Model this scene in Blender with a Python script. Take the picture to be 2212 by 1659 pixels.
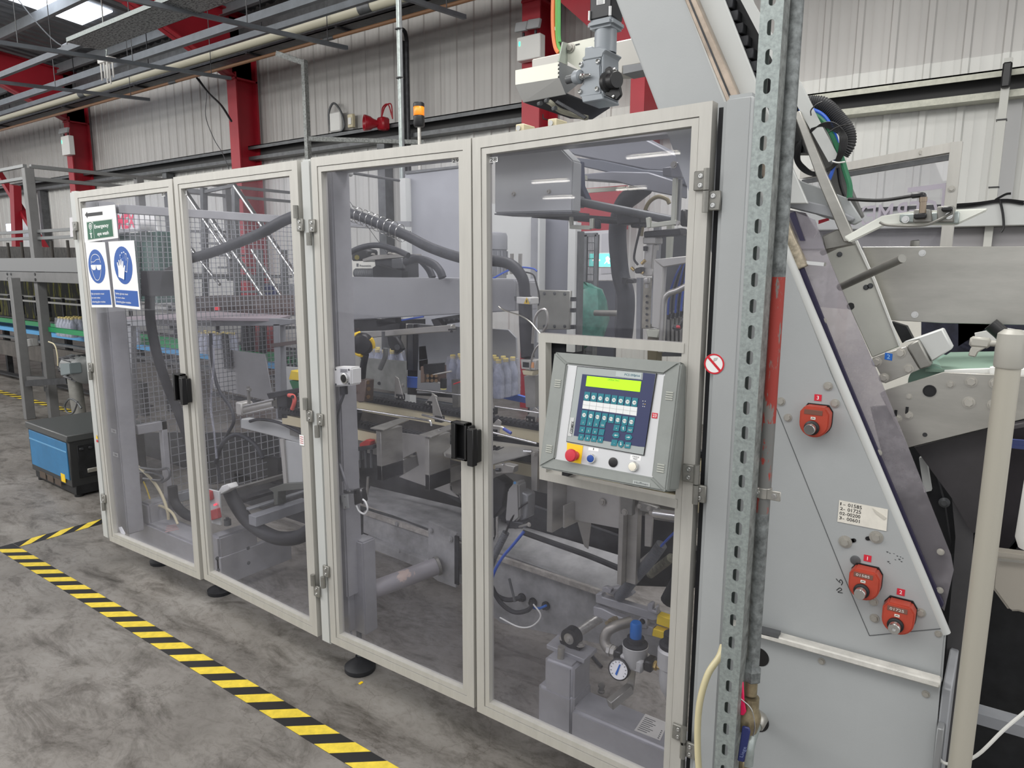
import bpy, math, random, bmesh
from mathutils import Vector, Matrix
random.seed(7)
S = bpy.context.scene
for _o in list(bpy.data.objects): bpy.data.objects.remove(_o)
COL = S.collection
# ---------------------------------------------------------------- camera
CX, CD, CH, YAW, PIT, ROL, FPX = 1.319, 1.618, 1.640, .626, .1673, .0036, 1515.
CAMP = Vector((CX, -CD, CH))
_f = Vector((-math.sin(YAW)*math.cos(PIT), math.cos(YAW)*math.cos(PIT), -math.sin(PIT)))
_r = Vector((math.cos(YAW), math.sin(YAW), 0)); _u = _r.cross(_f)
_c, _s = math.cos(ROL), math.sin(ROL)
_r, _u = _c*_r + _s*_u, -_s*_r + _c*_u
cd = bpy.data.cameras.new('camera'); cam = bpy.data.objects.new('camera', cd); COL.objects.link(cam)
cam.matrix_world = Matrix(((_r.x,_u.x,-_f.x,CAMP.x),(_r.y,_u.y,-_f.y,CAMP.y),(_r.z,_u.z,-_f.z,CAMP.z),(0,0,0,1)))
cd.sensor_fit = 'HORIZONTAL'; cd.sensor_width = 36.; cd.lens = 36.*FPX/2212.; cd.clip_start = .02; cd.clip_end = 200
S.camera = cam
# ---------------------------------------------------------------- light, exposure
S.view_settings.view_transform = 'Standard'; S.view_settings.look = 'None'
S.view_settings.gamma = 1; S.view_settings.use_curve_mapping = False
S.view_settings.exposure = .25
W = bpy.data.worlds.new('world'); S.world = W; W.use_nodes = True
W.node_tree.nodes['Background'].inputs[0].default_value = (.975, .985, 1, 1)
W.node_tree.nodes['Background'].inputs[1].default_value = .80
def area(name, loc, sx, sy, power, tgt=None, col=(1, .985, .95)):
    l = bpy.data.lights.new(name, 'AREA'); l.shape = 'RECTANGLE'; l.size = sx; l.size_y = sy; l.energy = power; l.color = col
    o = bpy.data.objects.new(name, l); COL.objects.link(o); o.location = loc
    if tgt is not None:
        o.rotation_euler = (Vector(tgt)-Vector(loc)).to_track_quat('-Z', 'Y').to_euler()
    return o
area('fill_area_near', (.5, -2.8, 4.9), 8, 1.5, 170, (-.3, .6, .8))  # unseen area lamps from here down, added as soft fill
area('fill_area_far', (-8, -3.4, 5.0), 10, 2, 300, (-8, 2.5, .5))
area('fill_area_inner', (-.2, 1.3, 4.9), 3.5, 1.2, 150, (-.4, .8, 0))  # added to brighten the machine interior; no fixture hangs here
area('fill_area_left', (-15, -3, 4.9), 9, 2, 200, (-13, 4, 1.5))
area('fill_area_aisle', (4.5, 1.0, 4.9), 2, 6, 70, (1.5, 2, 1))
# ---------------------------------------------------------------- picking real points: a ray of the camera met with a world plane
def ray(px, py): return _f*FPX + _r*(px-1106) + _u*(829.5-py)
def Y(px, py, y): d = ray(px, py); return CAMP + d*((y-CAMP.y)/d.y)
def X(px, py, x): d = ray(px, py); return CAMP + d*((x-CAMP.x)/d.x)
def Z(px, py, z): d = ray(px, py); return CAMP + d*((z-CAMP.z)/d.z)
def V(*a): return Vector(a)
# ---------------------------------------------------------------- materials
def lin(c):
    o = []
    for v in c:
        v = v/255.; o.append(v/12.92 if v <= .04045 else ((v+.055)/1.055)**2.4)
    return (*o, 1)
MATS = {}
def mat(name, col, rough=.5, metal=0., var=.0, vscale=6., bump=0., bscale=60., stretch=(1,1,1), col2=None, thr=None, emit=0, spec=.5, obj=True):
    if name in MATS: return MATS[name]
    m = bpy.data.materials.new(name); m.use_nodes = True; nt = m.node_tree; b = nt.nodes['Principled BSDF']
    b.inputs['Base Color'].default_value = lin(col); b.inputs['Roughness'].default_value = rough; b.inputs['Metallic'].default_value = metal
    b.inputs['Specular IOR Level'].default_value = spec
    if emit: b.inputs['Emission Color'].default_value = lin(col); b.inputs['Emission Strength'].default_value = emit
    tc = nt.nodes.new('ShaderNodeNewGeometry'); mp = nt.nodes.new('ShaderNodeMapping'); mp.inputs['Scale'].default_value = stretch
    nt.links.new(tc.outputs['Position'], mp.inputs['Vector'])
    if var or col2:
        n = nt.nodes.new('ShaderNodeTexNoise'); n.inputs['Scale'].default_value = vscale; n.inputs['Detail'].default_value = 6; n.inputs['Roughness'].default_value = .65
        nt.links.new(mp.outputs[0], n.inputs['Vector'])
        r = nt.nodes.new('ShaderNodeValToRGB')
        if col2:
            lo, hi = thr or (.45, .6)
            r.color_ramp.elements[0].position = lo; r.color_ramp.elements[1].position = hi
            r.color_ramp.elements[0].color = lin(col); r.color_ramp.elements[1].color = lin(col2)
        else:
            c1 = lin([max(0, v*(1-var)) for v in col]); c2 = lin([min(255, v*(1+var)) for v in col])
            r.color_ramp.elements[0].position = .3; r.color_ramp.elements[1].position = .7
            r.color_ramp.elements[0].color = c1; r.color_ramp.elements[1].color = c2
        nt.links.new(n.outputs['Fac'], r.inputs[0]); nt.links.new(r.outputs[0], b.inputs['Base Color'])
    if bump:
        n2 = nt.nodes.new('ShaderNodeTexNoise'); n2.inputs['Scale'].default_value = bscale; n2.inputs['Detail'].default_value = 3
        nt.links.new(mp.outputs[0], n2.inputs['Vector'])
        bu = nt.nodes.new('ShaderNodeBump'); bu.inputs['Strength'].default_value = bump; bu.inputs['Distance'].default_value = .003
        nt.links.new(n2.outputs['Fac'], bu.inputs['Height']); nt.links.new(bu.outputs[0], b.inputs['Normal'])
    MATS[name] = m; return m
def glassmat(name, tint=(246, 246, 249), haze=.022, hz=(190, 190, 200), gl=.0, scale=2.2):
    m = bpy.data.materials.new(name); m.use_nodes = True; nt = m.node_tree; nt.nodes.clear()
    N = nt.nodes.new; L = nt.links.new
    out = N('ShaderNodeOutputMaterial'); tr = N('ShaderNodeBsdfTransparent'); tr.inputs[0].default_value = lin(tint)
    gs = N('ShaderNodeBsdfGlossy'); gs.inputs['Roughness'].default_value = .015; gs.inputs[0].default_value = (.9, .9, .9, 1)
    df = N('ShaderNodeBsdfDiffuse'); df.inputs[0].default_value = lin(hz)
    lw = N('ShaderNodeLayerWeight'); lw.inputs[0].default_value = .5
    pw = N('ShaderNodeMath'); pw.operation = 'POWER'; pw.inputs[1].default_value = 5; L(lw.outputs['Facing'], pw.inputs[0])
    fr = N('ShaderNodeMath'); fr.operation = 'MULTIPLY_ADD'; fr.inputs[1].default_value = .55; fr.inputs[2].default_value = .022; L(pw.outputs[0], fr.inputs[0])
    geo = N('ShaderNodeNewGeometry'); n1 = N('ShaderNodeTexNoise'); n1.inputs['Scale'].default_value = scale; n1.inputs['Detail'].default_value = 7; n1.inputs['Roughness'].default_value = .7
    n3 = N('ShaderNodeTexNoise'); n3.inputs['Scale'].default_value = 1.6; n3.inputs['Detail'].default_value = 1
    L(geo.outputs['Position'], n3.inputs['Vector'])
    bu = N('ShaderNodeBump'); bu.inputs['Strength'].default_value = .07; bu.inputs['Distance'].default_value = .02; L(n3.outputs['Fac'], bu.inputs['Height']); L(bu.outputs[0], gs.inputs['Normal'])
    L(geo.outputs['Position'], n1.inputs['Vector'])
    mr = N('ShaderNodeMapRange'); mr.inputs[1].default_value = .42; mr.inputs[2].default_value = .8; mr.inputs[3].default_value = haze*.6; mr.inputs[4].default_value = haze*3.2
    L(n1.outputs['Fac'], mr.inputs[0])
    m1 = N('ShaderNodeMixShader'); m2 = N('ShaderNodeMixShader')
    L(mr.outputs[0], m1.inputs[0]); L(tr.outputs[0], m1.inputs[1]); L(df.outputs[0], m1.inputs[2])
    L(fr.outputs[0], m2.inputs[0]); L(m1.outputs[0], m2.inputs[1]); L(gs.outputs[0], m2.inputs[2]); L(m2.outputs[0], out.inputs[0])
    MATS[name] = m; return m
# ---------------------------------------------------------------- mesh builder
class MB:
    def __init__(s): s.v = []; s.f = []
    def add(s, vs, fs):
        k = len(s.v); s.v += [Vector(v) for v in vs]; s.f += [tuple(i+k for i in f) for f in fs]; return s
    def prism(s, pts, vec):
        n = len(pts); vec = Vector(vec); a = [Vector(p) for p in pts]
        nm = Vector((0,0,0))
        for i in range(n): nm += (a[i]-a[0]).cross(a[(i+1) % n]-a[0])
        if nm.dot(vec) > 0: a.reverse()
        vs = a + [p+vec for p in a]
        return s.add(vs, [tuple(range(n)), tuple(range(2*n-1, n-1, -1))] + [((i+1) % n, i, n+i, n+(i+1) % n) for i in range(n)])
    def box(s, a, b):
        x0, x1 = sorted((a[0], b[0])); y0, y1 = sorted((a[1], b[1])); z0, z1 = sorted((a[2], b[2]))
        return s.prism([(x0,y0,z0),(x1,y0,z0),(x1,y1,z0),(x0,y1,z0)], (0,0,z1-z0))
    def bar(s, p0, p1, w, h, up=(0,0,1)):
        p0 = Vector(p0); p1 = Vector(p1); d = (p1-p0).normalized(); up = Vector(up)
        if abs(d.dot(up)) > .97: up = Vector((0,1,0))
        sd = d.cross(up).normalized(); u2 = sd.cross(d).normalized()
        return s.prism([p0+sd*a*w/2+u2*b*h/2 for a, b in ((-1,-1),(1,-1),(1,1),(-1,1))], p1-p0)
    def cyl(s, p0, p1, r0, r1=None, n=16, hollow=False):
        p0 = Vector(p0); p1 = Vector(p1); r1 = r0 if r1 is None else r1; d = (p1-p0).normalized()
        a = d.orthogonal().normalized(); b = d.cross(a)
        vs = [p+(a*math.cos(2*math.pi*i/n)+b*math.sin(2*math.pi*i/n))*r for p, r in ((p0, r0), (p1, r1)) for i in range(n)]
        fs = [(i, (i+1) % n, n+(i+1) % n, n+i) for i in range(n)]
        if not hollow: fs += [tuple(range(n-1, -1, -1)), tuple(range(n, 2*n))]
        return s.add(vs, fs)
    def lathe(s, o, ax, prof, n=20):          # prof: (radius, height) pairs
        o = Vector(o); d = Vector(ax).normalized(); a = d.orthogonal().normalized(); b = d.cross(a); vs = []; fs = []
        for r, h in prof:
            for i in range(n): vs.append(o+d*h+(a*math.cos(2*math.pi*i/n)+b*math.sin(2*math.pi*i/n))*max(r, 1e-5))
        m = len(prof)
        for j in range(m-1):
            for i in range(n): fs.append((j*n+i, j*n+(i+1) % n, (j+1)*n+(i+1) % n, (j+1)*n+i))
        fs += [tuple(range(n-1, -1, -1)), tuple(range((m-1)*n, m*n))]
        return s.add(vs, fs)
    def tube(s, pts, r, n=8, smooth=4, rr=None):
        P = [Vector(p) for p in pts]
        if smooth and len(P) > 2:
            Q = []
            E = [P[0]*2-P[1]]+P+[P[-1]*2-P[-2]]
            for i in range(1, len(E)-2):
                for k in range(smooth):
                    t = k/smooth; a, b, c, d = E[i-1:i+3]
                    Q.append(.5*((2*b)+(c-a)*t+(2*a-5*b+4*c-d)*t*t+(3*b-a-3*c+d)*t**3))
            P = Q+[P[-1]]
        vs = []; fs = []; up = None
        for i, p in enumerate(P):
            d = (P[min(i+1, len(P)-1)]-P[max(i-1, 0)]).normalized()
            if up is None: up = d.orthogonal().normalized()
            up = (up-d*up.dot(d)).normalized(); b = d.cross(up)
            q = r if rr is None else rr(i, len(P))
            vs += [p+(up*math.cos(2*math.pi*k/n)+b*math.sin(2*math.pi*k/n))*q for k in range(n)]
        for i in range(len(P)-1):
            for k in range(n): fs.append((i*n+k, i*n+(k+1) % n, (i+1)*n+(k+1) % n, (i+1)*n+k))
        fs += [tuple(range(n-1, -1, -1)), tuple(range((len(P)-1)*n, len(P)*n))]
        return s.add(vs, fs)
    def build(s, name, m, parent=None, bev=0, seg=1, flat=False):
        me = bpy.data.meshes.new(name)
        off = Vector((0,0,0)); q = parent
        while q is not None: off += q.location; q = q.parent
        me.from_pydata([tuple(v-off) for v in s.v], [], s.f); me.materials.append(m)
        if bev:
            bm = bmesh.new(); bm.from_mesh(me)
            es = [e for e in bm.edges if len(e.link_faces) == 2 and e.calc_face_angle(0) > .6]
            bmesh.ops.bevel(bm, geom=es, offset=bev, segments=seg, affect='EDGES', clamp_overlap=True)
            bm.to_mesh(me); bm.free()
        if not flat:
            me.polygons.foreach_set('use_smooth', [True]*len(me.polygons)); me.set_sharp_from_angle(angle=math.radians(38))
        me.validate(); me.update()
        o = bpy.data.objects.new(name, me); COL.objects.link(o)
        if parent: o.parent = parent
        return o
def smooth_path(pts, k=6):
    P = [Vector(p) for p in pts]; E = [P[0]*2-P[1]]+P+[P[-1]*2-P[-2]]; Q = []
    for i in range(1, len(E)-2):
        for j in range(k):
            t = j/k; a, b, c, d = E[i-1:i+3]
            Q.append(.5*((2*b)+(c-a)*t+(2*a-5*b+4*c-d)*t*t+(3*b-a-3*c+d)*t**3))
    return Q+[P[-1]]
def rescale(root, c, s):
    for o in root.children:
        for v in o.data.vertices: v.co = c+(v.co-c)*s
ROOTS = []
def thing(name, label, cat, group=None):
    o = bpy.data.objects.new(name, None); COL.objects.link(o); o.empty_display_size = .1
    o['label'] = label; o['category'] = cat
    if group: o['group'] = group
    ROOTS.append(o); return o
SOLO = []
def tag(o, label, cat, group=None, kind=None):
    o['label'] = label; o['category'] = cat
    if group: o['group'] = group
    if kind: o['kind'] = kind
    SOLO.append(o); return o
def struct(o, label, cat='structure'):
    o['kind'] = 'structure'; o['label'] = label; o['category'] = cat; SOLO.append(o); return o
def lab(o, l): o['label'] = l; return o
# short forms
def ply(name, y, pts, th, m, parent=None, bev=0, seg=1):     # outline on the plane y, thickness th along +y
    return MB().prism([Y(a, b, y) for a, b in pts], (0, th, 0)).build(name, m, parent, bev, seg)
def plx(name, x, pts, th, m, parent=None, bev=0, seg=1):
    return MB().prism([X(a, b, x) for a, b in pts], (th, 0, 0)).build(name, m, parent, bev, seg)
def plz(name, z, pts, th, m, parent=None, bev=0, seg=1):
    return MB().prism([Z(a, b, z) for a, b in pts], (0, 0, th)).build(name, m, parent, bev, seg)
def box(name, a, b, m, parent=None, bev=0, seg=1): return MB().box(a, b).build(name, m, parent, bev, seg)
def tubo(name, pts, r, m, parent=None, n=8, smooth=5): return MB().tube(pts, r, n, smooth).build(name, m, parent)
def bolt(p, ax, r, m, parent, name='bolt', washer=True, h=None, hexa=True):
    p = Vector(p); ax = Vector(ax).normalized(); mb = MB(); h = h or r*.8
    if washer: mb.cyl(p, p+ax*r*.25, r*1.35, n=14)
    mb.cyl(p+ax*r*.2, p+ax*(h), r, r*.92, n=6 if hexa else 14)
    return mb.build(name, m, parent)
def capscrew(p, ax, r, m, dark, parent):
    p = Vector(p); ax = Vector(ax).normalized()
    o = MB().lathe(p, ax, [(r, 0), (r, r*.7), (r*.85, r*.85), (r*.5, r*.85), (r*.5, r*.45)], 12).build('screw', m, parent)
    return o
_tc = {}
def textgeo(st, bold=.012):
    if (st, bold) in _tc: return _tc[(st, bold)]
    cu = bpy.data.curves.new('t', 'FONT'); cu.body = st; cu.size = 1; cu.resolution_u = 2; cu.offset = bold
    o = bpy.data.objects.new('t', cu); COL.objects.link(o); bpy.context.view_layer.update()
    me = bpy.data.meshes.new_from_object(o.evaluated_get(bpy.context.evaluated_depsgraph_get()))
    g = ([v.co.copy() for v in me.vertices], [tuple(p.vertices) for p in me.polygons])
    bpy.data.objects.remove(o); bpy.data.curves.remove(cu); bpy.data.meshes.remove(me)
    _tc[(st, bold)] = g; return g
class Plate:                                     # a flat plate given by four corners: u to the right 0..1, v up 0..1
    def __init__(s, tl, tr, br, bl, out=None):
        s.c = [Vector(p) for p in (tl, tr, br, bl)]
        n = (s.c[1]-s.c[0]).cross(s.c[3]-s.c[0]).normalized()
        if out is not None and n.dot(Vector(out)) < 0: n = -n
        s.n = n; s.w = (s.c[1]-s.c[0]).length; s.h = (s.c[3]-s.c[0]).length
    def p(s, u, v, h=0):
        t = s.c[0].lerp(s.c[1], u); b = s.c[3].lerp(s.c[2], u); return b.lerp(t, v)+s.n*h
    def poly(s, name, uv, m, parent, h=.0, th=.0006, bev=0):
        return MB().prism([s.p(u, v, h) for u, v in uv], s.n*th).build(name, m, parent, bev)
    def rect(s, name, u0, v0, u1, v1, m, parent, h=0, th=.0006, bev=0):
        return s.poly(name, [(u0,v0),(u1,v0),(u1,v1),(u0,v1)], m, parent, h, th, bev)
    def disc(s, name, u, v, r, m, parent, h=0, th=.0006, n=28, ring=0, a0=0, a1=1, bev=0):
        rx, ry = r/s.w, r/s.h
        if not ring: return s.poly(name, [(u+rx*math.cos(6.2832*i/n), v+ry*math.sin(6.2832*i/n)) for i in range(n)], m, parent, h, th, bev)
        mb = MB()
        for i in range(n):
            t0 = 6.2832*(a0+(a1-a0)*i/n); t1 = 6.2832*(a0+(a1-a0)*(i+1)/n); q = []
            for t, k in ((t0, 1), (t1, 1), (t1, ring), (t0, ring)): q.append(s.p(u+rx*k*math.cos(t), v+ry*k*math.sin(t), h))
            mb.prism(q, s.n*th)
        return mb.build(name, m, parent)
    def text(s, st, u, v, hgt, m, parent, h=.0008, wid=None, align='l', name='lettering', rot=0, mirror=False, bold=.012):
        vs, fs = textgeo(st, bold)
        if not vs: return
        x0 = min(a.x for a in vs); x1 = max(a.x for a in vs); k = hgt/.7; kx = k if wid is None else wid/(x1-x0)
        w = (x1-x0)*kx; ox = 0 if align == 'l' else (-w/2 if align == 'c' else -w)
        mb = MB(); q = []
        for a in vs:
            X_ = (a.x-x0)*kx+ox; Y_ = a.y*k
            if mirror: X_ = -X_
            if rot: X_, Y_ = X_*math.cos(rot)-Y_*math.sin(rot), X_*math.sin(rot)+Y_*math.cos(rot)
            q.append(s.p(u+X_/s.w, v+Y_/s.h, h))
        mb.add(q, fs); return mb.build(name, m, parent, flat=True)
def stroke(P, name, pts, w, m, par, h=.0014):
    Q = smooth_path([P.p(u, v, h) for u, v in pts], 5); mb = MB()
    for a, b in zip(Q, Q[1:]):
        if (b-a).length > 1e-6: mb.bar(a, b+(b-a)*.15, w, .0004, up=P.n)
    return mb.build(name, m, par, flat=True)
def copy_tree(o, parent=None):
    c = o.copy(); COL.objects.link(c); c.parent = parent
    for ch in list(o.children): copy_tree(ch, c)
    if parent is None: (ROOTS if o.type == 'EMPTY' else SOLO).append(c)
    return c
# ---------------------------------------------------------------- palette
ALU = mat('anodised_aluminium', (189, 187, 181), .42, .25, var=.03, vscale=4, stretch=(8, 8, 1))
ALUD = mat('aluminium_side', (150, 152, 154), .45, .4)
PAINT = mat('grey_machine_paint', (164, 167, 168), .42, 0, var=.02, vscale=3, bump=.05, bscale=300)
PAINTL = mat('light_grey_paint', (188, 190, 188), .45, 0, var=.02, vscale=3)
PAINTD = mat('mid_grey_paint', (140, 142, 146), .5, 0, var=.06, vscale=5)
BASEG = mat('silver_grey_paint', (160, 160, 163), .4, .15, var=.06, vscale=6)
DIRTY = mat('dusty_grey_paint', (142, 142, 142), .6, 0, var=.18, vscale=7)
STEEL = mat('stainless_steel', (176, 174, 168), .34, .75, var=.06, vscale=5, stretch=(1, 1, 4))
STEELD = mat('dull_stainless', (140, 139, 134), .45, .6, var=.1, vscale=9)
CHROME = mat('bright_steel', (205, 205, 203), .2, .95)
GALV = mat('galvanised_steel', (158, 166, 164), .42, .55, var=.1, vscale=40)
GALVD = mat('weathered_galvanised', (128, 131, 129), .55, .4, var=.25, vscale=45, bump=.3, bscale=90)
ZINC = mat('dark_zinc', (96, 98, 100), .5, .45, var=.12, vscale=10)
RED = mat('red_steel_paint', (160, 26, 42), .45, 0, var=.05, vscale=2)
REDB = mat('bright_red', (205, 32, 48), .4)
BLACK = mat('black_plastic', (22, 22, 24), .4)
RUB = mat('black_rubber', (34, 35, 39), .6, var=.12, vscale=20)
HOSE = mat('grey_hose_jacket', (46, 48, 54), .6, var=.15, vscale=25, bump=.3, bscale=120)
DARK = mat('dark_machine_steel', (52, 53, 56), .5, .4, var=.3, vscale=14)
DARK2 = mat('oily_black_steel', (30, 31, 33), .5, .3, var=.3, vscale=14)
WHITE = mat('white_plastic', (226, 226, 222), .45)
WHITEB = mat('white_print', (240, 240, 240), .5)
CREAM = mat('cream_plastic', (206, 196, 164), .45, var=.04)
BLUEP = mat('blue_plastic', (30, 100, 190), .4)
YEL = mat('yellow_paint', (236, 204, 60), .5, var=.05, vscale=12)
YELV = mat('signal_yellow', (240, 200, 30), .5)
GREEN = mat('green_guide_rail', (30, 130, 80), .45)
GREEND = mat('dark_green_steel', (34, 72, 64), .5, .1, var=.1)
BLUEB = mat('blue_powder_coat', (44, 112, 158), .5, var=.06)
ORANGE = mat('orange_plastic', (172, 66, 48), .45, var=.05, vscale=20)
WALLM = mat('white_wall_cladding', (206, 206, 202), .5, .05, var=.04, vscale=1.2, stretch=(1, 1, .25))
WALLU = mat('dim_wall_cladding', (180, 178, 175), .5, .05, var=.04, vscale=1.2, stretch=(1, 1, .25))  # same cladding coloured darker, as the wall below the rail is better lit
ROOFM = mat('grey_roof_sheet', (128, 130, 134), .6, .1, var=.06)
PANE = glassmat('clear_polycarbonate')
PANE2 = glassmat('grey_polycarbonate', (240, 238, 242), .42, (160, 156, 161))
FILM = glassmat('clear_film', (240, 240, 246), .14, (225, 228, 236), scale=30)
def floormat():
    m = bpy.data.materials.new('worn_concrete'); m.use_nodes = True; nt = m.node_tree; N = nt.nodes.new; L = nt.links.new; b = nt.nodes['Principled BSDF']
    g = N('ShaderNodeNewGeometry')
    def noise(sc, det=8, st=(1,1,1), dis=0, rough=.65):
        mp = N('ShaderNodeMapping'); mp.inputs['Scale'].default_value = st; L(g.outputs['Position'], mp.inputs['Vector'])
        n = N('ShaderNodeTexNoise'); n.inputs['Scale'].default_value = sc; n.inputs['Detail'].default_value = det; n.inputs['Roughness'].default_value = rough; n.inputs['Distortion'].default_value = dis
        L(mp.outputs[0], n.inputs['Vector']); return n
    def ramp(n, stops):
        r = N('ShaderNodeValToRGB'); e = r.color_ramp.elements
        while len(e) < len(stops): e.new(.5)
        for i, (p, c) in enumerate(stops): e[i].position = p; e[i].color = lin(c)
        L(n.outputs['Fac'], r.inputs[0]); return r
    a = ramp(noise(1.3), [(.3, (112, 108, 104)), (.5, (136, 132, 128)), (.7, (158, 155, 152))])
    bl = ramp(noise(3.2, 10, (1, 2.2, 1), .6, .75), [(.32, (150, 146, 140)), (.52, (255, 255, 255)), (1, (255, 255, 255))])
    cr = ramp(noise(14, 10, (1, 1.6, 1), 1.2, .8), [(.3, (200, 196, 192)), (.5, (240, 240, 238)), (.8, (255, 255, 255))])
    v = N('ShaderNodeTexVoronoi'); v.feature = 'DISTANCE_TO_EDGE'; v.inputs['Scale'].default_value = 3.4
    nn = noise(5, 5); mx = N('ShaderNodeMix'); mx.data_type = 'VECTOR'; mx.inputs[0].default_value = .16
    L(g.outputs['Position'], mx.inputs[4]); L(nn.outputs['Color'], mx.inputs[5]); L(mx.outputs[1], v.inputs['Vector'])
    vr = N('ShaderNodeValToRGB'); vr.color_ramp.elements[0].position = .0; vr.color_ramp.elements[1].position = .008
    vr.color_ramp.elements[0].color = lin((222, 220, 218)); vr.color_ramp.elements[1].color = (1,1,1,1); L(v.outputs[0], vr.inputs[0])
    prev = a.outputs[0]
    for x in (bl, cr, vr):
        mm = N('ShaderNodeMix'); mm.data_type = 'RGBA'; mm.blend_type = 'MULTIPLY'; mm.inputs[0].default_value = 1
        L(prev, mm.inputs[6]); L(x.outputs[0], mm.inputs[7]); prev = mm.outputs[2]
    L(prev, b.inputs['Base Color'])
    rr = N('ShaderNodeMapRange'); rr.inputs[3].default_value = .30; rr.inputs[4].default_value = .62; L(noise(2.2).outputs['Fac'], rr.inputs[0]); L(rr.outputs[0], b.inputs['Roughness'])
    return m
# ---------------------------------------------------------------- floor and its tape
struct(box('floor', (-24, -15, -.1), (7, 5.7, 0), floormat()), 'worn grey concrete floor with dark scuffs', 'floor')
def hazard_tape(label, p0, d, length, w, period, first, skew, grp):
    t = thing('hazard_tape', label, 'tape', grp); d = Vector(d); nrm = Vector((-d.y, d.x, 0)); p0 = Vector(p0)
    MB().prism([p0, p0+d*length, p0+d*length+nrm*w, p0+nrm*w], (0, 0, .0012)).build('black_backing', mat('black_tape', (30, 30, 31), .5), t)
    k = 0; s0 = first; tm = mat('yellow_tape', (226, 200, 66), .5, var=.07, vscale=30); base = None
    while s0+period*.5+abs(skew)*w < length:
        a = p0+d*max(s0, 0); e = p0+d*(s0+period*.5); z = V(0, 0, .0012)
        MB().prism([a+z, e+z, e+d*skew*w+nrm*w+z, p0+d*(s0+skew*w)+nrm*w+z], (0, 0, .0008)).build('yellow_stripe', tm, t); s0 += period
    return t
hazard_tape('yellow and black striped floor tape running along the front of the machine', (-3.40, -.243, 0), (1, 0, 0), 3.9, .09, .1585, .03, 1.2, 'floor tape')
hazard_tape('short yellow and black striped floor tape turning back at the far corner', (-3.31, -.15, 0), (0, 1, 0), 1.2, .09, .16, -.02, 1.3, 'floor tape')
hazard_tape('faded yellow floor tape far back under the left conveyor', (-10.2, 1.7, 0), (1, 0, 0), 4.2, .09, .22, .0, 1.2, 'floor tape')
# ---------------------------------------------------------------- back wall
WY = 5.4
def cladding(name, x0, x1, z0, z1, y, m, label):
    mb = MB(); per = .2695; n = int((x1-x0)/per); pr = []
    for i in range(n+1):
        b = x0+i*per; pr += [(b, 0), (b+.05, 0), (b+.058, -.003), (b+.066, 0), (b+.14, 0), (b+.148, -.003), (b+.156, 0), (b+.195, 0), (b+.207, -.016), (b+.25, -.016), (b+.262, 0)]
    vs = []; fs = []
    for i, (px, dy) in enumerate(pr): vs += [(px, y+dy, z0), (px, y+dy, z1)]
    for i in range(len(pr)-1): fs.append((2*i, 2*i+2, 2*i+3, 2*i+1))
    mb.add(vs, fs); return struct(mb.build(name, m), label, 'wall')
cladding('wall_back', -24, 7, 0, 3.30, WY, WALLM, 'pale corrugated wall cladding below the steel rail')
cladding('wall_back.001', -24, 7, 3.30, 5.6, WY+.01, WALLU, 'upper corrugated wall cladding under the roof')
def girt(name, x0, x1, zt, label, m=ZINC):
    mb = MB(); y = WY-.03
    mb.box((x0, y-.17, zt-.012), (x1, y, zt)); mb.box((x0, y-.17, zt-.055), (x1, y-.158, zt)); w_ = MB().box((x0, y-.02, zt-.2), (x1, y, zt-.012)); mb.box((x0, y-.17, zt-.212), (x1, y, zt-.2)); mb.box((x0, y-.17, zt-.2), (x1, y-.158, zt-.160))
    o = mb.build(name, m); w_.build('web', mat('recess_shade', (58, 58, 58), .7), o); return struct(o, label, 'rail')  # web coloured dark for the unlit recess of the channel
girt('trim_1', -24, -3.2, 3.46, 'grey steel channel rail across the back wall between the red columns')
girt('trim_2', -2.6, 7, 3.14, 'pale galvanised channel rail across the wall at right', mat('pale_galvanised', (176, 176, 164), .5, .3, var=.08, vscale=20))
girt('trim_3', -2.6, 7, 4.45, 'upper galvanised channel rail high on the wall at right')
for i, (px, py, z1, nm) in enumerate([(372, 390, 3.25, 'grey channel stud below the rail behind the first doors'), (838, 300, 3.25, 'grey channel stud below the rail behind the vertical conduits'), (100, 430, 3.25, 'grey channel stud below the rail at far left')]):
    p = Y(px, py, WY-.03); struct(MB().box((p.x-.07, WY-.17, 0), (p.x+.07, WY-.03, z1)).build('trim_%d' % (4+i), ZINC), nm, 'stud')
b = struct(box('trim_7', (-1.2, 5.02, 1.955), (7, WY-.03, 2.13), PAINTL, bev=.004), 'white boxed ledge along the wall at right', 'ledge')
struct(box('trim_8', (-1.2, 5.2, 1.80), (7, WY-.03, 1.952), mat('ledge_shadow_grey', (150, 148, 150), .6)), 'grey strip painting the shadow below the white wall ledge', 'trim')  # grey of this strip carries the shadow under the ledge
struct(box('trim_9', (-1.2, 5.25, 0), (7, WY-.03, 1.80), mat('dado_wall_panel', (206, 204, 196), .6, var=.02)), 'plain off-white dado panelling below the ledge', 'panel')
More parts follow.
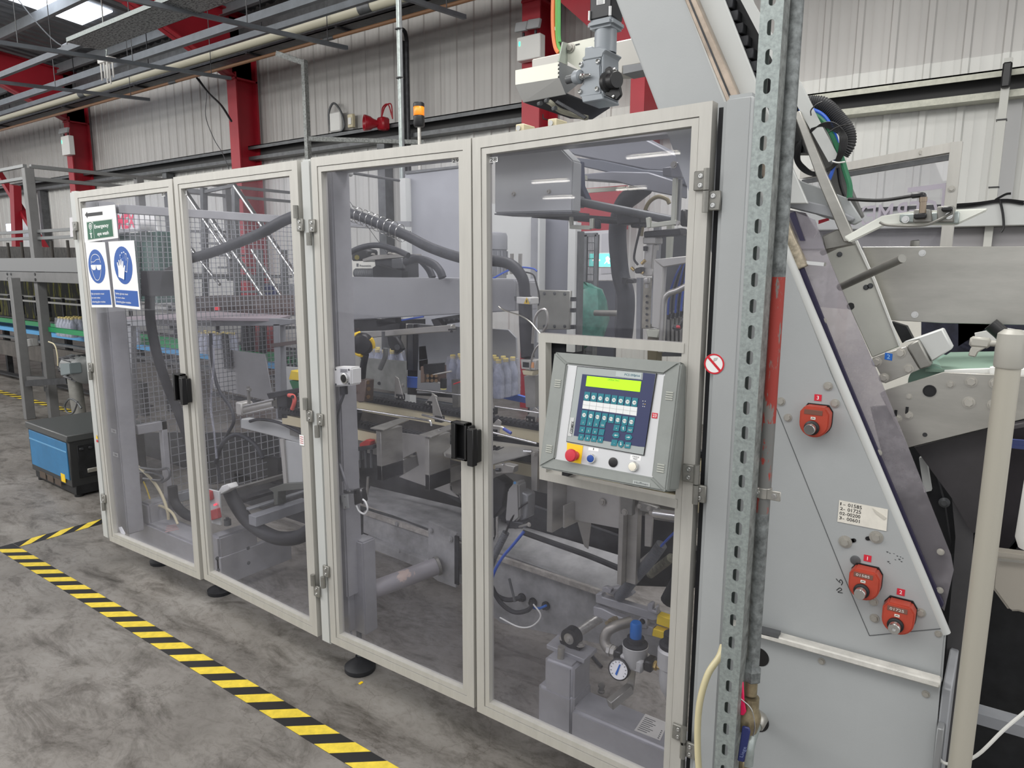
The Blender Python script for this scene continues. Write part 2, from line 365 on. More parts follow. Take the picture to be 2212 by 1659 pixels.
# ---------------------------------------------------------------- portal frames: column and rafter in red steel
def isec(mb, p0, p1, h, w, web_dir, t=.016):
    p0 = Vector(p0); p1 = Vector(p1); wd = Vector(web_dir).normalized()*(h/2)
    for s in (-1, 1): mb.bar(p0+wd*s, p1+wd*s, w, t, up=wd)
    mb.bar(p0, p1, t, h, up=wd)
for i, (x, lb) in enumerate([(-14.35, 'red steel portal column farthest left behind the walkway'), (-8.72, 'red steel portal column behind the first pair of doors'), (-3.22, 'red steel portal column behind the motor gearbox'), (-20.0, 'red steel portal column beyond the walkway at the far left')]):
    t = thing('portal_frame', lb, 'column', 'red portal frames along the back wall')
    mb = MB(); w = .23
    mb.box((x-w/2, 4.98, 0), (x+w/2, 5.0, 4.5)); mb.box((x-w/2, 5.33, 0), (x+w/2, 5.36, 5.3)); mb.box((x-.014, 5.0, 0), (x+.014, 5.33, 5.3))
    mb.build('column_section', RED, t)
    mb = MB(); prof = [(5.36, 5.32), (4.4, 5.40), (-6, 6.35), (-6, 5.75), (2.4, 5.0), (3.48, 5.1), (5.0, 4.42), (5.36, 4.42)]
    prof = [(5.36, 5.32), (-6, 6.30), (-6, 5.80), (2.6, 5.12), (3.48, 5.08), (5.0, 4.42), (5.36, 4.42)]
    mb.prism([(x-.014, a, b) for a, b in prof], (.028, 0, 0))
    mb.prism([(x-w/2, a, b) for a, b in ((5.0, 4.42), (3.48, 5.08), (3.48, 5.10), (5.0, 4.445))], (w, 0, 0))
    mb.prism([(x-w/2, a, b) for a, b in ((3.48, 5.08), (-6, 5.80), (-6, 5.82), (3.48, 5.10))], (w, 0, 0))
    mb.prism([(x-w/2, a, b) for a, b in ((5.36, 5.32), (-6, 6.30), (-6, 6.32), (5.36, 5.34))], (w, 0, 0))
    mb.box((x-w/2, 4.96, 4.40), (x+w/2, 5.36, 4.425))
    mb.build('rafter', RED, t)
t = thing('red_brace', 'red steel column stub with diagonal brace behind the gearbox and sloping plate', 'brace')
a = Y(1372,190,5.1); b = Y(1402,190,5.1); MB().box((a.x,5.0,Y(1385,320,5.0).z),(b.x,5.40,5.2)).build('column', RED, t)
MB().bar(Y(1150,-90,4.7), Y(1390,120,4.9), .14, .26).build('diagonal', RED, t)
# ---------------------------------------------------------------- roof
def roof():
    mb = MB(); x0, x1 = -24, 7; per = .25; ys = [(5.6, 5.42), (-6.2, 6.46)]; pr = []
    n = int((x1-x0)/per)
    for i in range(n):
        b = x0+i*per; pr += [(b, 0), (b+.12, 0), (b+.15, .035), (b+.21, .035), (b+.25, 0)]
    vs = []; fs = []
    for px, dz in pr:
        for yy, zz in ys: vs.append((px, yy, zz+dz+.05))
    sk = (-10.6, -8.9)
    for i in range(len(pr)-1):
        fs.append((2*i, 2*i+1, 2*i+3, 2*i+2))
    mb.add(vs, fs); return mb.build('ceiling', ROOFM)
struct(roof(), 'grey corrugated roof sheeting above the hall', 'ceiling')
SKYM = mat('skylight_panel', (236, 244, 255), .4, emit=3.2)
pz = lambda y: 5.42+(5.6-y)*.0881
for i, (x, ya, yb) in enumerate([(-10.75, 4.3, .6), (-16.0, 3.0, -2.0)]):
    sk = MB().prism([(x-1.05, ya, pz(ya)+.02), (x, ya, pz(ya)+.02), (x, yb, pz(yb)+.02), (x-1.05, yb, pz(yb)+.02)], (0, 0, .02)).build('window_%d' % (i+1), SKYM)
    struct(sk, 'bright translucent skylight in the roof' if i == 0 else 'second translucent skylight farther along the roof', 'skylight')
PUR = mat('purlin_steel', (132, 136, 140), .5, .3, var=.05)
for i, y in enumerate((4.9, 3.6, 2.2, .8, -.6, -2.0, -3.4, -4.8)):
    z = pz(y)-.02; mb = MB(); mb.box((-24, y-.003, z-.2), (7, y+.003, z)); mb.box((-24, y, z-.004), (7, y+.07, z)); mb.box((-24, y-.07, z-.2), (7, y, z-.196))
    struct(mb.build('trim_%d' % (10+i), PUR), ['roof purlin over the wall', 'grey roof purlin, second from the wall', 'grey roof purlin, third from the wall', 'grey roof purlin beside the skylight', 'roof purlin, fifth from the wall', 'roof purlin, sixth from the wall', 'roof purlin, seventh from the wall', 'roof purlin farthest from the wall'][i], 'purlin')
struct(box('trim_18', (-24, 5.15, 5.02), (7, 5.38, 5.3), ZINC), 'dark eaves beam where the wall meets the roof', 'beam')
# ---------------------------------------------------------------- pipes and trays under the roof
def xpipe(name, label, cat, y, z, r, m, x0=-24, x1=7, couplers=()):
    t = thing(name, label, cat); MB().cyl((x0, y, z), (x1, y, z), r, n=18).build('pipe', m, t)
    for c in couplers: MB().cyl((c-.1, y, z), (c+.1, y, z), r*1.12, n=18).build('coupling', ZINC, t)
    return t
xpipe('overhead_pipe', 'long cream pipe slung under the roof along the wall', 'pipe', 4.5, 4.60, .075, mat('cream_pipe', (196, 192, 172), .4), couplers=(-12.4, -5.2))
xpipe('copper_pipe', 'thin brown pipe below the cream pipe', 'pipe', 4.5, 4.375, .022, mat('brown_pipe', (150, 112, 82), .5), couplers=(-9.5, -5.9))
t = thing('cable_tray', 'dark cable tray carrying cables between cream and brown pipes', 'cable tray')
MB().box((-24, 4.42, 4.44), (7, 4.60, 4.452)).box((-24, 4.42, 4.44), (7, 4.424, 4.48)).box((-24, 4.596, 4.44), (7, 4.60, 4.48)).build('tray', ZINC, t)
for k in range(4):
    pts = [(x, 4.45+.035*k+random.uniform(-.01, .01), 4.485+random.uniform(0, .02)) for x in range(-24, 8, 1)]
    tubo('cable', pts, .014, DARK if k % 2 else ZINC, t, 6, 2)
for x in (-16, -13, -10.4, -7.4, -5.6, -3.8): MB().box((x-.02, 4.36, 4.415), (x+.02, 4.64, 4.437)).bar((x, 4.62, 4.42), (x, 4.62, 5.35), .012, .012).build('bracket', DARK, t)
STRUT = mat('strut_steel', (112, 118, 124), .5, .3, var=.06)
def channel(name, label, p0, p1, w=.05, h=.05, m=STRUT, cat='strut'):
    return tag(MB().bar(p0, p1, w, h).build(name, m), label, cat, 'overhead steel struts')
def xch(label, px, py, y, w=.06, h=.08, x0=-22, x1=3, m=None):
    m = STRUT
    p = Y(px, py, y); return channel('overhead_strut', label, (x0, y, p.z), (x1, y, p.z), w, h, m)
xch('long galvanised strut just under the perforated tray', 140, 108, 2.6, .05, .07)
xch('long galvanised strut over the cream pipe', 280, 130, 3.6, .06, .09)
xch('galvanised strut nearest the dark eaves beam', 180, 190, 4.1, .05, .07)
for i, (a, b, y) in enumerate([((328, 40), (560, 105), 0), ((0, 180), (240, 172), 0)]): pass
for i, (xx, lb) in enumerate([(-5.8, 'cross strut hung on rods below the roof, right of the white box'), (-8.3, 'cross strut behind the white hanging box'), (-10.6, 'cross strut farther left below the red rafter'), (-3.9, 'cross strut nearest the vertical conduits')]):
    t = thing('cross_strut', lb, 'strut', 'cross struts hung on rods')
    MB().bar((xx, 1.6, 4.08), (xx, 4.7, 4.30), .045, .045).build('strut', STRUT, t)
    for y in (2.0, 3.3, 4.4):
        z = 4.08+(y-1.6)*.071; MB().cyl((xx, y, z), (xx, y, pz(y)-.1), .006, n=6).build('rod', ZINC, t)
# perforated tray
t = thing('perforated_tray', 'wide perforated galvanised cable tray under the roof at upper left', 'cable tray')
PERF = mat('perforated_metal', (150, 154, 156), .5, .3, col2=(70, 72, 76), thr=(.5, .56), vscale=26, stretch=(1, 2, 1))
a = Y(215, 95, 2.6); zt = a.z
MB().box((-7.9, 2.35, zt-.0), (1.5, 2.72, zt+.004)).build('tray_floor', PERF, t)
MB().box((-7.9, 2.35, zt), (1.5, 2.354, zt+.05)).box((-7.9, 2.716, zt), (1.5, 2.72, zt+.05)).build('tray_side', GALV, t)
# white hanging box with thin tubes
t = thing('hanging_drop_box', 'white box with six thin tubes hanging below the roof', 'box')
c = Y(231, 131, 3.4)
MB().box((c.x-.15, 3.34, c.z-.03), (c.x+.15, 3.46, c.z+.03)).build('body', WHITE, t, .006)
for k in range(6):
    x = c.x-.12+.045*k; l = (.22, .25, .2, .27, .22, .2)[k]; MB().cyl((x, 3.37+.05*(k % 2), c.z-.03), (x, 3.37+.05*(k % 2), c.z-.03-l), .011, n=8).build('tube', WHITE, t)
MB().tube([(c.x-.02, 3.4, c.z+.03), (c.x+.02, 3.4, c.z+.14), (c.x-.02, 3.4, c.z+.22), (c.x, 3.4, 5.5)], .010, 6).build('hanger', GALV, t)
tag(MB().bar(Y(150, 98, 3.2), Y(198, 98, 3.2), .07, .05).cyl(Y(140, 104, 3.2), Y(152, 98, 3.2), .05, n=10).build('track_lamp', ALUD), 'small grey lamp arm beside the white hanging box', 'lamp')
# wires hanging under the roof
for lb, pts, r, m, y in [('thick black cable swinging from the tray down behind the red column', [(425, 168), (450, 200), (478, 228), (500, 262)], .016, BLACK, 4.6),
    ('thin grey wire hanging down the wall beside the red column', [(430, 170), (446, 200), (444, 250), (462, 300), (480, 330), (495, 366)], .006, ZINC, 4.7),
    ('chain loop hanging from the roof left of the skylight', [(40, 0), (80, 50), (120, 90), (150, 105)], .008, ZINC, 3.0)]:
    tag(tubo('hanging_cable', [Y(a, b, y) for a, b in pts], r, m, None, 6), lb, 'cable')
# drop strut with top arm
t = thing('drop_strut', 'grey strut dropping from the pipes in front of the wall', 'strut')
a = Y(657, 130, 4.2); b = Y(664, 345, 4.2)
MB().bar((a.x, 4.2, a.z), (a.x, 4.2, 0), .058, .058).build('post', GALVD, t); MB().bar((a.x, 4.2, a.z-.03), Y(600, 116, 4.2), .06, .06).build('arm', GALVD, t)
MB().bar(Y(664, 300, 4.2), (a.x+1.0, 5.2, Y(664, 300, 4.2).z), .06, .05).build('stay', GALVD, t)
# vertical conduits
t = thing('vertical_conduit_bundle', 'bright galvanised conduits strapped together dropping into the machine', 'conduit')
a = Y(861, 0, 1.9)
for dx, r, m in ((0, .0105, GALV), (-.017, .006, GALV), (.016, .008, ZINC)): MB().cyl((a.x+dx, 1.9, 1.0), (a.x+dx, 1.9, 6.0), r, n=12).build('conduit', m, t)
for z in (2.4, 2.85, 3.15): MB().cyl((a.x-.002, 1.9, z), (a.x-.002, 1.9, z+.006), .026, n=14).build('strap', BLACK, t)
t = thing('wall_conduits', 'pair of dark conduits running up the wall behind the bright bundle', 'conduit')
a = Y(878, 200, 5.2)
for dx in (0, .07): MB().cyl((a.x+dx, 5.15, 1.5), (a.x+dx, 5.15, 4.4), .026, n=8).build('conduit', DARK, t)
for px, py in ((864, 60), (876, 68), (881, 90)): pass
tubo('conduit', [Y(862, 62, 5.15), Y(874, 68, 5.15), Y(879, 90, 5.15)], .026, DARK, t, 8)
# emergency light units
def emergency_light(label, px, py, y, w, h, side=1):
    t = thing('emergency_light', label, 'light', 'twin-head emergency lights on the red columns'); c = Y(px, py, y)
    box('housing', (c.x-w/2, y-.06, c.z-h/2), (c.x+w/2, y+.04, c.z+h/2), WHITE, t, .008)
    MB().box((c.x-w/2+.03, y-.064, c.z+h*.12), (c.x-w/2+.045, y-.058, c.z+h*.3)).build('indicator', mat('green_indicator', (60, 255, 170), .4, emit=2.5), t)
    for k, dx in enumerate((-.3, .22)):
        MB().bar((c.x+w*dx, y-.02, c.z+h*.5), (c.x+w*dx, y-.02, c.z+h*.5+.05), .02, .02).build('neck', DARK, t)
        MB().prism([(c.x+w*dx-.07, y-.1, c.z+h*.5+.05), (c.x+w*dx+.07, y-.08, c.z+h*.5+.05), (c.x+w*dx+.07, y-.05, c.z+h*.5+.15), (c.x+w*dx-.07, y-.07, c.z+h*.5+.15)], (0, .05, 0)).build('lamp_head', mat('lamp_head_grey', (170, 172, 174), .4), t, .008)
    return t
emergency_light('white emergency light with two heads on the red column behind the gearbox', 1148, 105, 4.93, .30, .24)
emergency_light('white emergency light with two heads on the left red column', 148, 315, 4.93, .34, .36)
# small wall items
c = Y(730, 262, 5.36)
t = thing('wall_router', 'white wall box with a looped grey cable beside the socket', 'box'); box('body', (c.x-.12, 5.3, c.z-.15), (c.x+.12, 5.36, c.z+.12), WHITE, t, .02); tubo('cable', [(c.x-.13, 5.32, c.z-.12), (c.x-.14, 5.32, c.z+.12), (c.x-.03, 5.32, c.z+.24), (c.x+.12, 5.32, c.z+.1), (c.x+.17, 5.32, c.z-.1), (c.x+.02, 5.32, c.z-.2)], .015, ZINC, t)
c = Y(762, 262, 5.36); t = thing('wall_socket', 'small cream socket on the wall above the rail', 'socket'); box('plate', (c.x-.055, 5.31, c.z-.09), (c.x+.055, 5.36, c.z+.09), CREAM, t, .008); box('cover', (c.x-.03, 5.3, c.z-.05), (c.x+.03, 5.31, c.z+.04), WHITE, t)
c = Y(822, 268, 5.1); t = thing('alarm_sounder', 'red alarm sounder on the wall rail', 'alarm')
MB().lathe((c.x-.05, 5.02, c.z), (-.5, -.85, 0), [(.03, -.12), (.045, -.05), (.06, .0), (.085, .04), (.1, .1), (.1, .12), (.085, .12), (.03, .04)], 18).build('horn', mat('sounder_red', (150, 20, 34), .35), t); box('body', (c.x-.03, 5.05, c.z-.08), (c.x+.1, 5.18, c.z+.08), MATS['sounder_red'], t, .02)
for k in range(2): tubo('cable', [(c.x+.02, 5.1, c.z+.08), (c.x+.05+.04*k, 5.1, c.z+.2), (c.x+.15+.05*k, 5.1, c.z+.22), (c.x+.22, 5.1, c.z+.04)], .009, MATS['sounder_red'], t, 6)
# stack light
c = Y(905, 250, 1.9); t = thing('stack_light', 'amber signal tower light on a steel pole', 'signal light')
MB().cyl((c.x, 1.9, .9), (c.x, 1.9, c.z-.05), .011, n=12).build('pole', STEEL, t)
MB().lathe((c.x, 1.9, c.z-.07), (0, 0, 1), [(.03, 0), (.036, .01), (.036, .065), (.032, .07)], 20).build('base', BLACK, t)
MB().lathe((c.x, 1.9, c.z), (0, 0, 1), [(.033, 0), (.035, .003), (.035, .052), (.033, .055)], 20).build('amber_lens', mat('amber_lens', (240, 130, 30), .3, emit=.35, var=.1, vscale=200), t)
MB().lathe((c.x, 1.9, c.z+.055), (0, 0, 1), [(.036, 0), (.036, .02), (.03, .026)], 20).build('cap', BLACK, t)
# luminaires behind the camera, seen as reflections in the panes
LED = mat('led_tube', (255, 250, 240), .4, emit=16)
for i, (a, b) in enumerate([((1148, 402), (1228, 380)), ((1352, 346), (1466, 322)), ((1172, 428), (1238, 424)), ((1330, 409), (1394, 401))]):
    q = []
    for px, py in (a, b):
        p = Y(px, py, 0); d = ray(px, py); d.y *= -1; q.append(p+d*((-13-p.y)/d.y))
    q[1].z = q[0].z = (q[0].z+q[1].z)/2
    t = thing('strip_light', ['long strip light hanging over the aisle behind the viewer', 'strip light nearest the right behind the viewer', 'lower strip light far behind the viewer', 'short strip light behind the viewer'][i], 'light', 'strip lights over the aisle')
    MB().bar(q[0], q[1], .10, .03).build('tube', LED, t); MB().bar(q[0]+V(0, 0, .07), q[1]+V(0, 0, .07), .22, .04).build('housing', WHITE, t)
# ================================================================ guard doors
def frame_ring(c, a, b, y0, y1, parent, m, name='frame_member'):
    """four mitred members between inset a and inset b of the quad c (TL,TR,BR,BL), from y0 to y1"""
    c = [Vector((p.x, 0, p.z)) for p in c]; n = len(c)
    def inset(k):
        ctr = sum(c, Vector())/4; o = []
        for i in range(4):
            p = c[i]; e1 = (c[(i+1) % 4]-p).normalized(); e2 = (c[i-1]-p).normalized(); o.append(p+(e1+e2)*k)
        return o
    A, B = inset(a), inset(b); out = []
    for i in range(4):
        j = (i+1) % 4; q = [A[i], A[j], B[j], B[i]]
        out.append(MB().prism([Vector((p.x, y0, p.z)) for p in q], (0, y1-y0, 0)).build(name, m, parent))
    return out, B
def member_frame(c, parent, w=.030, lip=.0185, y0=0, d=.034, m=ALU):
    c = [Vector((p.x, 0, p.z)) for p in c]
    def inset(k):
        o = []
        for i in range(4):
            p = c[i]; o.append(p+((c[(i+1) % 4]-p).normalized()+(c[i-1]-p).normalized())*k)
        return o
    A, B, B2, C_ = inset(0), inset(w), inset(w+.0016), inset(w+lip)
    for i in range(4):
        j = (i+1) % 4; mb = MB()
        for P, Q, ya, yb in ((A, B, y0, y0+d), (B, B2, y0+.008, y0+d), (B2, C_, y0+.0025, y0+d-.006)):
            mb.prism([Vector((p.x, ya, p.z)) for p in (P[i], P[j], Q[j], Q[i])], (0, yb-ya, 0))
        mb.build('frame_member', m, parent)
    return C_
DQ = {1: [(160,415),(371,386),(433,1253),(237,1168)], 2: [(374,383),(641,346),(686,1376),(441,1251)],
      3: [(671,341),(1017,298),(1024,1530),(715,1388)], 4: [(1020,298),(1539.7,217.3)]}
q4 = [Y(*DQ[4][0], 0), Y(*DQ[4][1], 0)]; q4 += [V(q4[1].x, 0, .205), V(.0135, 0, .207)]
DL = {1: 'clear guard door with aluminium frame carrying the safety signs, farthest from the viewer', 2: 'clear guard door with aluminium frame, second from the far end',
      3: 'clear guard door with aluminium frame bearing number 29', 4: 'clear guard door with aluminium frame holding the control panel'}
doors = {}
for k in (1, 2, 3, 4):
    t = thing('guard_door', DL[k], 'door', 'clear guard doors along the machine front'); doors[k] = t
    q = q4 if k == 4 else [Y(a, b, 0) for a, b in DQ[k]]
    if k == 4: q = [q[0], q[1], q[2], q[3]]
    C_ = member_frame(q, t)
    c = [Vector((p.x, .019, p.z)) for p in C_]
    if k != 4:
        g = [c[0]+V(-.006,0,.006), c[1]+V(.006,0,.006), c[2]+V(.006,0,-.006), c[3]+V(-.006,0,-.006)]
        MB().prism(g, (0, .004, 0)).build('pane', PANE, t)
    else:
        # the pane leaves the opening of the control panel free
        hx0, hz0, hz1 = .240, 1.036, 1.455; xr = c[1].x+.006; xl = c[0].x-.006; zt = c[1].z+.006; zb = c[2].z-.006
        zt0 = c[0].z+.004
        MB().prism([(xl,.019,zb),(xr,.019,zb),(xr,.019,hz0),(hx0,.019,hz0),(hx0,.019,hz1),(xr,.019,hz1),(xr,.019,zt),(xl,.019,zt0)], (0,.004,0)).build('pane', PANE, t)
for (x0, x1, z0, z1, lb) in ((-.768, -.712, .19, 2.0, 'slim grey painted mullion between the two pairs of guard doors'), (-2.57, -2.508, .19, 1.995, 'slim grey painted mullion at the far end of the guard doors')):
    tag(box('mullion', (x0, .002, z0), (x1, .05, z1), PAINTL, None, .007, 2), lb, 'post')
tag(box('door_post', (.728, .0, 0), (.803, .07, 2.018), PAINT, None, .012, 3), 'thick grey painted post on which the control panel door hangs', 'post')
tag(box('gap_shade_strip', (.7085,.036,.1), (.7275,.06,2.0), RUB), 'dark strip put in for the shade of the gap beside the grey door post', 'seal')  # dark strip stands for the shade inside the door gap
# prohibition sticker on the post
g = thing('prohibition_sticker', 'round white sticker with red ring and slash on the grey door post', 'sticker')
c = Y(1543, 786, 0); P = Plate((c.x-.05, -.0004, c.z+.05), (c.x+.05, -.0004, c.z+.05), (c.x+.05, -.0004, c.z-.05), (c.x-.05, -.0004, c.z-.05), (0,-1,0))
P.disc('disc', .5, .5, .0245, WHITEB, g); P.disc('ring', .5, .5, .0245, REDB, g, h=.0007, ring=.85); P.poly('slash', [(.33,.63),(.37,.67),(.67,.37),(.63,.33)], REDB, g, h=.0008)
P.poly('pictogram', [(.47,.55),(.56,.6),(.58,.66),(.49,.64)], mat('faint_print', (190,190,185), .5), g, h=.0007)
# hinges
def hinge(parent, x, z, off, dz, flip=1):
    """door leaf at x,z ; post leaf off sideways and dz below ; barrel beside"""
    h = MB().prism([(x-.0165,-.009,z-.022),(x+.0165,-.009,z-.022),(x+.0165,-.009,z+.022),(x-.0165,-.009,z+.022)], (0,.009,0)).build('hinge', STEELD, parent, .002)
    x2 = x+off; z2 = z+dz
    MB().prism([(x2-.0165,-.009,z2-.022),(x2+.0165,-.009,z2-.022),(x2+.0165,-.009,z2+.022),(x2-.0165,-.009,z2+.022)], (0,.009,0)).build('leaf', STEELD, h, .002)
    xm = x+off/2 if abs(off) > .03 else x+flip*.022
    MB().cyl((xm,-.012,z-.022),(xm,-.012,z+.026),.0075,n=12).cyl((xm,-.012,z2-.026),(xm,-.012,z2+.022),.0075,n=12).build('barrel', STEELD, h)
    for xx, zz in ((x, z), (x2, z2)):
        for s in (-1, 1):
            MB().lathe((xx,-.009,zz+s*.0105),(0,-1,0),[(.0058,0),(.0058,.0004),(.0046,.0006),(.0046,.003),(.0024,.003),(.0024,.001)],12).build('screw', CHROME, h)
            MB().lathe((xx,-.0088,zz+s*.0105),(0,-1,0),[(.0064,0),(.0064,.0006),(.004,.0006)],12).build('recess', DARK2, h)
for k, lst in {4: [((1516,391),(1543,434)), ((1490,1021),(1513,1065)), ((1467,1580),(1492,1618))], }.items():
    for a, b in lst:
        p = Y(*a, 0); r = Y(*b, 0); hinge(doors[k], p.x, p.z, r.x-p.x, r.z-p.z)
for a, b in (((651,486),(677,488)), ((671,898),(694,906)), ((687,1276),(707,1233))):
    p = Y(*a, 0); r = Y(*b, 0)
    for prt, pp, s in ((doors[2], p, 1), (doors[3], r, -1)):
        h = MB().prism([(pp.x-.017,-.009,pp.z-.022),(pp.x+.017,-.009,pp.z-.022),(pp.x+.017,-.009,pp.z+.022),(pp.x-.017,-.009,pp.z+.022)], (0,.009,0)).build('hinge', STEELD, prt, .002)
        zz = pp.z+(.045 if s == 1 else -.045); xx = pp.x-(.012*s) if s == 1 else pp.x-.012
        MB().cyl((xx,-.012,zz-.022),(xx,-.012,zz+.022),.0095,n=8).build('barrel', STEELD, h)
        for q in (-1, 1): MB().lathe((pp.x,-.009,pp.z+q*.0105),(0,-1,0),[(.006,0),(.006,.0008),(.0046,.0008),(.0046,.003),(.0022,.003),(.0022,.001)],12).build('screw', CHROME, h)
for a in ((165,489), (198,793), (226,1076)):
    pp = Y(*a, 0); h = MB().prism([(pp.x-.022,-.009,pp.z-.022),(pp.x+.022,-.009,pp.z-.022),(pp.x+.022,-.009,pp.z+.022),(pp.x-.022,-.009,pp.z+.022)], (0,.009,0)).build('hinge', STEELD, doors[1], .002)
    MB().cyl((pp.x,-.01,pp.z-.065),(pp.x,-.01,pp.z-.022),.009,n=8).build('barrel', STEELD, h)
    for q in (-1, 1): MB().lathe((pp.x,-.009,pp.z+q*.0105),(0,-1,0),[(.006,0),(.006,.0008),(.0046,.0008),(.0046,.003),(.0022,.003),(.0022,.001)],12).build('screw', CHROME, h)
# handles
def handle(dl, dr, x, z0, z1):
    h = MB()
    h.box((x-.064,-.03,z0),(x-.058,-.002,z1)); h.box((x-.012,-.03,z0),(x-.004,-.002,z1)); h.box((x-.064,-.009,z0),(x-.004,-.002,z1)); h.box((x-.064,-.03,z0),(x-.004,-.002,z0+.006)); h.box((x-.064,-.03,z1-.006),(x-.004,-.002,z1)); h.box((x-.058,-.034,z0+.004),(x-.044,-.024,z1-.004))
    h = h.build('handle', BLACK, dl, .001)
    for s in (z0+.018, z1-.018): MB().lathe((x-.018,-.009,s),(0,-1,0),[(.005,0),(.005,.003),(.002,.003),(.002,.001)],12).build('screw', CHROME, h)
    g = MB().box((x+.002,-.032,z0-.006),(x+.010,-.002,z1-.006)).box((x+.010,-.044,z0-.008),(x+.034,-.022,z1-.010)).box((x+.026,-.024,z0),(x+.034,-.002,z1-.016)).build('handle', BLACK, dr, .002)
a = Y(1018, 912, 0); b = Y(1018, 992, 0); handle(doors[3], doors[4], .004, b.z, a.z)
a = Y(405, 808, 0); b = Y(405, 866, 0); handle(doors[1], doors[2], -1.602, b.z, a.z)
# small number stickers
def sticker(parent, px, py, w, h, txt, y=.018, m=WHITEB, tm=BLACK, name='number_sticker', hg=.7):
    c = Y(px, py, y); P = Plate((c.x-w/2, y, c.z+h/2), (c.x+w/2, y, c.z+h/2), (c.x+w/2, y, c.z-h/2), (c.x-w/2, y, c.z-h/2), (0,-1,0))
    o = P.rect(name, 0, 0, 1, 1, m, parent); P.text(txt, .5, .5-hg/2, h*hg, tm, o, h=.0008, wid=w*.8, align='c'); return o
sticker(doors[3], 984.5, 347, .030, .014, '29'); sticker(doors[4], 1066, 345, .030, .014, '28')
sticker(doors[1], 353, 420, .030, .017, '31'); sticker(doors[2], 399, 417, .030, .017, '30')
# ---------------------------------------------------------------- safety signs on the far door
SB = mat('safety_blue', (38, 88, 166), .45); SG = mat('safety_green', (24, 92, 66), .45)
def sign(name, label, pts, y=-.003, th=.0015, m=WHITEB):
    t = thing(name, label, 'sign'); c = [Y(a, b, y) for a, b in pts]
    MB().prism([Vector(p) for p in c], (0, th, 0)).build('board', m, t); return t, Plate(*c, out=(0,-1,0))
t, P = sign('eye_wash_sign', 'white sign with black arrow above green Emergency eye wash field', [(177,450),(248,442),(255,514),(183,524)], -.004)
P.poly('arrow', [(.08,.80),(.155,.885),(.155,.84),(.62,.84),(.62,.74),(.155,.74),(.155,.69)], BLACK, t)
P.rect('border', .10, .045, .90, .60, mat('pale_border', (205,208,205), .5), t); P.rect('green_field', .125, .07, .875, .575, SG, t, h=.0007)
P.text('Emergency', .345, .37, .0175, WHITEB, t, .0014, wid=.142, bold=.022); P.text('eye wash', .42, .15, .0175, WHITEB, t, .0014, wid=.112, bold=.022)
P.disc('eye', .225, .45, .016, WHITEB, t, h=.0009, ring=.75); P.disc('pupil', .225, .45, .007, WHITEB, t, h=.0009, ring=.5); P.poly('divider', [(.318,.08),(.322,.08),(.322,.56),(.318,.56)], WHITEB, t, h=.0012)
P.poly('plus', [(.285,.53),(.298,.53),(.298,.55),(.31,.55),(.31,.565),(.298,.565),(.298,.585),(.285,.585),(.285,.565),(.273,.565),(.273,.55),(.285,.55)], WHITEB, t, h=.0012)
P.poly('jet', [(.19,.34),(.26,.34),(.245,.25),(.205,.25)], mat('pale_green_print', (120,160,140), .5), t, h=.0012); P.poly('nozzle', [(.18,.25),(.27,.25),(.24,.21),(.24,.1),(.215,.1),(.215,.21)], WHITEB, t, h=.0012)
t, P = sign('eye_protection_sign', 'blue and white sign with face in goggles, under the eye wash sign', [(184,523),(226,523),(243,664),(198,664)], -.0035)
P.disc('blue_disc', .47, .63, .083, SB, t)
stroke(P,'face_outline',[(.19,.65),(.22,.57),(.30,.47),(.38,.425),(.50,.425),(.59,.47),(.67,.57),(.71,.65)],.0028,WHITEB,t); stroke(P,'cap_outline',[(.22,.67),(.23,.74),(.33,.80),(.50,.815),(.64,.78),(.69,.69)],.0028,WHITEB,t); stroke(P,'cap_brim',[(.23,.70),(.36,.70),(.5,.735),(.66,.74)],.0024,WHITEB,t)
P.poly('goggles', [(.20,.655),(.455,.655),(.43,.60),(.40,.578),(.28,.575),(.22,.60)], WHITEB, t, h=.0012); P.poly('goggles', [(.455,.655),(.71,.655),(.69,.60),(.63,.575),(.51,.578),(.48,.60)], WHITEB, t, h=.0012)
P.rect('text_field', .03, .04, .97, .27, SB, t)
for i, s in enumerate(('Eye protection must', 'be worn when', 'cleaning glue nozzles')): P.text(s, .07, .20-.062*i, .0085, WHITEB, t, .0012, wid=(.125,.082,.128)[i])
t, P = sign('glove_sign', 'blue and white sign with pair of gloves, right of the goggles sign', [(234,522),(289,519),(303,669),(249,663)], -.005)
P.disc('blue_disc', .5, .64, .086, SB, t)
def glove(dx, dy, m, h, k=1.0):
    o = [(.33,.50),(.56,.46),(.60,.57),(.63,.62),(.66,.68),(.63,.69),(.585,.64),(.575,.66),(.60,.75),(.56,.76),(.53,.68),(.52,.68),(.525,.78),(.485,.785),(.47,.69),(.455,.69),(.44,.775),(.40,.77),(.41,.68),(.385,.68),(.355,.74),(.32,.73),(.35,.62)]
    P.poly('glove', [((u-.48)*k+.48+dx, (v-.6)*k+.6+dy) for u, v in o], m, t, h=h)
glove(.08, .07, WHITEB, .0009, .95); glove(.08, .07, SB, .0015, .86); glove(-.05, -.04, SB, .0018, 1.0); glove(-.05, -.04, WHITEB, .0024, .93)
P.rect('text_field', .04, .04, .96, .27, SB, t)
for i, s in enumerate(('Safety gloves must', 'be worn when', 'cleaning glue nozzles')): P.text(s, .08, .20-.062*i, .0085, WHITEB, t, .0012, wid=(.122,.086,.142)[i])
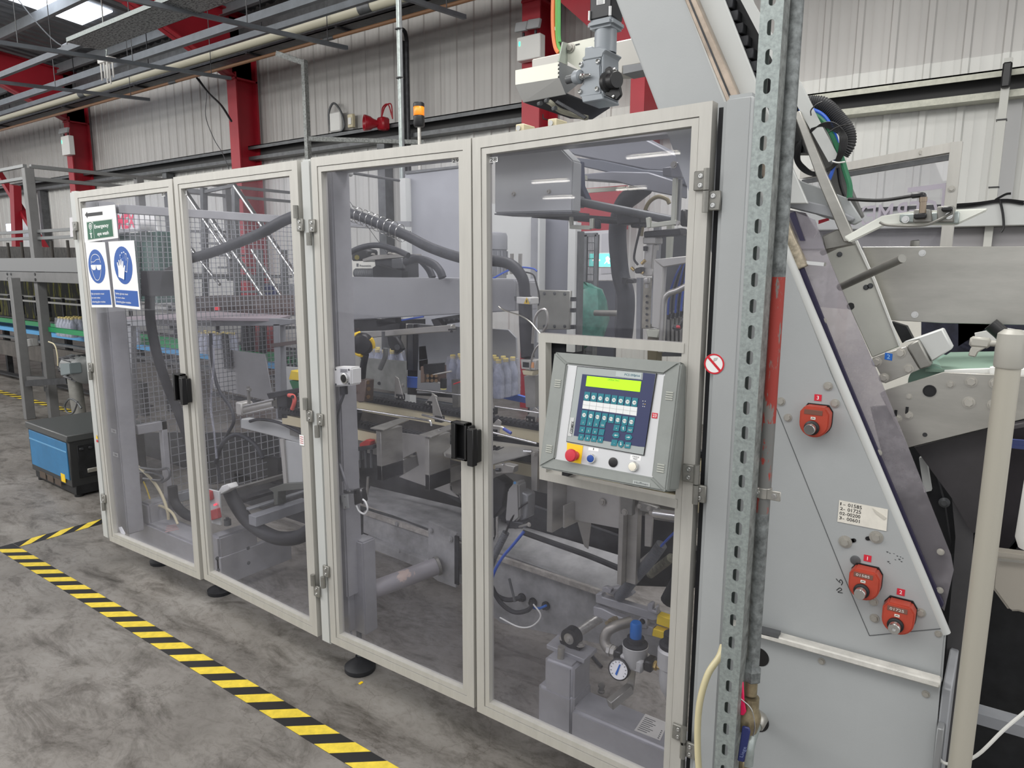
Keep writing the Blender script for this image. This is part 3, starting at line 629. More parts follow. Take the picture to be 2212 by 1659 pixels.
# little labels: on the far inner post and warning triangle
t = thing('warning_label', 'tiny yellow warning triangle label on the far mullion', 'label'); c = Y(209.5, 947, -.001)
P = Plate((c.x-.014,-.001,c.z+.02),(c.x+.014,-.001,c.z+.02),(c.x+.014,-.001,c.z-.02),(c.x-.014,-.001,c.z-.02),(0,-1,0)); P.poly('triangle', [(.1,.45),(.9,.45),(.5,1)], YELV, t); P.rect('red_band', .2, .0, .8, .3, REDB, t)
t = thing('door_label', 'small white printed label on the mullion beside the middle hinge', 'label'); c = Y(652, 951, -.001)
P = Plate((c.x-.013,-.001,c.z+.02),(c.x+.013,-.001,c.z+.02),(c.x+.013,-.001,c.z-.02),(c.x-.013,-.001,c.z-.02),(0,-1,0)); P.rect('paper', 0,0,1,1,WHITEB,t)
for i in range(4): P.rect('print', .15,.2+.2*i,.85,.26+.2*i, mat('print_red',(190,90,90),.5),t,h=.0008)
# ================================================================ control panel and the sub-frame of door 4
sf = [V(.239,0,1.455), V(.661,0,1.454), V(.661,0,1.036), V(.247,0,1.036)]
mbs = [[(0,0),(1,0)],]
w = .024
def sub(a): return MB().prism([Vector((x, .0, z)) for x, z in a], (0,.03,0)).build('panel_frame_member', ALU, doors[4])
sub([(.239,1.455),(.664,1.455),(.664,1.431),(.263,1.431)]); sub([(.239,1.455),(.263,1.431),(.270,1.060),(.247,1.036)]); sub([(.247,1.036),(.270,1.060),(.664,1.060),(.664,1.036)])
t = thing('control_panel', 'grey operator control panel with green display and keypad mounted in the door', 'control panel')
def c4(p): return (1140+p[0]/4.148, 700+p[1]/4.148)
# the face is a tilted plane: y = -.03 at z 1.412, y = -.09 lower down
HT, HB = V(.314,-.028,1.411), V(.320,-.112,1.109); HR = .680
def HP(z): return -.030-(1.381-z)*.2439
HG = mat('housing_grey', (138, 142, 139), .5, var=.03, vscale=20)
tl, tr, br, bl = [Y(*c4(a),yy) for a, yy in (((245,252),-.0225),((1385,345),-.0225),((1247,1505),-.0975),((108,1285),-.0975))]
F = Plate(tl, tr, br, bl, (0,-1,0))
# housing: rim around a recessed plate
def ring(uv0, uv1, h0, h1):
    mb = MB()
    for i in range(4):
        j = (i+1) % 4; mb.prism([F.p(*uv0[i], h0), F.p(*uv0[j], h0), F.p(*uv1[j], h0), F.p(*uv1[i], h0)], F.n*(h1-h0))
    return mb
O = [(0,1),(1,1),(1,0),(0,0)]; I = [(.125,.905),(.885,.895),(.885,.09),(.125,.095)]
back = MB().prism([F.p(u,v,-.008) for u,v in O], -F.n*.07).build('housing', HG, t, .006, 2)
ring(O, I, -.02, .006).build('housing_rim', HG, t, .004, 2)
mb = MB()                                       # side hand holds with ribs
for u0 in (.045, .92):
    for v0 in (.70, .14):
        for k in range(4): mb.add(*(lambda q: ([*q, *[p+F.n*.003 for p in q]], [(0,1,2,3),(4,7,6,5),(0,4,5,1),(1,5,6,2),(2,6,7,3),(3,7,4,0)]))([F.p(u0,v0+k*.018,.005),F.p(u0+.05,v0+k*.018,.005),F.p(u0+.05,v0+k*.018+.011,.005),F.p(u0,v0+k*.018+.011,.005)]))
mb.build('grip_ribs', mat('grip_grey', (170,172,164), .5), t)
F.rect('face_plate', .12, .085, .89, .91, mat('brushed_face_plate', (206,207,209), .38, .35), t, h=-.0032, th=.003)
P = Plate(Y(*c4((375,362)),-.03), Y(*c4((1250,440)),-.03), Y(*c4((1125,1372)),-.09), Y(*c4((262,1210)),-.09), (0,-1,0))
def inv(p):     # crop pixel -> (u,v) on the plate
    import itertools
    px, py = c4(p); d = ray(px, py); n = P.n; o = P.c[0]; w = CAMP+d*((o-CAMP).dot(n)/d.dot(n)); e1 = P.c[1]-P.c[0]; e2 = P.c[0]-P.c[3]; q = w-P.c[3]
    a11, a12, a22 = e1.dot(e1), e1.dot(e2), e2.dot(e2); b1, b2 = q.dot(e1), q.dot(e2); dt = a11*a22-a12*a12
    return ((b1*a22-b2*a12)/dt, (b2*a11-b1*a12)/dt)
def pp(name, pts, m, h=.0, th=.0006, par=None, bev=0): return P.poly(name, [inv(a) for a in pts], m, par or t, h, th, bev)
pp('terminal_bezel', [(447,378),(1160,443),(1050,1178),(350,1055)], BLACK, 0, .003)
pp('terminal_face', [(452,384),(1155,447),(1045,1170),(355,1050)], mat('terminal_grey', (160,166,166), .45), .003, .001)
pp('terminal_navy', [(497,450),(1035,502),(1040,438),(1152,450),(1060,1100),(1000,1095),(420,1000)], mat('terminal_navy', (48,54,92), .4), .004, .0006)
pp('title_strip', [(800,425),(1030,442),(1022,498),(795,470)], mat('terminal_grey2', (178,186,186), .45), .0045, .0005)
scr = pp('display', [(540,466),(1026,515),(1013,610),(528,557)], mat('display_green', (160,226,20), .3, emit=.55), .0048, .0006)
def ptext(s, a, hgt, m, wid=None, h=.0052, align='c', par=None, rot=0): u, v = inv(a); return P.text(s, u, v, hgt, m, par or t, h, wid, align, rot=rot)
ptext('OPERATING', (775,512), .0042, mat('display_text', (110,150,20), .5), .033, .0056, par=scr)
ptext('PCS 095', (875,463), .0055, mat('teal_print', (20,92,112), .5), .029, .0052, 'l'); ptext('plus', (966,470), .0052, MATS['teal_print'], .014, .0052, 'l')
KEY = mat('teal_key', (34,120,134), .4); KW = mat('key_white', (214,218,216), .5)
def key(x, y, w=50, h=88, circ=True, txt='', arrow=None):
    sx = .115*h  # lean
    q = [(x-w/2+sx*.0-1+6, y-h/2-2), (x+w/2+6, y-h/2+3), (x+w/2-8+2, y+h/2+3), (x-w/2-8+2, y+h/2-3)]
    if arrow:
        k = {'u': [(0,-h*.62),(w*.5,-h*.3),(w*.5,h*.35),(w*.22,h*.5),(-w*.22,h*.5),(-w*.5,h*.35),(-w*.5,-h*.3)]}['u']
        a = {'u':0,'r':math.pi/2,'d':math.pi,'l':-math.pi/2}[arrow]; q = [(x+px*math.cos(a)-py*math.sin(a), y+px*math.sin(a)+py*math.cos(a)) for px, py in k]
    o = pp('key', q, KEY, .0046, .0016, bev=.0)
    if circ: u, v = inv((x-2, y+4)); P.disc('key_label', u, v, .0053, KW, o, h=.0063, th=.0003, n=18)
    if arrow:
        k = [(0,-16),(9,-2),(3,-2),(3,16),(-3,16),(-3,-2),(-9,-2)]
        pp('arrow', [(x+px*math.cos(a)-py*math.sin(a), y+px*math.sin(a)+py*math.cos(a)) for px, py in k], KW, .0063, .0003, par=o)
    if txt: ptext(txt, (x, y+(12 if not circ else 10)), .0034 if circ else .0045, BLACK if circ else KW, None if len(txt) < 3 else .0085, .0068, par=o)
for i in range(8): key(541+61*i, 648+7.6*i, 50, 78, True, 'F%d' % (i+1))
for i in range(8): key(518+60.5*i, 812+8.8*i, 50, 78, True, 'F%d' % (i+9))
pp('label_strip', [(507,686),(991,746),(983,823),(497,757)], mat('strip_white', (226,228,228), .35), .0046, .0005)
for i in range(1, 8): pp('strip_line', [(507+60.5*i-1,686+7.5*i),(507+60.5*i+1,686+7.5*i),(497+60.7*i+1,757+8.2*i),(497+60.7*i-1,757+8.2*i)], mat('line_grey',(160,160,165),.5), .0052, .0002)
pp('strip_line', [(502,722),(987,784),(987,786),(502,724)], MATS['line_grey'], .0052, .0002)
for r in range(3):
    for c in range(4):
        key(508+58*c-10*r, 880+7.5*c+66*r, 46, 54, False, ('1','2','3','CLR','4','5','6','.','7','8','9','0')[r*4+c])
for x, y, s in ((806,930,'+'),(929,946,'HLP'),(786,1062,'-'),(908,1084,'ENT')): key(x, y, 50, 54, False, s)
for x, y, d in ((868,934,'u'),(802,996,'l'),(914,1014,'r'),(846,1072,'d')): key(x, y, 50, 58, False, '', d)
pp('brand_label', [(390,838),(425,840),(398,1008),(365,1002)], mat('label_grey',(196,198,198),.4), .0046, .0005)
ptext('CERMEX', (408,985), .0075, BLACK, .033, .0056, 'l', rot=math.radians(89))
pp('number_label', [(1118,792),(1167,798),(1162,846),(1114,840)], mat('label_red', (206,40,60), .45), .0006, .0005); ptext('23', (1140,832), .0075, WHITEB, None, .0016)
for a in ((1040,690),(1062,692),(1060,718),(1043,716),(1040,738),(1055,740)): u, v = inv(a); P.disc('indicator', u, v, .0011, YELV if a == (1060,718) else KW, t, h=.0047, th=.0003, n=8)
# push buttons
pp('emergency_plate', [(355,1062),(498,1090),(478,1252),(380,1236),(350,1180)], YELV, .0004, .0008)
def btn(name, a, prof, m, ax=None, n=28):
    u, v = inv(a); return MB().lathe(P.p(u, v, .0), P.n, prof, n).build(name, m, t)
btn('emergency_collar', (432,1178), [(.0115,0),(.0115,.006),(.009,.008),(.009,.018)], ORANGE if False else mat('mushroom_stem',(190,60,60),.4))
btn('emergency_stop_button', (432,1178), [(.0095,.006),(.0095,.017),(.0145,.019),(.0165,.022),(.0165,.028),(.0145,.031),(.006,.0325),(.0,.0325)], mat('mushroom_red', (196,44,60), .35))
btn('blue_button_collar', (578,1205), [(.0125,0),(.0125,.006),(.0112,.008),(.0098,.008),(.0098,.005)], CHROME); btn('blue_button', (576,1205), [(.0097,.003),(.0097,.009),(.008,.0098),(0,.0098)], mat('button_blue', (30,72,150), .35))
btn('black_plug', (770,1237), [(.0122,0),(.0122,.003),(.010,.0042),(0,.0042)], BLACK)
btn('white_button_collar', (957,1274), [(.0130,0),(.0130,.006),(.0117,.008),(.0103,.008),(.0103,.005)], CHROME); btn('white_button', (955,1274), [(.0102,.003),(.0102,.010),(.008,.011),(0,.011)], mat('button_ivory', (236,230,214), .3))
pp('button_label', [(548,1102),(640,1112),(636,1142),(544,1130)], WHITEB, .0003, .0003); pp('print', [(590,1108),(596,1108),(594,1128),(588,1128)], BLACK, .0008, .0002)
pp('button_label', [(926,1168),(1022,1180),(1016,1224),(920,1212)], WHITEB, .0003, .0003); ptext('CONVEYOR', (972,1194), .0033, BLACK, .0185, .0008); ptext('RESET', (969,1212), .0033, BLACK, .012, .0008)
# maker's plate on the lower rim
F.poly('maker_plate', [(.76,.045),(.885,.045),(.885,.015),(.76,.015)], mat('plate_grey', (172,176,174), .4, .2), t, h=.0064)
F.text('Hoffman', .822, .022, .0055, mat('plate_print',(90,95,95),.5), t, h=.0072, wid=.036, align='c')
MB().bar((.345,-.02,1.074),(.345,.03,1.074),.02,.012).build('mount', DARK, t)
# jog box on the mullion side (white box with black push button)
t = thing('push_button_box', 'small white box with round black push button inside the guard', 'button box')
a, b = V(-.668,.03,1.279), V(-.572,.03,1.214)
P3 = Plate((-.664,.028,1.278),(-.568,.028,1.284),(-.570,.028,1.220),(-.666,.028,1.205),(0,-1,0))
MB().prism([P3.p(*q) for q in ((0,0),(1,0),(1,1),(0,1))], (0,.05,0)).build('body', WHITE, t, .006, 2)
MB().lathe(P3.p(.68,.42), P3.n, [(.019,0),(.019,.008),(.016,.010),(.0145,.010),(.0145,.007)], 24).build('bezel', CHROME, t); MB().lathe(P3.p(.68,.42), P3.n, [(.0144,.002),(.0144,.0095),(0,.0105)], 24).build('button', BLACK, t)
for u, v in ((.13,.12),(.87,.12),(.13,.88),(.87,.88)): MB().lathe(P3.p(u,v), P3.n, [(.004,0),(.004,.001),(.002,.001),(.002,.0005)],10).build('screw', ZINC, t)
P3.rect('label', .38,.72,.80,.93, mat('label_silver',(190,190,190),.4), t, h=.0003); 
for k in range(2): P3.rect('print', .42,.76+.08*k,.76,.79+.08*k, BLACK, t, h=.001, th=.0002)
c = P3.p(.3,0); MB().cyl((c.x,.05,c.z+.004),(c.x,.05,c.z-.03),.014,n=14).build('gland', RUB, t)
tubo('cable', [(c.x,.05,c.z-.02), Y(722,900,.05), Y(728,980,.05), Y(745,1035,.05), Y(752,1060,.06)], .005, mat('grey_cable',(120,120,124),.5), t)
tubo('cable', [(c.x+.006,.05,c.z-.02), Y(730,900,.05), Y(733,990,.05), Y(740,1040,.05)], .004, ZINC, t)
# ================================================================ inclined magazine at right
MY = .075
mg = thing('inclined_magazine', 'tall grey inclined carton magazine with sloping side plate at right of the doors', 'machine')
MB().prism([Y(a, b, MY) for a, b in ((1178,-400),(1329,-400),(1485,0),(1568,215),(1692,533),(1796,800),(1993,1250),(2043,1370),(2034,1478),(1560,1352),(1560,610),(1488,417),(1420,235),(1330,0))], (0,.02,0)).build('side_plate', PAINT, mg, .004, 2)
# rolled edge of the plate
tubo('rolled_edge', [Y(a, b, MY+.01) for a, b in ((1329,-400),(1485,0),(1692,533),(1993,1250),(2042,1368))], .011, PAINTL, mg, 10, 0)
def band(name, y, l, r, th, m, parent=mg, bev=0): return ply(name, y, list(l)+list(reversed(r)), th, m, parent, bev)
band('guide_rail', .07, [(1479-156,-400),(1479,0),(1567,215),(1640,400)], [(1505-156,-400),(1505,0),(1598,215),(1672,400)], .03, mat('worn_rail', (172, 158, 144), .3, .7, var=.12, vscale=20), bev=.002)
band('rail_groove', .067, [(1487-156,-400),(1487,0),(1577,215),(1650,400)], [(1491-156,-400),(1491,0),(1581,215),(1654,400)], .004, DARK)
band('outer_side_plate', .10, [(1505-156,-400),(1505,0),(1598,209),(1690,440)], [(1565-156,-400),(1565,0),(1646,209),(1745,440)], .012, PAINTL, bev=.002)
band('chain_case', .16, [(1550-156,-400),(1550,0),(1625,200),(1680,330)], [(1612-156,-400),(1612,0),(1690,200),(1740,330)], .05, DARK2)
for i in range(7):
    px, py = 1578+i*11, 12+i*27; c = Y(px, py, .15); MB().box((c.x-.012,.13,c.z-.012),(c.x+.012,.16,c.z+.012)).cyl((c.x,.12,c.z-.02),(c.x,.16,c.z-.02),.008,n=8).build('chain_link', DARK, mg, .002)
band('outer_beam', .13, [(1600-156,-400),(1600,0),(1700,190),(1790,350)], [(1622-156,-400),(1622,0),(1722,170),(1812,340)], .03, PAINTL)
# panel seam
for a, b in (((1668,858),(1825,1250)),((1825,1250),(1878,1373)),((1878,1373),(2032,1358))): MB().bar(Y(*a,MY-.0004), Y(*b,MY-.0004), .0013, .0014, up=(0,1,0)).build('seam', ZINC, mg)
HEX = mat('bolt_steel', (176, 173, 166), .38, .45, var=.08)
for px, py, r, w in ((1789,834,.0075,0),(1687,867,.0075,0),(1702,902,.007,0),(1804,871,.0075,0),(1887,1299,.0075,0),(1889,1335,.0075,0),(1989,1323,.0075,0),(2027,1369,.0055,0),(1775,1428,.006,0),(2000,1499,.006,0),(1772,937,.004,0)):
    bolt(Y(px,py,MY if py < 1400 else .06), (0,-1,0), r, HEX, mg)
for px, py, sx, sy in ((1826,1170,1845,1167),(1893,1160,1874,1163)):
    p = Y(px,py,MY); s = Y(sx,sy,MY); MB().bar(p+V(0,-.0008,0), s+V(0,-.0008,0), .009, .002, up=(0,1,0)).cyl(s+V(0,-.0018,0), s+V(0,.0,0), .0045, n=12).build('slot', BLACK, mg)
    MB().cyl(p, p+V(0,-.002,0), .0145, n=24).cyl(p, p+V(0,-.004,0), .011, n=20).cyl(p, p+V(0,-.010,0), .0085, .008, n=6).build('bolt', HEX, mg)
MB().lathe(Y(1848,1210,MY), (0,-1,0), [(.011,0),(.011,.002),(.009,.003),(0,.003)], 20).build('grommet', ZINC, mg)
# note and markings
nt_ = thing('paper_note', 'curling white paper note with handwritten settings taped to the sloping panel', 'note')
o3 = lambda x, y: (1600+x/3.614, 800+y/3.614)
P = Plate(Y(*o3(770,1012),MY-.001), Y(*o3(1150,1085),MY-.001), Y(*o3(1138,1255),MY-.001), Y(*o3(755,1180),MY-.001), (0,-1,0))
P.rect('paper', 0,0,1,1, mat('aged_paper', (222,218,208), .7, var=.03, vscale=40), nt_, th=.0008)
P.poly('folded_corner', [(.70,.93),(.98,.62),(.95,.50),(.78,.70)], mat('paper_back', (196,192,182), .7), nt_, h=.001, th=.0015)
for i, (a, b) in enumerate((('1-','01585'),('2-','01725'),('02-','00200'),('3-','00601'))):
    P.text(a, .03+.0*i, .78-.215*i, .0072, BLACK, nt_, .001, wid=.011 if len(a) < 3 else .015); P.text(b, .19+.0*i, .77-.215*i, .0082, BLACK, nt_, .001, wid=.029-.0008*i)
mk = thing('marker_scribble', 'black handwritten marker scribbles left of indicator 1 on the panel', 'writing')
for pts in ([(1806,1250),(1812,1256),(1816,1252),(1820,1258),(1817,1264)],[(1812,1257),(1816,1259)],[(1807,1275),(1814,1270),(1818,1274),(1810,1279),(1820,1281)]): tubo('stroke', [Y(a,b,MY-.0003) for a, b in pts], .0009, BLACK, mk, 5)
for px, py, r in ((1916,1192,.0016),(1922,1195,.001),(1931,1196,.0008),(1938,1201,.0012),(1945,1203,.001),(1918,1213,.0018),(1922,1217,.001),(1934,1209,.0009),(1942,1208,.0018),(1947,1213,.0013),(1950,1206,.001)):
    MB().prism([Y(px-2,py-1,MY-.0004),Y(px+r*1400,py-r*500,MY-.0004),Y(px+r*2000,py+r*900,MY-.0004),Y(px,py+r*1200,MY-.0004)],(0,.0003,0)).build('scuff', ZINC, mg)
# position indicators
def indicator(label, px, py, num, digits):
    t = thing('position_indicator', label, 'indicator', 'orange position indicators on the sloping panel'); c = Y(px, py, MY-.02); c.y = MY; c.z -= .005; r = .0315; d = .036
    pts = [(-r,.019),(-.022,.033),(.022,.033),(r,.019)]+[(r*math.cos(a), -.006+r*math.sin(a)) for a in [-(math.pi)*k/12 for k in range(13)]]
    MB().prism([V(c.x+a, MY-d, c.z+b) for a, b in pts], (0,d-.003,0)).build('housing', ORANGE, t, .003, 2)
    MB().prism([V(c.x+a*1.03, MY-.004, c.z+b*1.05) for a, b in pts], (0,.004,0)).build('gasket', BLACK, t)
    Pn = Plate((c.x-.022,MY-d-.0002,c.z+.026),(c.x+.017,MY-d-.0002,c.z+.026),(c.x+.017,MY-d-.0002,c.z+.015),(c.x-.022,MY-d-.0002,c.z+.015),(0,-1,0))
    w = Pn.rect('window', 0,0,1,1, mat('window_brown', (120,84,74), .2), t, th=.0008, bev=.0003)
    if digits: Pn.text(digits, .12,.25,.0058, mat('digit_grey',(205,200,195),.5), w, .0012, wid=.028)
    Pn2 = Plate((c.x-.007,MY-d-.0002,c.z+.010),(c.x+.003,MY-d-.0002,c.z+.010),(c.x+.003,MY-d-.0002,c.z+.004),(c.x-.007,MY-d-.0002,c.z+.004),(0,-1,0))
    w = Pn2.rect('emblem', 0,0,1,1, mat('emblem_white', (226,222,214), .5), t); Pn2.poly('emblem_mark', [(.1,.25),(.3,.7),(.7,.7),(.9,.25),(.65,.5),(.35,.5)], BLACK, w, h=.0008, th=.0003)
    k = V(c.x-.003, MY-d, c.z-.015); MB().lathe(k, (0,-1,0), [(.0165,0),(.0165,.005),(.0125,.007),(.0125,.009)], 24).build('collar', BLACK, t)
    MB().lathe(k, (0,-1,0), [(.0118,.004),(.0118,.024),(.0108,.0255),(.004,.0255),(.004,.020) if num == '2' else (0,.0255)], 24).build('shaft', CHROME, t)
    return t, c
for lb, px, py, n, dg, tx, ty in (('orange position indicator below red tag 3, upper left', 1762, 903, '3', '', 1767, 861), ('orange position indicator below red tag 1, in the middle', 1869, 1253, '1', '01585', 1874, 1208), ('orange position indicator below red tag 2, lowest', 1942, 1326, '2', '01725', 1946, 1281)):
    indicator(lb, px, py, n, dg)
    t = thing('number_tag', {'3':'red tag with a white 3, highest of the three on the panel','1':'red tag with a white 1 beside the marker scuffs','2':'red tag with a white 2, lowest and nearest the sloping edge'}[n], 'label', 'red number tags'); c = Y(tx, ty-2, MY-.0005)
    P = Plate((c.x-.0078,c.y,c.z+.0075),(c.x+.0078,c.y,c.z+.0075),(c.x+.0078,c.y,c.z-.0075),(c.x-.0078,c.y,c.z-.0075),(0,-1,0)); P.rect('tag', 0,0,1,1, MATS['label_red'], t); P.text(n, .5,.22,.0085, WHITEB, t, .0008, align='c')
# base cabinet below
bc = thing('base_cabinet', 'grey sheet metal cabinet base below the sloping panel', 'cabinet')
zt = .745
MB().prism([Y(1560,1343,.06), Y(2032,1474,.06), V(1.2755,.06,.02), V(.75,.06,.02)], (0,.03,0)).build('front_panel', PAINT, bc, .002)
MB().box((1.262,.06,.03),(1.28,.5,.74)).build('side_panel', PAINTD, bc, .003)
MB().bar(Y(1560,1343,.05), Y(2032,1474,.05), .03, .016).build('white_trim', mat('trim_offwhite', (200,198,192), .45, var=.08, vscale=30), bc, .003)
MB().bar(Y(1620,1355,.045), Y(1684,1371,.045), .02, .012).build('latch_bar', ZINC, bc)
for px, py, r in ((1640,1419,.024),(1635,1556,.030)): MB().cyl(Y(px,py,.0595), Y(px,py,.0595)+V(0,-.001,0), r, n=28).build('opening', BLACK, bc)
MB().box((1.262,.03,.50),(1.275,.06,.66)).build('hinge_strip', ALUD, bc, .002)
MB().box((.76,.1,.0),(.80,.4,.03)).build('foot', DARK, bc)
# polycarbonate strip and seals beyond the plate edge
pc = thing('polycarbonate_guard', 'tinted clear polycarbonate strip along the sloping edge of the magazine', 'guard')
ply('pane', .12, [(1700,462),(1716,457),(1760,475),(1790,560),(1893,800),(1955,950),(2054,1200),(2060,1232),(2040,1320),(2012,1285),(1822,800),(1740,610),(1700,520)], .005, PANE2, pc)
ply('seal', .105, [(1724,578),(1735,578),(1821,795),(2014,1254),(2038,1306),(2031,1318),(2000,1252),(1812,800)], .012, mat('seal_blue_black', (42, 38, 66), .5), pc)
ply('seal', .115, [(1704,462),(1716,457),(1738,520),(1728,520)], .012, MATS['seal_blue_black'], pc)
ply('edge_profile', .10, [(1698,470),(1712,505),(1743,573),(1722,584),(1694,530),(1690,480)], .02, mat('dirty_profile', (166,156,138), .5, .3, var=.25, vscale=60), pc, .002)
for px, py in ((1779,694),(1898,978),(2032,1192),(2030,1275)): bolt(Y(px,py,.11), (0,-1,0), .0055, HEX, pc)
MB().bar(Y(1740,567,.11), Y(1782,571,.10), .01, .008).build('clip', CHROME, pc)
# ---------------------------------------------------------------- upper right bracketry
ub = thing('upper_slide_bracket', 'slanting grey bars and bracket plate of the magazine beside the strut post', 'bracket')
ply('slanted_channel', .22, [(1718,180),(1750,215),(1795,305),(1863,466),(1850,476),(1806,420),(1740,260),(1718,228)], .03, mat('dark_grey_channel', (104,104,102), .5, .2, var=.1), ub, .002)  # the wide channel itself is dark grey
ply('slanted_bar', .12, [(1714,244),(1728,238),(1785,375),(1846,512),(1838,522),(1822,523),(1770,400)], .02, STEEL, ub, .002)
ply('bracket_plate', .15, [(1704,372),(1728,390),(1790,412),(1832,428),(1862,476),(1845,486),(1780,470),(1700,440)], .012, PAINT, ub, .002)
ply('box_arm', .13, [(1700,418),(1735,432),(1796,446),(1845,470),(1838,480),(1815,476),(1700,448)], .04, PAINTD, ub, .003)
ply('lower_plate', .17, [(1700,452),(1740,460),(1765,500),(1756,515),(1700,500)], .01, mat('lilac_plate', (168,162,170), .4), ub)
ply('warning_strip', .16, [(1768,476),(1790,470),(1791,476),(1768,484)], .002, MATS['label_red'], ub)
ply('clamp_block', .14, [(1775,510),(1810,494),(1842,520),(1845,528),(1782,541)], .03, STEELD, ub, .003)
sa = thing('slide_arm', 'white plastic slide arm reaching right with sensor on top', 'arm')
ply('white_arm', .10, [(1822,512),(1905,466),(1970,456),(2134,450),(2132,455),(2065,486),(1912,486),(1892,496),(1835,524)], .014, mat('white_slide_plastic', (224,226,218), .4), sa, .003, 2)
ply('clamp_rail', .085, [(1943,463),(2072,456),(2071,483),(1943,480)], .02, GALV, sa, .002)
ply('sensor_block', .07, [(1974,452),(2010,452),(2014,480),(1972,481)], .03, STEELD, sa, .002); ply('sensor_block', .07, [(2024,446),(2062,444),(2060,480),(2024,480)], .03, STEELD, sa, .002)
MB().cyl(Y(1992,474,.07), Y(1994,436,.07), .0065, n=14).cyl(Y(1994,436,.07), Y(1994.5,426,.07), .0075, n=12).build('sensor', mat('sensor_brass', (150,136,120), .35, .8), sa)
MB().bar(Y(1974,468,.062), Y(2002,466,.062), .012, .012).build('sensor_nut', BLACK, sa, .003)
tubo('paddle', [Y(a,b,.065) for a,b in ((1900,480),(1915,486),(1960,488),(2000,486),(2030,474),(2056,460))], .0028, STEELD, sa, 6); MB().bar(Y(2034,452,.06), Y(2058,452,.06), .016, .01).build('clamp', BLACK, sa, .003); bolt(Y(2050,466,.07),(0,-1,0),.005,CHROME,sa); bolt(Y(1956,474,.085),(0,-1,0),.0055,CHROME,sa)
tubo('sensor_cable', [Y(a,b,.07) for a,b in ((1832,430),(1900,433),(1960,425),(1985,421),(1996,420),(1995,430))], .0036, BLACK, sa, 8)
MB().bar(Y(1967,424,.07), Y(1997,420,.07), .011, .010).bar(Y(1994,418,.07), Y(1994,432,.07), .012,.012).build('connector', BLACK, sa, .003)
# cable bundle
cb = thing('cable_loom', 'looped bundle of black, blue and green hoses hanging behind the strut post', 'cable')
c6 = lambda x, y, d=.14: Y(1680+x/4.158, 180+y/4.158, d)
COR = mat('ribbed_conduit', (60, 60, 62), .5, .1)
def ribbed(name, pts, r, m, parent, pitch=.006, k=10, n=12):
    Q = smooth_path(pts, 12); L = [0]
    for i in range(1, len(Q)): L.append(L[-1]+(Q[i]-Q[i-1]).length)
    N = int(L[-1]/pitch*2); R = []; j = 0
    for i in range(N+1):
        s = L[-1]*i/N
        while j < len(L)-2 and L[j+1] < s: j += 1
        R.append(Q[j].lerp(Q[j+1], (s-L[j])/max(1e-6, L[j+1]-L[j])))
    return MB().tube(R, r, n, 0, rr=lambda i, M: r if i % 2 else r*.86).build(name, m, parent)
ribbed('corrugated_hose', [c6(180,190,.17), c6(300,180,.17), c6(420,200,.17), c6(540,320,.17), c6(620,430,.17), c6(630,540,.17), c6(570,640,.17)], .018, COR, cb, .0045)
tubo('blue_hose', [c6(190,230), c6(300,235), c6(400,280), c6(470,370), c6(530,520), c6(530,650), c6(490,790), c6(455,880)], .0042, mat('blue_hose', (40,90,190), .35), cb, 8)
tubo('green_hose', [c6(230,300), c6(300,275), c6(390,320), c6(480,440), c6(560,640), c6(610,800), c6(645,920), c6(645,1030)], .0062, mat('green_hose', (40,110,76), .4), cb, 8)
for k in range(6):
    o = k*14; tubo('loop_cable', [c6(285+o*.2,450-o*.6,.13), c6(400,360+o*.35,.13), c6(520-o*.2,360+o,.13), c6(620-o*.9,480,.12), c6(600-o*.8,620,.12), c6(520-o*.3,740-o*.2,.13), c6(425,800-o*.4,.14), c6(320,830-o*.5,.15), c6(210+o*.5,780-o*.5,.15), c6(150+o*.7,680,.15), c6(170+o*.6,570,.15), c6(215,500+o*.2,.15)], .0014, BLACK, cb, 6)
for pts in ([(300,290),(300,240),(350,190),(400,165)],[(460,440),(520,400),(600,375),(665,370)]): tubo('cable_tie', [c6(a,b,.115) for a,b in pts], .0015, BLACK, cb, 5)
tubo('cable_tie', [c6(490,700,.115), c6(540,712,.115), c6(605,705,.115)], .0018, WHITE, cb, 5)
tubo('cable', [c6(120,585,.15), c6(180,520,.15)], .0018, BLACK, cb, 5); tubo('cable', [c6(540,760,.15), c6(560,900,.16), c6(600,1020,.17)], .004, BLACK, cb, 6)
# framed transparent panel with mirrored lettering
fp = thing('framed_clear_panel', 'aluminium framed clear panel with faint mirrored lettering behind the cable loom', 'panel')
yr = .9; R_ = Y(2066,318,yr); zt = R_.z; L_ = Z(1815,364,zt); LL = Z(1735,378,zt)
MB().bar(LL, R_, .03, .028).build('top_rail', ALU, fp); MB().bar(LL-V(0,0,.026), R_-V(0,0,.026), .01, .016).build('inner_rail', ZINC, fp)
MB().bar(R_+V(.0,0,.014), V(R_.x,R_.y,.9), .03, .028).build('upright', ALU, fp)
for k in (.82,): bolt(LL.lerp(R_, k)+V(0,-.015,0), (0,-1,0), .007, HEX, fp)
bolt(R_+V(0,-.015,-.12), (0,-1,0), .007, HEX, fp)
dd = (LL-R_); MB().prism([R_, LL, LL-V(0,0,.5), R_-V(0,0,.5)], (0,.003,0)).build('pane', glassmat('panel_film', (238,238,240), .04), fp)
P = Plate(LL, R_, R_-V(0,0,.5), LL-V(0,0,.5), (0,-1,0)); FLT = mat('faint_lettering', (176,170,182), .6)
P.text('CERMEX', .94, .59, .062, FLT, fp, .002, wid=.36, mirror=True); P.poly('logo_bracket', [(.76,.80),(.97,.80),(.97,.66),(.955,.66),(.955,.77),(.76,.77)], FLT, fp, h=.002)
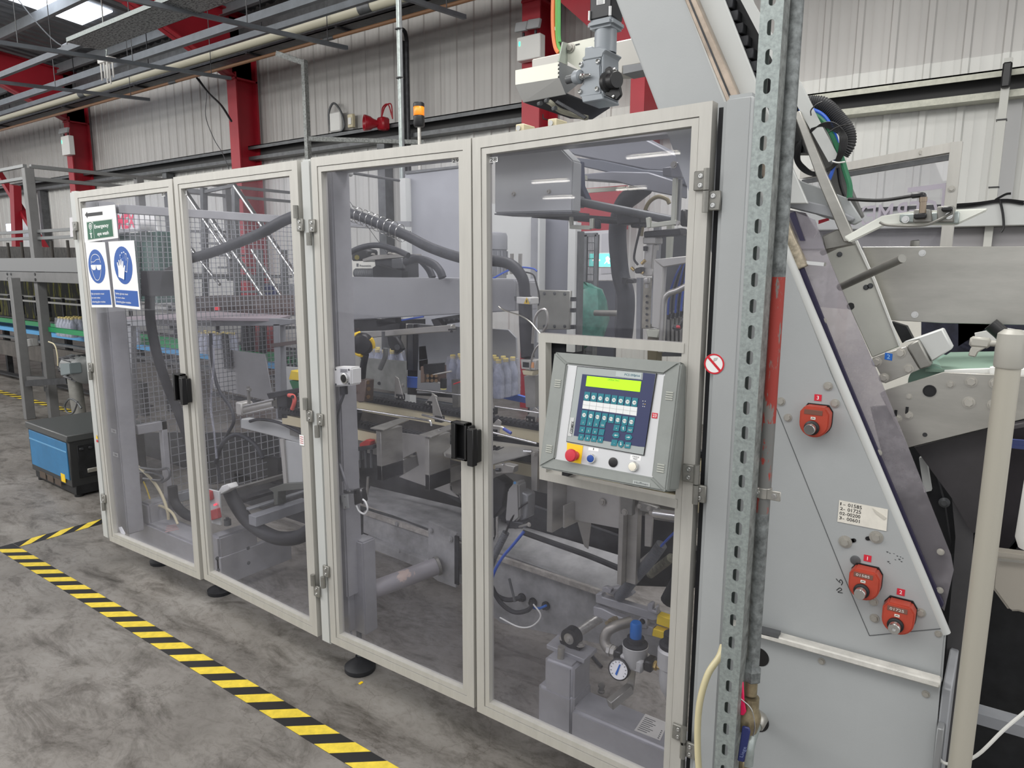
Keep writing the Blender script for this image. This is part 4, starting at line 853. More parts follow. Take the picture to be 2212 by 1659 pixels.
# wall service: white conduit with black ties
t = thing('white_wall_conduit', 'pale plastic wall conduit with black clip on the rail at far right', 'conduit')
p = Y(2172,180,5.1); MB().bar((p.x,5.16,1.0),(p.x,5.16,3.2),.055,.055).build('conduit', mat('pale_conduit', (190,190,184), .5), t)
for z in (2.25,2.75): MB().box((p.x-.035,5.12,z),(p.x+.035,5.2,z+.008)).build('clip', BLACK, t)
MB().box((p.x-.03,5.08,2.98),(p.x+.03,5.16,3.16)).build('bracket', BLACK, t, .01)
for i, pts in enumerate([[(1860,452),(1990,446),(2100,440),(2165,432),(2212,436)],[(1800,455),(1920,452),(2080,447),(2160,435),(2212,441)],[(2160,432),(2166,460),(2168,490),(2162,502)],[(2150,432),(2172,420),(2184,418)]]):
    tag(tubo('ledge_cable', [Y(a,b,5.0) for a,b in pts], .009, BLACK, None, 6), ['thin black cable lying along the white ledge', 'second black cable along the white ledge', 'black cable dropping over the white ledge', 'short black cable tail by the wall conduit'][i], 'cable')
tag(box('tape_strip', (p.x+.02,5.335,2.1),(p.x+.12,5.345,3.0), mat('grey_tape',(176,176,176),.5)), 'grey strip beside the pale wall conduit', 'strip')
# ---------------------------------------------------------------- infeed conveyor at far right
iv = thing('infeed_conveyor', 'stainless infeed conveyor with bolted side plates and green belt at right', 'conveyor')
c2 = lambda x, y: (1680+x/3.457, 420+y/3.457)
ply('side_guide', .40, [(1862,533),(2260,532),(2260,703),(2035,698),(1925,692)], .006, STEEL, iv, .001)
for a in ((1080,438),(1024,898)): bolt(Y(*c2(*a),.40),(0,-1,0),.006,CHROME,iv)
ply('tilted_plate', .34, [c2(*a) for a in ((360,432),(585,345),(720,640),(910,1135),(705,1218),(560,900),(470,700))], .008, mat('white_coated_plate',(198,198,190),.4,.2,var=.03), iv, .002)
ply('plate_edge', .335, [c2(*a) for a in ((575,348),(592,342),(730,640),(916,1130),(905,1138),(715,650))], .01, WHITE, iv)
for a in ((462,448),(660,694),(692,683)): bolt(Y(*c2(*a),.34),(0,-1,0),.005,ZINC,iv)
MB().cyl(Y(*c2(545,835),.3395), Y(*c2(545,835),.3385), .009, n=20).build('hole', BLACK, iv)
for a, b, r in (((1815,620),(1949,558),.0095),((1778,545),(1850,508),.008)): MB().cyl(Y(*a,.30), Y(*b,.12), r, r, n=18).build('rod', STEELD, iv)
ply('bolted_plate', .22, [c2(*a) for a in ((705,1222),(960,1135),(1062,1308),(800,1412))], .01, STEEL, iv, .001)
for a in ((738,1252),(918,1184),(977,1302),(794,1370)): bolt(Y(*c2(*a),.22),(0,-1,0),.0085,HEX,iv)
ply('welded_block', .21, [c2(*a) for a in ((962,1133),(1052,1085),(1147,1280),(1062,1310))], .05, STEELD, iv, .003)
ply('end_block', .23, [c2(*a) for a in ((930,1108),(1228,1003),(1305,1152),(1150,1250),(1052,1086))], .05, PAINTL, iv, .003)
c = Y(*c2(828,1208),.2195); P = Plate((c.x-.008,c.y,c.z+.008),(c.x+.008,c.y,c.z+.006),(c.x+.008,c.y,c.z-.010),(c.x-.008,c.y,c.z-.008),(0,-1,0)); o = P.rect('blue_tag',0,0,1,1,BLUEP,iv); P.text('2',.5,.2,.010,mat('tag_print',(150,190,230),.5),o,.0008,align='c')
ply('dark_gusset', .36, [c2(*a) for a in ((850,950),(960,985),(1010,1080),(930,1110))], .03, DARK2, iv)
BELT = mat('green_belt', (112,136,122), .55, var=.04)
MB().prism([Y(*c2(1290,1178),.45), Y(2260,757,.45), Y(2260,803,.24), Y(*c2(1100,1305),.24)], (0,0,-.006)).build('belt', BELT, iv)
c = Y(*c2(1130,1400),.26); MB().cyl((c.x,.25,c.z),(c.x,.5,c.z),.042,n=28).build('roller', mat('green_roller',(120,150,136),.45), iv)
ply('side_plate', .20, [(1900,850),(1912,843),(2038,804),(2260,815),(2260,893),(1962,967)], .010, STEEL, iv, .001)
ply('white_wear_strip', .22, [(2138,795),(2158,793),(2260,803),(2260,812),(2138,808)], .03, WHITE, iv)
ply('guide_bar', .23, [(2040,800),(2138,797),(2138,806),(2040,806)], .02, WHITE, iv)
oc = lambda x, y: (1600+x/3.614, 800+y/3.614)
for a, r in (((1118,58),.0075),((1636,110),.0065),((1800,88),.009),((1988,100),.009),((1780,250),.0095),((1968,268),.008),((1315,205),.005),((1225,378),.007),((1310,350),.007)): bolt(Y(*oc(*a),.20),(0,-1,0),r,HEX,iv)
MB().lathe(Y(*oc(1475,160),.20),(0,-1,0),[(.0135,0),(.0135,.003),(.0115,.003),(.0115,.001),(0,.001)],28).build('seal_ring', BLACK, iv)
for a in ((1210,335),(1298,312)): p = Y(*oc(*a),.1995); MB().box((p.x-.003,.198,p.z-.008),(p.x+.003,.20,p.z+.008)).build('slot', BLACK, iv)
MB().cyl(Y(*oc(1438,503),.1995), Y(*oc(1438,503),.1985), .005, n=14).build('hole', BLACK, iv)
ply('chute_plate', .24, [(1975,966),(2160,919),(2172,1000),(2135,1075),(2112,1148),(2100,1152),(2055,1075)], .006, mat('dark_sheet', (62,60,62), .5, .4, var=.15), iv)
ply('chute_plate', .26, [(2056,1075),(2075,1095),(2102,1150),(2098,1290),(2062,1659),(2030,1659),(2046,1380),(2058,1245),(2064,1160)], .006, mat('dark_sheet2', (84,83,85), .5, .4, var=.1), iv)
ply('frame_leg', .30, [(2085,1180),(2112,1160),(2100,1520),(2060,1520)], .04, DARK, iv)
ply('inner_block', .27, [(1985,990),(2000,985),(2012,1060),(1996,1064)], .02, PAINTL, iv); ply('inner_link', .29, [(1992,1010),(2015,1000),(2040,1090),(2056,1200),(2030,1180)], .03, DARK2, iv)
MB().lathe(Y(2040,1085,.28),(0,-1,0),[(.012,0),(.012,.004),(.006,.008),(.006,.01)],16).build('pivot', ZINC, iv)
dh = thing('dark_hopper', 'dark steel drive housing under the infeed conveyor', 'housing')
ply('back_sheet', .62, [(1880,880),(2260,850),(2260,1700),(1980,1700),(1960,1200)], .02, DARK2, dh)
ply('drive_cover', .50, [(2125,930),(2260,905),(2260,1240),(2150,1245),(2110,1160)], .05, mat('brown_black_sheet', (46,42,46), .5, .2, var=.2), dh, .01)
MB().bar(Y(2125,950,.46), Y(2260,962,.46), .01, .016).bar(Y(2125,958,.455), Y(2260,972,.455), .006, .008).build('blue_rail', mat('slate_blue_rail', (70,80,130), .4), dh)
MB().bar(Y(2105,1205,.40), Y(2260,1218,.40), .03, .03).build('cross_bar', DARK, dh)
for a, b in (((2160,1225),(2212,1145)),((2140,1240),(2200,1170))): MB().bar(Y(*a,.45), Y(*b,.45), .012, .012).build('brace', DARK2, dh)
ply('tray_front', .30, [(2150,1186),(2260,1200),(2260,1340),(2200,1322),(2180,1322),(2142,1270)], .02, mat('beige_tray', (170,164,154), .45, .2), dh, .006, 2)
MB().bar(Y(2155,1208,.29), Y(2260,1218,.29), .006, .006).build('tray_lip', STEEL, dh)
MB().bar(Y(2105,1540,.45), Y(2260,1585,.45), .05, .03).build('lower_rail', PAINTD, dh)
tag(MB().lathe(Y(2222,1185,.1),(.04,0,1),[(.0,-.004),(.018,0),(.026,.02),(.028,.15),(.02,.2)],20).build('white_tube', WHITE), 'white rounded plastic tube end cut by the right edge of the frame', 'tube')
for i, (px, w_, z0, z1) in enumerate([(2010,60,700,800),(2090,90,700,790)]):
    ply('bellows', .8, [(px-20,690),(px+w_+90,690),(px+w_+90,790),(px-20,800)], .05, mat('navy_bellows', (38,40,54), .6, var=.3, vscale=30), dh)
ply('white_gap_sheet', .75, [(2105,720),(2165,708),(2260,722),(2260,742),(2108,735)], .02, WHITE, dh)  # white sheet standing in for the bright gap above the belt
MB().cyl(Y(1977,520,.45), Y(1974,548,.45), .0105, n=18, hollow=True).build('open_pipe', STEELD, iv); MB().cyl(Y(1977,519,.45), Y(1977,521,.45), .009, n=16).build('pipe_bore', BLACK, iv)
tubo('loose_hose', [Y(a,b,.34) for a,b in ((2140,700),(2165,722),(2185,745))], .016, BLACK, iv, 10)
# pole with clamp head
t = thing('guide_pole', 'grey tubular pole with clamp head standing at the right', 'pole')
py_ = .0; a = Y(2182,760,py_); bx = Y(2085,1650,py_)
MB().cyl((a.x,py_,0),(a.x-.0,py_,a.z),.0205,n=24).build('tube', mat('beige_pole', (176,172,160), .4, .2), t)
MB().lathe((a.x,py_,a.z-.03),(0,0,1),[(.023,0),(.0245,.004),(.0245,.04),(.023,.064),(.014,.072),(0,.072)],24).build('clamp_head', mat('beige_clamp', (170,168,160), .4, .1), t)
MB().cyl((a.x,py_,a.z+.015),(a.x+.06,py_,a.z+.02),.013,n=18).cyl((a.x-.022,py_,a.z+.014),(a.x-.034,py_,a.z+.014),.006,n=12).build('clamp_arm', MATS['beige_clamp'], t)
MB().bar((a.x-.032,py_-.0,a.z+.014),(a.x-.066,py_,a.z+.016),.018,.020).build('lever_block', MATS['beige_clamp'], t, .004)
MB().prism([(a.x-.062,py_-.008,a.z+.006),(a.x-.038,py_-.008,a.z+.006),(a.x-.050,py_-.008,a.z-.004),(a.x-.053,py_-.008,a.z-.014),(a.x-.066,py_-.008,a.z-.012)],(0,.014,0)).build('lever', MATS['beige_clamp'], t, .002)
tag(tubo('mains_cable', [Y(2020,1590,.1), Y(2030,1640,.05), Y(2060,1650,.05), Y(2110,1632,.05), Y(2170,1575,.05), Y(2230,1525,.05)], .0035, WHITE), 'white cord curling across the lower right corner', 'cable')
# ================================================================ slotted strut post, pipe and valves
t = thing('slotted_strut_post', 'tall galvanised strut post with oval slots in front of the machine', 'post')
def sx(z): return .8775+(z-.755)*.003
SW = .041
def strut_geo():
    mb = MB(); y0 = -.25; th = .0025; p = .05; hw, hl = .0065, .0135; zb = 1.9647-.05*40
    for k in range(66):
        zc = zb+k*p
        if zc < 0 or zc > 3.3: continue
        xc = sx(zc)+SW/2; xl = xc-SW/2; xr = xc+SW/2; n = 6; z0 = zc-p/2; z1 = zc+p/2
        for s in (-1, 1):
            pts = [(xc, z0), (xc+s*SW/2, z0), (xc+s*SW/2, z1), (xc, z1), (xc, zc+hl)]
            for i in range(1, n+1): a = math.pi/2*i/n; pts.append((xc+s*hw*math.sin(a), zc+(hl-hw)+hw*math.cos(a)))
            for i in range(0, n+1): a = math.pi/2*i/n; pts.append((xc+s*hw*math.cos(a), zc-(hl-hw)-hw*math.sin(a)))
            mb.prism([(a, y0, b) for a, b in pts], (0, th, 0))
    return mb
strut_geo().build('slotted_web', mat('spangled_galvanised', (152,160,158), .42, .5, var=.12, vscale=120), t, flat=True)
zz = (0.0, 3.25)
def vb(xa, xb, ya, yb): return MB().prism([(sx(zz[0])+xa,ya,zz[0]),(sx(zz[0])+xb,ya,zz[0]),(sx(zz[0])+xb,yb,zz[0]),(sx(zz[0])+xa,yb,zz[0])], (sx(zz[1])-sx(zz[0]),0,zz[1]-zz[0]))
vb(0,.0025,-.2475,-.209).build('flange', GALV, t); vb(SW-.0025,SW,-.2475,-.209).build('flange', GALVD, t); vb(.0,.009,-.211,-.209).build('lip', GALV, t); vb(SW-.009,SW,-.211,-.209).build('lip', GALV, t)
pp_ = thing('vertical_pipe', 'weathered galvanised pipe with worn red paint beside the strut post', 'pipe')
PR = .0135; py0 = -.195
def pxx(z): return PXA+(z-.755)*PXB
PXA, PXB = .929, .0
def pseg(z0, z1, m, r=PR): return MB().cyl((pxx(z0),py0,z0),(pxx(z1),py0,z1),r,n=20).build('pipe', m, pp_)
REDW = mat('worn_red_paint', (150, 54, 46), .55, .1, col2=(120, 116, 112), thr=(.55, .6), vscale=60, stretch=(1, 1, .25))
GW = mat('pipe_galvanised', (112, 116, 116), .55, .4, var=.3, vscale=50, bump=.4, bscale=60); 
pseg(.80, 1.14, GW); pseg(1.14, 1.33, mat('patchy_red_pipe', (116,116,114), .55, .3, col2=(160,66,58), thr=(.56,.6), vscale=50, stretch=(1,1,.3))); pseg(1.33, 1.62, REDW); pseg(1.62, 3.3, GW)
cl = thing('pipe_clamp', 'small steel clamp holding the vertical pipe', 'clamp'); c = Y(1650,1068,py0-.016)
MB().cyl((pxx(c.z),py0,c.z-.011),(pxx(c.z),py0,c.z+.011),PR+.002,n=20).box((c.x+.005,py0-.014,c.z-.010),(c.x+.032,py0-.010,c.z+.010)).box((c.x-.03,py0-.014,c.z-.010),(c.x-.005,py0-.010,c.z+.010)).build('band', STEEL, cl, .001)
for dx in (-.016, .02): bolt((c.x+dx,py0-.014,c.z),(0,-1,0),.0045,CHROME,cl)
va = thing('valve_assembly', 'brass ball valves with red and blue lever handles on the pipe bottom', 'valve')
BR = mat('tarnished_brass', (150,138,112), .4, .7, var=.2, vscale=30)
x = pxx(.75)-.001
def zz_(py): return Y(1625, py, py0).z
MB().lathe((x,py0,zz_(1470)),(0,0,1),[(.017,0),(.021,.004),(.021,.026),(.017,.030),(.015,.036),(.015,.05)],6).build('union_nut', GW, va)
MB().cyl((x,py0,zz_(1500)),(x,py0,zz_(1468)),.014,n=18).build('threaded_nipple', BR, va)
MB().lathe((x-.001,py0,zz_(1585)),(.03,0,1),[(.014,0),(.020,.006),(.025,.03),(.025,.045),(.019,.06),(.018,.085)],20).build('valve_body', BR, va)
MB().prism([Y(1600,1472,-.225),Y(1605,1474,-.225),Y(1607,1515,-.225),Y(1611,1538,-.225),Y(1606,1547,-.225),Y(1598,1545,-.225)],(0,.006,0)).build('red_handle', mat('pink_red_handle',(214,24,84),.35), va, .002)
tubo('pull_ring', [(x-.01,py0-.03,zz_(1500)),(x+.012,py0-.028,zz_(1515)),(x+.021,py0-.026,zz_(1548)),(x+.019,py0-.026,zz_(1572))], .0013, CHROME, va, 6)
tubo('elbow', [Y(1640,1552,.055),Y(1638,1556,0),Y(1632,1566,-.08),Y(1624,1585,-.16),Y(1617,1610,-.19),Y(1613,1650,-.195)], .0135, GALV, va, 14)
MB().lathe(Y(1632,1566,-.09),(.1,.9,.3),[(.017,0),(.020,.004),(.020,.026),(.017,.03)],8).build('elbow_nut', STEEL, va)
MB().lathe((x-.006,py0,zz_(1659)),(0,0,1),[(.013,-.02),(.016,0),(.016,.014),(.013,.018),(.017,.022),(.017,.036),(.013,.04)],6).build('lower_nut', BR, va)
MB().cyl((x-.008,py0,0.0),(x-.006,py0,zz_(1655)),.0125,n=16).build('lower_pipe', GW, va)
lv = MB().prism([Y(1603,1569,-.235),Y(1618,1573,-.235),Y(1620,1582,-.235),Y(1607,1648,-.235),Y(1592,1644,-.235)],(0,.006,0)).build('blue_lever', mat('navy_lever',(36,44,96),.4), va, .002)
P = Plate(Y(1600,1600,-.2352),Y(1617,1600,-.2352),Y(1610,1640,-.2352),Y(1594,1640,-.2352),(0,-1,0)); P.text('Liege', .62,.1,.0085, mat('navy_print',(110,120,160),.5), lv, .0004, wid=.026, rot=math.radians(80))
tag(tubo('cream_hose', [Y(1562,1395,-.15), Y(1553,1420,-.17), Y(1530,1455,-.19), Y(1513,1510,-.2), Y(1507,1570,-.2), Y(1508,1640,-.2), Y(1514,1700,-.2)], .0075, mat('cream_hose',(208,198,160),.3), None, 14, 6), 'cream hose curving down in front of the grey door post', 'hose')
# ================================================================ inside the guard: frame columns and feet
t = thing('frame_column', 'grey frame column behind the middle mullion standing on a round black foot', 'column')
xr = Y(740, 700, .10).x
box('post', (-.765,.075,.36), (xr,.16,1.99), BASEG, t, .006, 2)
box('post', (Y(727,1300,.10).x,.10,.20), (Y(753,1300,.10).x,.16,.36), BASEG, t, .004)
a = Y(762,1200,.14); b = Y(788,1200,.14); box('lower_tube', (a.x,.13,.19), (b.x,.20,.58), BASEG, t, .006, 2)
MB().cyl((-.735,.165,.03),(-.735,.165,.21),.011,n=14).build('threaded_spindle', ZINC, t)
MB().lathe((-.735,.165,0),(0,0,1),[(.060,0),(.063,.004),(.063,.02),(.056,.026),(.03,.044),(.018,.052),(.018,.062)],32).build('foot_pad', RUB, t)
MB().prism([Y(735,1348,.11),Y(742,1345,.11),Y(757,1368,.11),Y(757,1385,.11),Y(737,1376,.11)],(0,.01,0)).build('gusset', BASEG, t)
# door interlock switch on that column
t = thing('interlock_switch', 'black door interlock switch on a bracket low on the middle column', 'switch')
ply('bracket', .075, [(727,1070),(751,1068),(753,1098),(729,1101)], .006, PAINTL, t, .001); MB().bar(Y(745,1060,.09),Y(778,1062,.09),.02,.012).build('arm', ZINC, t)
ply('switch_body', .08, [(762,1058),(778,1056),(783,1085),(765,1092)], .03, BLACK, t, .003); tubo('cable', [Y(a,b,.085) for a,b in ((770,1092),(776,1104),(787,1110),(794,1100),(790,1085),(783,1078))], .0035, WHITE, t, 6)
for p in ((755,1061),(746,1073),(748,1095),(780,1060)): bolt(Y(*p,.078),(0,-1,0),.004,CHROME,t)
t = thing('frame_column', 'grey frame column behind the far mullion', 'column')
a = Y(203,660,.09); b = Y(236,670,.09)
box('post', (a.x,.08,.20), (b.x,.17,1.95), BASEG, t, .006, 2)
for py in (931, 982):
    c = Y(246+(py-931)*.08,py,.079); P = Plate((c.x-.028,.0785,c.z+.011),(c.x+.028,.0785,c.z+.011),(c.x+.028,.0785,c.z-.011),(c.x-.028,.0785,c.z-.011),(0,-1,0)); P.rect('label',0,0,1,1,WHITEB,t); P.text('T 0000',.5,.3,.008,ZINC,t,.001,align='c')
for i, (px, py, lb) in enumerate([] and [(350,1221,'black round foot under the far guard door'),(476,1285,'black round foot under the second guard door')]):
    c = Z(px,py-6,0.0); c.y = max(c.y,.1); t = thing('machine_foot', lb, 'foot'); MB().lathe((c.x,c.y,0),(0,0,1),[(.06,0),(.062,.018),(.03,.035),(.015,.04)],24).build('pad', RUB, t); MB().cyl((c.x,c.y,.03),(c.x,c.y,.16),.012,n=10).build('spindle', ZINC, t)
# top rails of the guard enclosure
tag(box('top_rail', (-.70,.09,1.965),(.73,.15,2.0), BASEG), 'grey frame rail along the top behind the right pair of doors', 'rail')
# ================================================================ base frame: long channel with welded tube
bf = thing('base_channel', 'dusty grey steel base channel running low along the machine with a welded round tube', 'machine base')
yb = .56
def xz(px, py, y): p = Y(px, py, y); return p
MB().prism([Y(1010,1240,yb),Y(1340,1352,yb),Y(1450,1392,yb),(.55,yb,.02),(.45,yb,.02)]+[Y(1340,1432,yb),Y(1010,1310,yb)][:0]+[Y(1010,1322,yb)],(0,.02,0))
ply('channel_web', yb, [(985,1180),(1340,1300),(1480,1352),(1480,1450),(1340,1400),(1080,1345),(1010,1275)], .02, DIRTY, bf)
ply('channel_web', yb-.03, [(785,1105),(870,1130),(1005,1185),(1005,1240),(880,1190),(785,1150)], .02, DIRTY, bf)
p0 = Y(800,1066,yb); 
MB().prism([Y(785,1085,.55),Y(1340,1290,.55),Y(1340,1200,.75),Y(990,1095,.85),Y(800,1050,.85)],(0,0,-.01)).build('channel_top', DIRTY, bf)
MB().bar(Y(790,1107,.53),Y(1480,1342,.53),.015,.02).build('channel_lip', mat('worn_edge',(164,160,154),.5,.2,var=.15,vscale=30), bf)
ply('lower_flange', .50, [(785,1160),(900,1205),(1000,1245),(1000,1262),(895,1222),(785,1178)], .05, DIRTY, bf)
ply('end_plate', .48, [(925,1125),(985,1152),(985,1270),(945,1255),(925,1240)], .014, DIRTY, bf, .001)
MB().bar(Y(987,1158,.47),Y(987,1262,.47),.02,.008).build('plate_edge', DARK, bf)
for p in ((930,1146),(973,1164),(858,1132),(862,1190)): bolt(Y(*p,.475),(0,-1,0),.009,DIRTY,bf)
tp = Y(945,1222,.46); tq = Y(778,1285,.165)
MB().cyl(tp,tq,.036,n=28).build('round_tube', mat('tube_lilac_grey',(150,147,150),.45,.1,col2=(196,176,166),thr=(.62,.66),vscale=9), bf)
MB().lathe(tp+(tp-tq).normalized()*.0,(tp-tq),[(.041,-.006),(.041,.006)],28).build('weld_flange', STEELD, bf)
for k, (px, py) in enumerate(((1128,1290),(1152,1300),(1180,1308))): c = Y(px,py,yb-.002); MB().lathe(c,(0,-1,0),[(.018,0),(.018,.006),(.011,.008),(.011,.02)],18).build('cable_gland', BLACK, bf)
for a, b, r, m in (([(1128,1290),(1100,1296),(1075,1288),(1062,1270)],.5,.010,RUB),([(1152,1302),(1140,1318),(1110,1322),(1080,1300),(1060,1262)],.48,.009,RUB),([(1180,1308),(1165,1314),(1150,1312)],.5,.005,BLUEP),([(1152,1305),(1168,1330),(1150,1352),(1120,1354),(1080,1334)],.44,.003,WHITE),([(1100,1250),(1108,1282),(1112,1300)],.44,.005,ZINC)):
    tubo('cable', [Y(px,py,b) for px,py in a], r, m, bf, 8)
t = thing('floor_cables', 'dark cables lying on the floor under the channel', 'cable'); tubo('cable', [Z(a,b,.01) for a,b in ((1060,1300),(1100,1340),(1170,1350),(1260,1400),(1300,1440))], .006, RUB, t, 6)
for k in range(4): MB().bar(Y(1230+k*4,1190+k*11,.75),Y(1340,1232+k*11,.75),.02,.012).build('inner_ledge', DARK, bf)
# dark sheets filling the void under the forming station
vd = thing('void_backing', 'dark sheets filling the void behind the hanging brackets', 'machine')
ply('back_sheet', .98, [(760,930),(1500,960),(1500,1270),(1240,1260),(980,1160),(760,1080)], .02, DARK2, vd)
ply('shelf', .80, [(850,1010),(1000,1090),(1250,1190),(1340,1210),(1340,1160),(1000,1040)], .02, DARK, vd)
# ---------------------------------------------------------------- lower front block with bearing (pneumatic corner)
lb_ = thing('front_base_block', 'silver grey welded box section base at the lower right with rating label', 'machine base')
yf = .20
xl, xr2 = .115, .95
z0 = .085; zt = Y(1240,1478,yf).z
MB().box((xl,yf,z0),(.255,yf+.13,Y(1165,1478,yf).z)).build('left_block', BASEG, lb_, .012, 3)
MB().box((.137,yf+.004,z0+.01),(.252,yf+.126,Y(1175,1432,yf).z+.02)).build('riser_block', BASEG, lb_, .012, 3)
MB().box((.24,yf+.001,z0+.004),(.95,yf+.129,.203)).build('long_tube', BASEG, lb_, .014, 3)
zt = .203
P = Plate(Z(1394,1542,zt+.0005),Z(1443,1562,zt+.0005),Z(1426,1600,zt+.0005),Z(1370,1578,zt+.0005),(0,0,1))
lbl = P.rect('rating_label',0,0,1,1,mat('label_silver2',(205,203,198),.4),lb_)
for i in range(8): P.rect('print',.08,.10+.1*i,.45+.08*(i%3),.13+.1*i,ZINC,lbl,h=.0008,th=.0002)
for i in range(5): P.rect('print',.88,.06+.1*i,.93,.11+.1*i,ZINC,lbl,h=.0008,th=.0002)
# bearing on a plate
br_ = thing('pillow_block_bearing', 'black pillow block bearing with steel shaft on a bolted plate', 'bearing')
zp = Y(1180,1405,yf+.02).z
A = [Z(1180,1392,zp),Z(1262,1425,zp),Z(1290,1400,zp),Z(1205,1370,zp)]
MB().prism(A,(0,0,-.016)).build('mounting_plate', BASEG, br_, .002)
c = A[0].lerp(A[2],.5)+V(0,0,.0); d = (A[1]-A[0]).normalized(); e = V(-d.y,d.x,0)
MB().bar(c-d*.042+V(0,0,.009),c+d*.042+V(0,0,.009),.03,.016).build('bearing_base', BLACK, br_, .005,2)
MB().cyl(c-e*.016+V(0,0,.035),c+e*.016+V(0,0,.035),.034,n=28).build('bearing_ring', BLACK, br_)
MB().cyl(c-e*.02+V(0,0,.035),c-e*.016+V(0,0,.035),.019,n=24).build('inner_race', STEEL, br_); bolt(c-e*.02+V(0,0,.035),-e,.009,HEX,br_)
MB().cyl(c+V(0,0,.035),c+V(0,0,.035)+e*.0+ (Y(1295,1335,.40)-(c+V(0,0,.035)))*1.0,.017,n=20).build('shaft', mat('mottled_shaft',(176,174,170),.35,.6,var=.12,vscale=60), br_)
for s in (-1,1): bolt(c+d*.034*s+V(0,0,.016),(0,0,1),.012,HEX,br_)
MB().cyl(Y(1210,1432,yf+.03),Y(1213,1397,yf+.03),.012,n=16).build('pin', STEEL, br_)
# yellow-marked linkage
lk = thing('grey_linkage', 'grey forked linkage bars with yellow painted ends above the bearing', 'linkage')
y = .36
ply('upper_bar', y, [(1286,1284),(1300,1281),(1300,1290),(1420,1325),(1422,1340),(1410,1342),(1286,1302)], .03, BASEG, lk, .003)
ply('lower_bar', y-.01, [(1281,1310),(1300,1315),(1330,1330),(1410,1356),(1410,1376),(1380,1368),(1281,1330)], .03, BASEG, lk, .003)
ply('yellow_end', y-.004, [(1420,1328),(1470,1345),(1470,1366),(1417,1348)], .03, YEL, lk, .002); ply('yellow_end', y-.012, [(1411,1358),(1470,1376),(1470,1392),(1408,1374)], .03, YEL, lk, .002)
ply('lug', y-.02, [(1300,1270),(1308,1268),(1320,1274),(1319,1282),(1300,1279)], .02, BASEG, lk, .002); ply('lug', y-.02, [(1398,1306),(1404,1302),(1410,1305),(1409,1318),(1416,1320),(1417,1308),(1420,1312),(1420,1328),(1398,1320)], .02, BASEG, lk, .002)
ply('swivel', y-.015, [(1378,1336),(1396,1341),(1399,1360),(1380,1358)], .03, BASEG, lk, .004); bolt(Y(1388,1342,y-.015),(0,-1,0),.007,DARK,lk)
ply('pad', y+.01, [(1310,1272),(1345,1268),(1368,1285),(1352,1294),(1312,1284)], .03, BASEG, lk, .004)
MB().cyl(Y(1310,1347,.28),Y(1332,1335,.33),.007,n=14).cyl(Y(1318,1343,.29),Y(1328,1337,.32),.010,n=8).build('air_nipple', BR if 'BR' in globals() else STEEL, lk)
# air preparation unit
au = thing('air_regulator', 'air pressure regulator with blue knob and round gauge', 'regulator')
ya = .25; c = Y(1372,1408,ya)
MB().lathe(c,(0,0,1),[(.022,-.03),(.026,-.024),(.026,.01),(.027,.016),(.022,.02)],24).build('body', mat('light_casting',(186,186,184),.45,.2), au)
MB().box((c.x-.025,ya-.022,c.z-.032),(c.x+.026,ya+.022,c.z-.004)).build('block', MATS['light_casting'], au, .004)
MB().lathe(c,(0,0,1),[(.024,.012),(.026,.016),(.026,.02),(.016,.022),(.015,.03),(.018,.03),(.018,.033)],24).build('collar', RUB, au)
MB().lathe(c,(0,0,1),[(.0125,.033),(.0125,.062),(.010,.0665),(0,.0665)],12).build('blue_knob', mat('knob_blue',(24,96,170),.35), au)
g = Y(1349,1433,ya-.03); gx = V(.12,-.97,.2).normalized()
MB().lathe(g,gx,[(.0215,-.012),(.0225,-.01),(.0225,.004),(.0200,.006),(.0200,.004)],28).build('gauge_case', BLACK, au)
MB().lathe(g,gx,[(.0198,.003),(.0198,.0046),(0,.0046)],28).build('gauge_dial', WHITEB, au)
up = (V(0,0,1)-gx*gx.z).normalized(); sd = gx.cross(up).normalized(); q = g+gx*.0052
MB().prism([q+up*.012-sd*.004,q+up*.012+sd*.0-sd*.001,q-up*.010+sd*.006,q-up*.012+sd*.002],gx*.0006).build('needle', BLUEP, au)
for k in range(11): a_ = math.radians(-130+26*k); v_ = sd*-math.sin(a_)+up*math.cos(a_); MB().bar(q+v_*.0145,q+v_*.0175,.0009,.0006,up=gx).build('tick', BLACK, au)
MB().cyl(g-gx*.012,c+V(0,0,-.015),.007,n=10).build('stem', STEEL, au)
MB().box((c.x+.026,ya-.016,c.z-.026),(c.x+.044,ya+.016,c.z-.002)).box((c.x-.043,ya-.016,c.z-.028),(c.x-.025,ya+.016,c.z-.004)).build('bracket_clamp', BLACK, au, .003)
MB().lathe(c+V(.044,0,-.014),(1,0,0),[(.010,0),(.010,.006),(.006,.007),(.006,.016),(.009,.017),(.009,.024)],8).build('brass_fitting', mat('yellow_brass',(186,160,100),.35,.8), au)
tubo('elbow', [c+V(-.043,0,-.016),c+V(-.062,.0,-.014),c+V(-.074,.004,-.002),c+V(-.072,.01,.016),c+V(-.06,.02,.028),c+V(-.035,.05,.036)],.0115,mat('malleable_iron',(150,146,138),.4,.7),au,12)
MB().lathe(c+V(-.045,0,-.016),(-1,0,0),[(.013,0),(.013,.008),(.011,.009),(.014,.010),(.014,.017)],8).build('union', STEEL, au)
MB().bar(V(c.x-.004,ya,c.z-.03),V(c.x-.008,ya,c.z-.088),.016,.004,up=(0,1,0)).bar(V(c.x-.008,ya-.0,c.z-.086),V(c.x-.03,ya-.05,c.z-.106),.016,.02).build('support_foot', STEEL, au, .001)
rescale(au, c, 1.5)
fl = thing('air_filter', 'light grey air filter bowl right of the regulator', 'filter'); c2_ = Y(1450,1432,ya-.01)
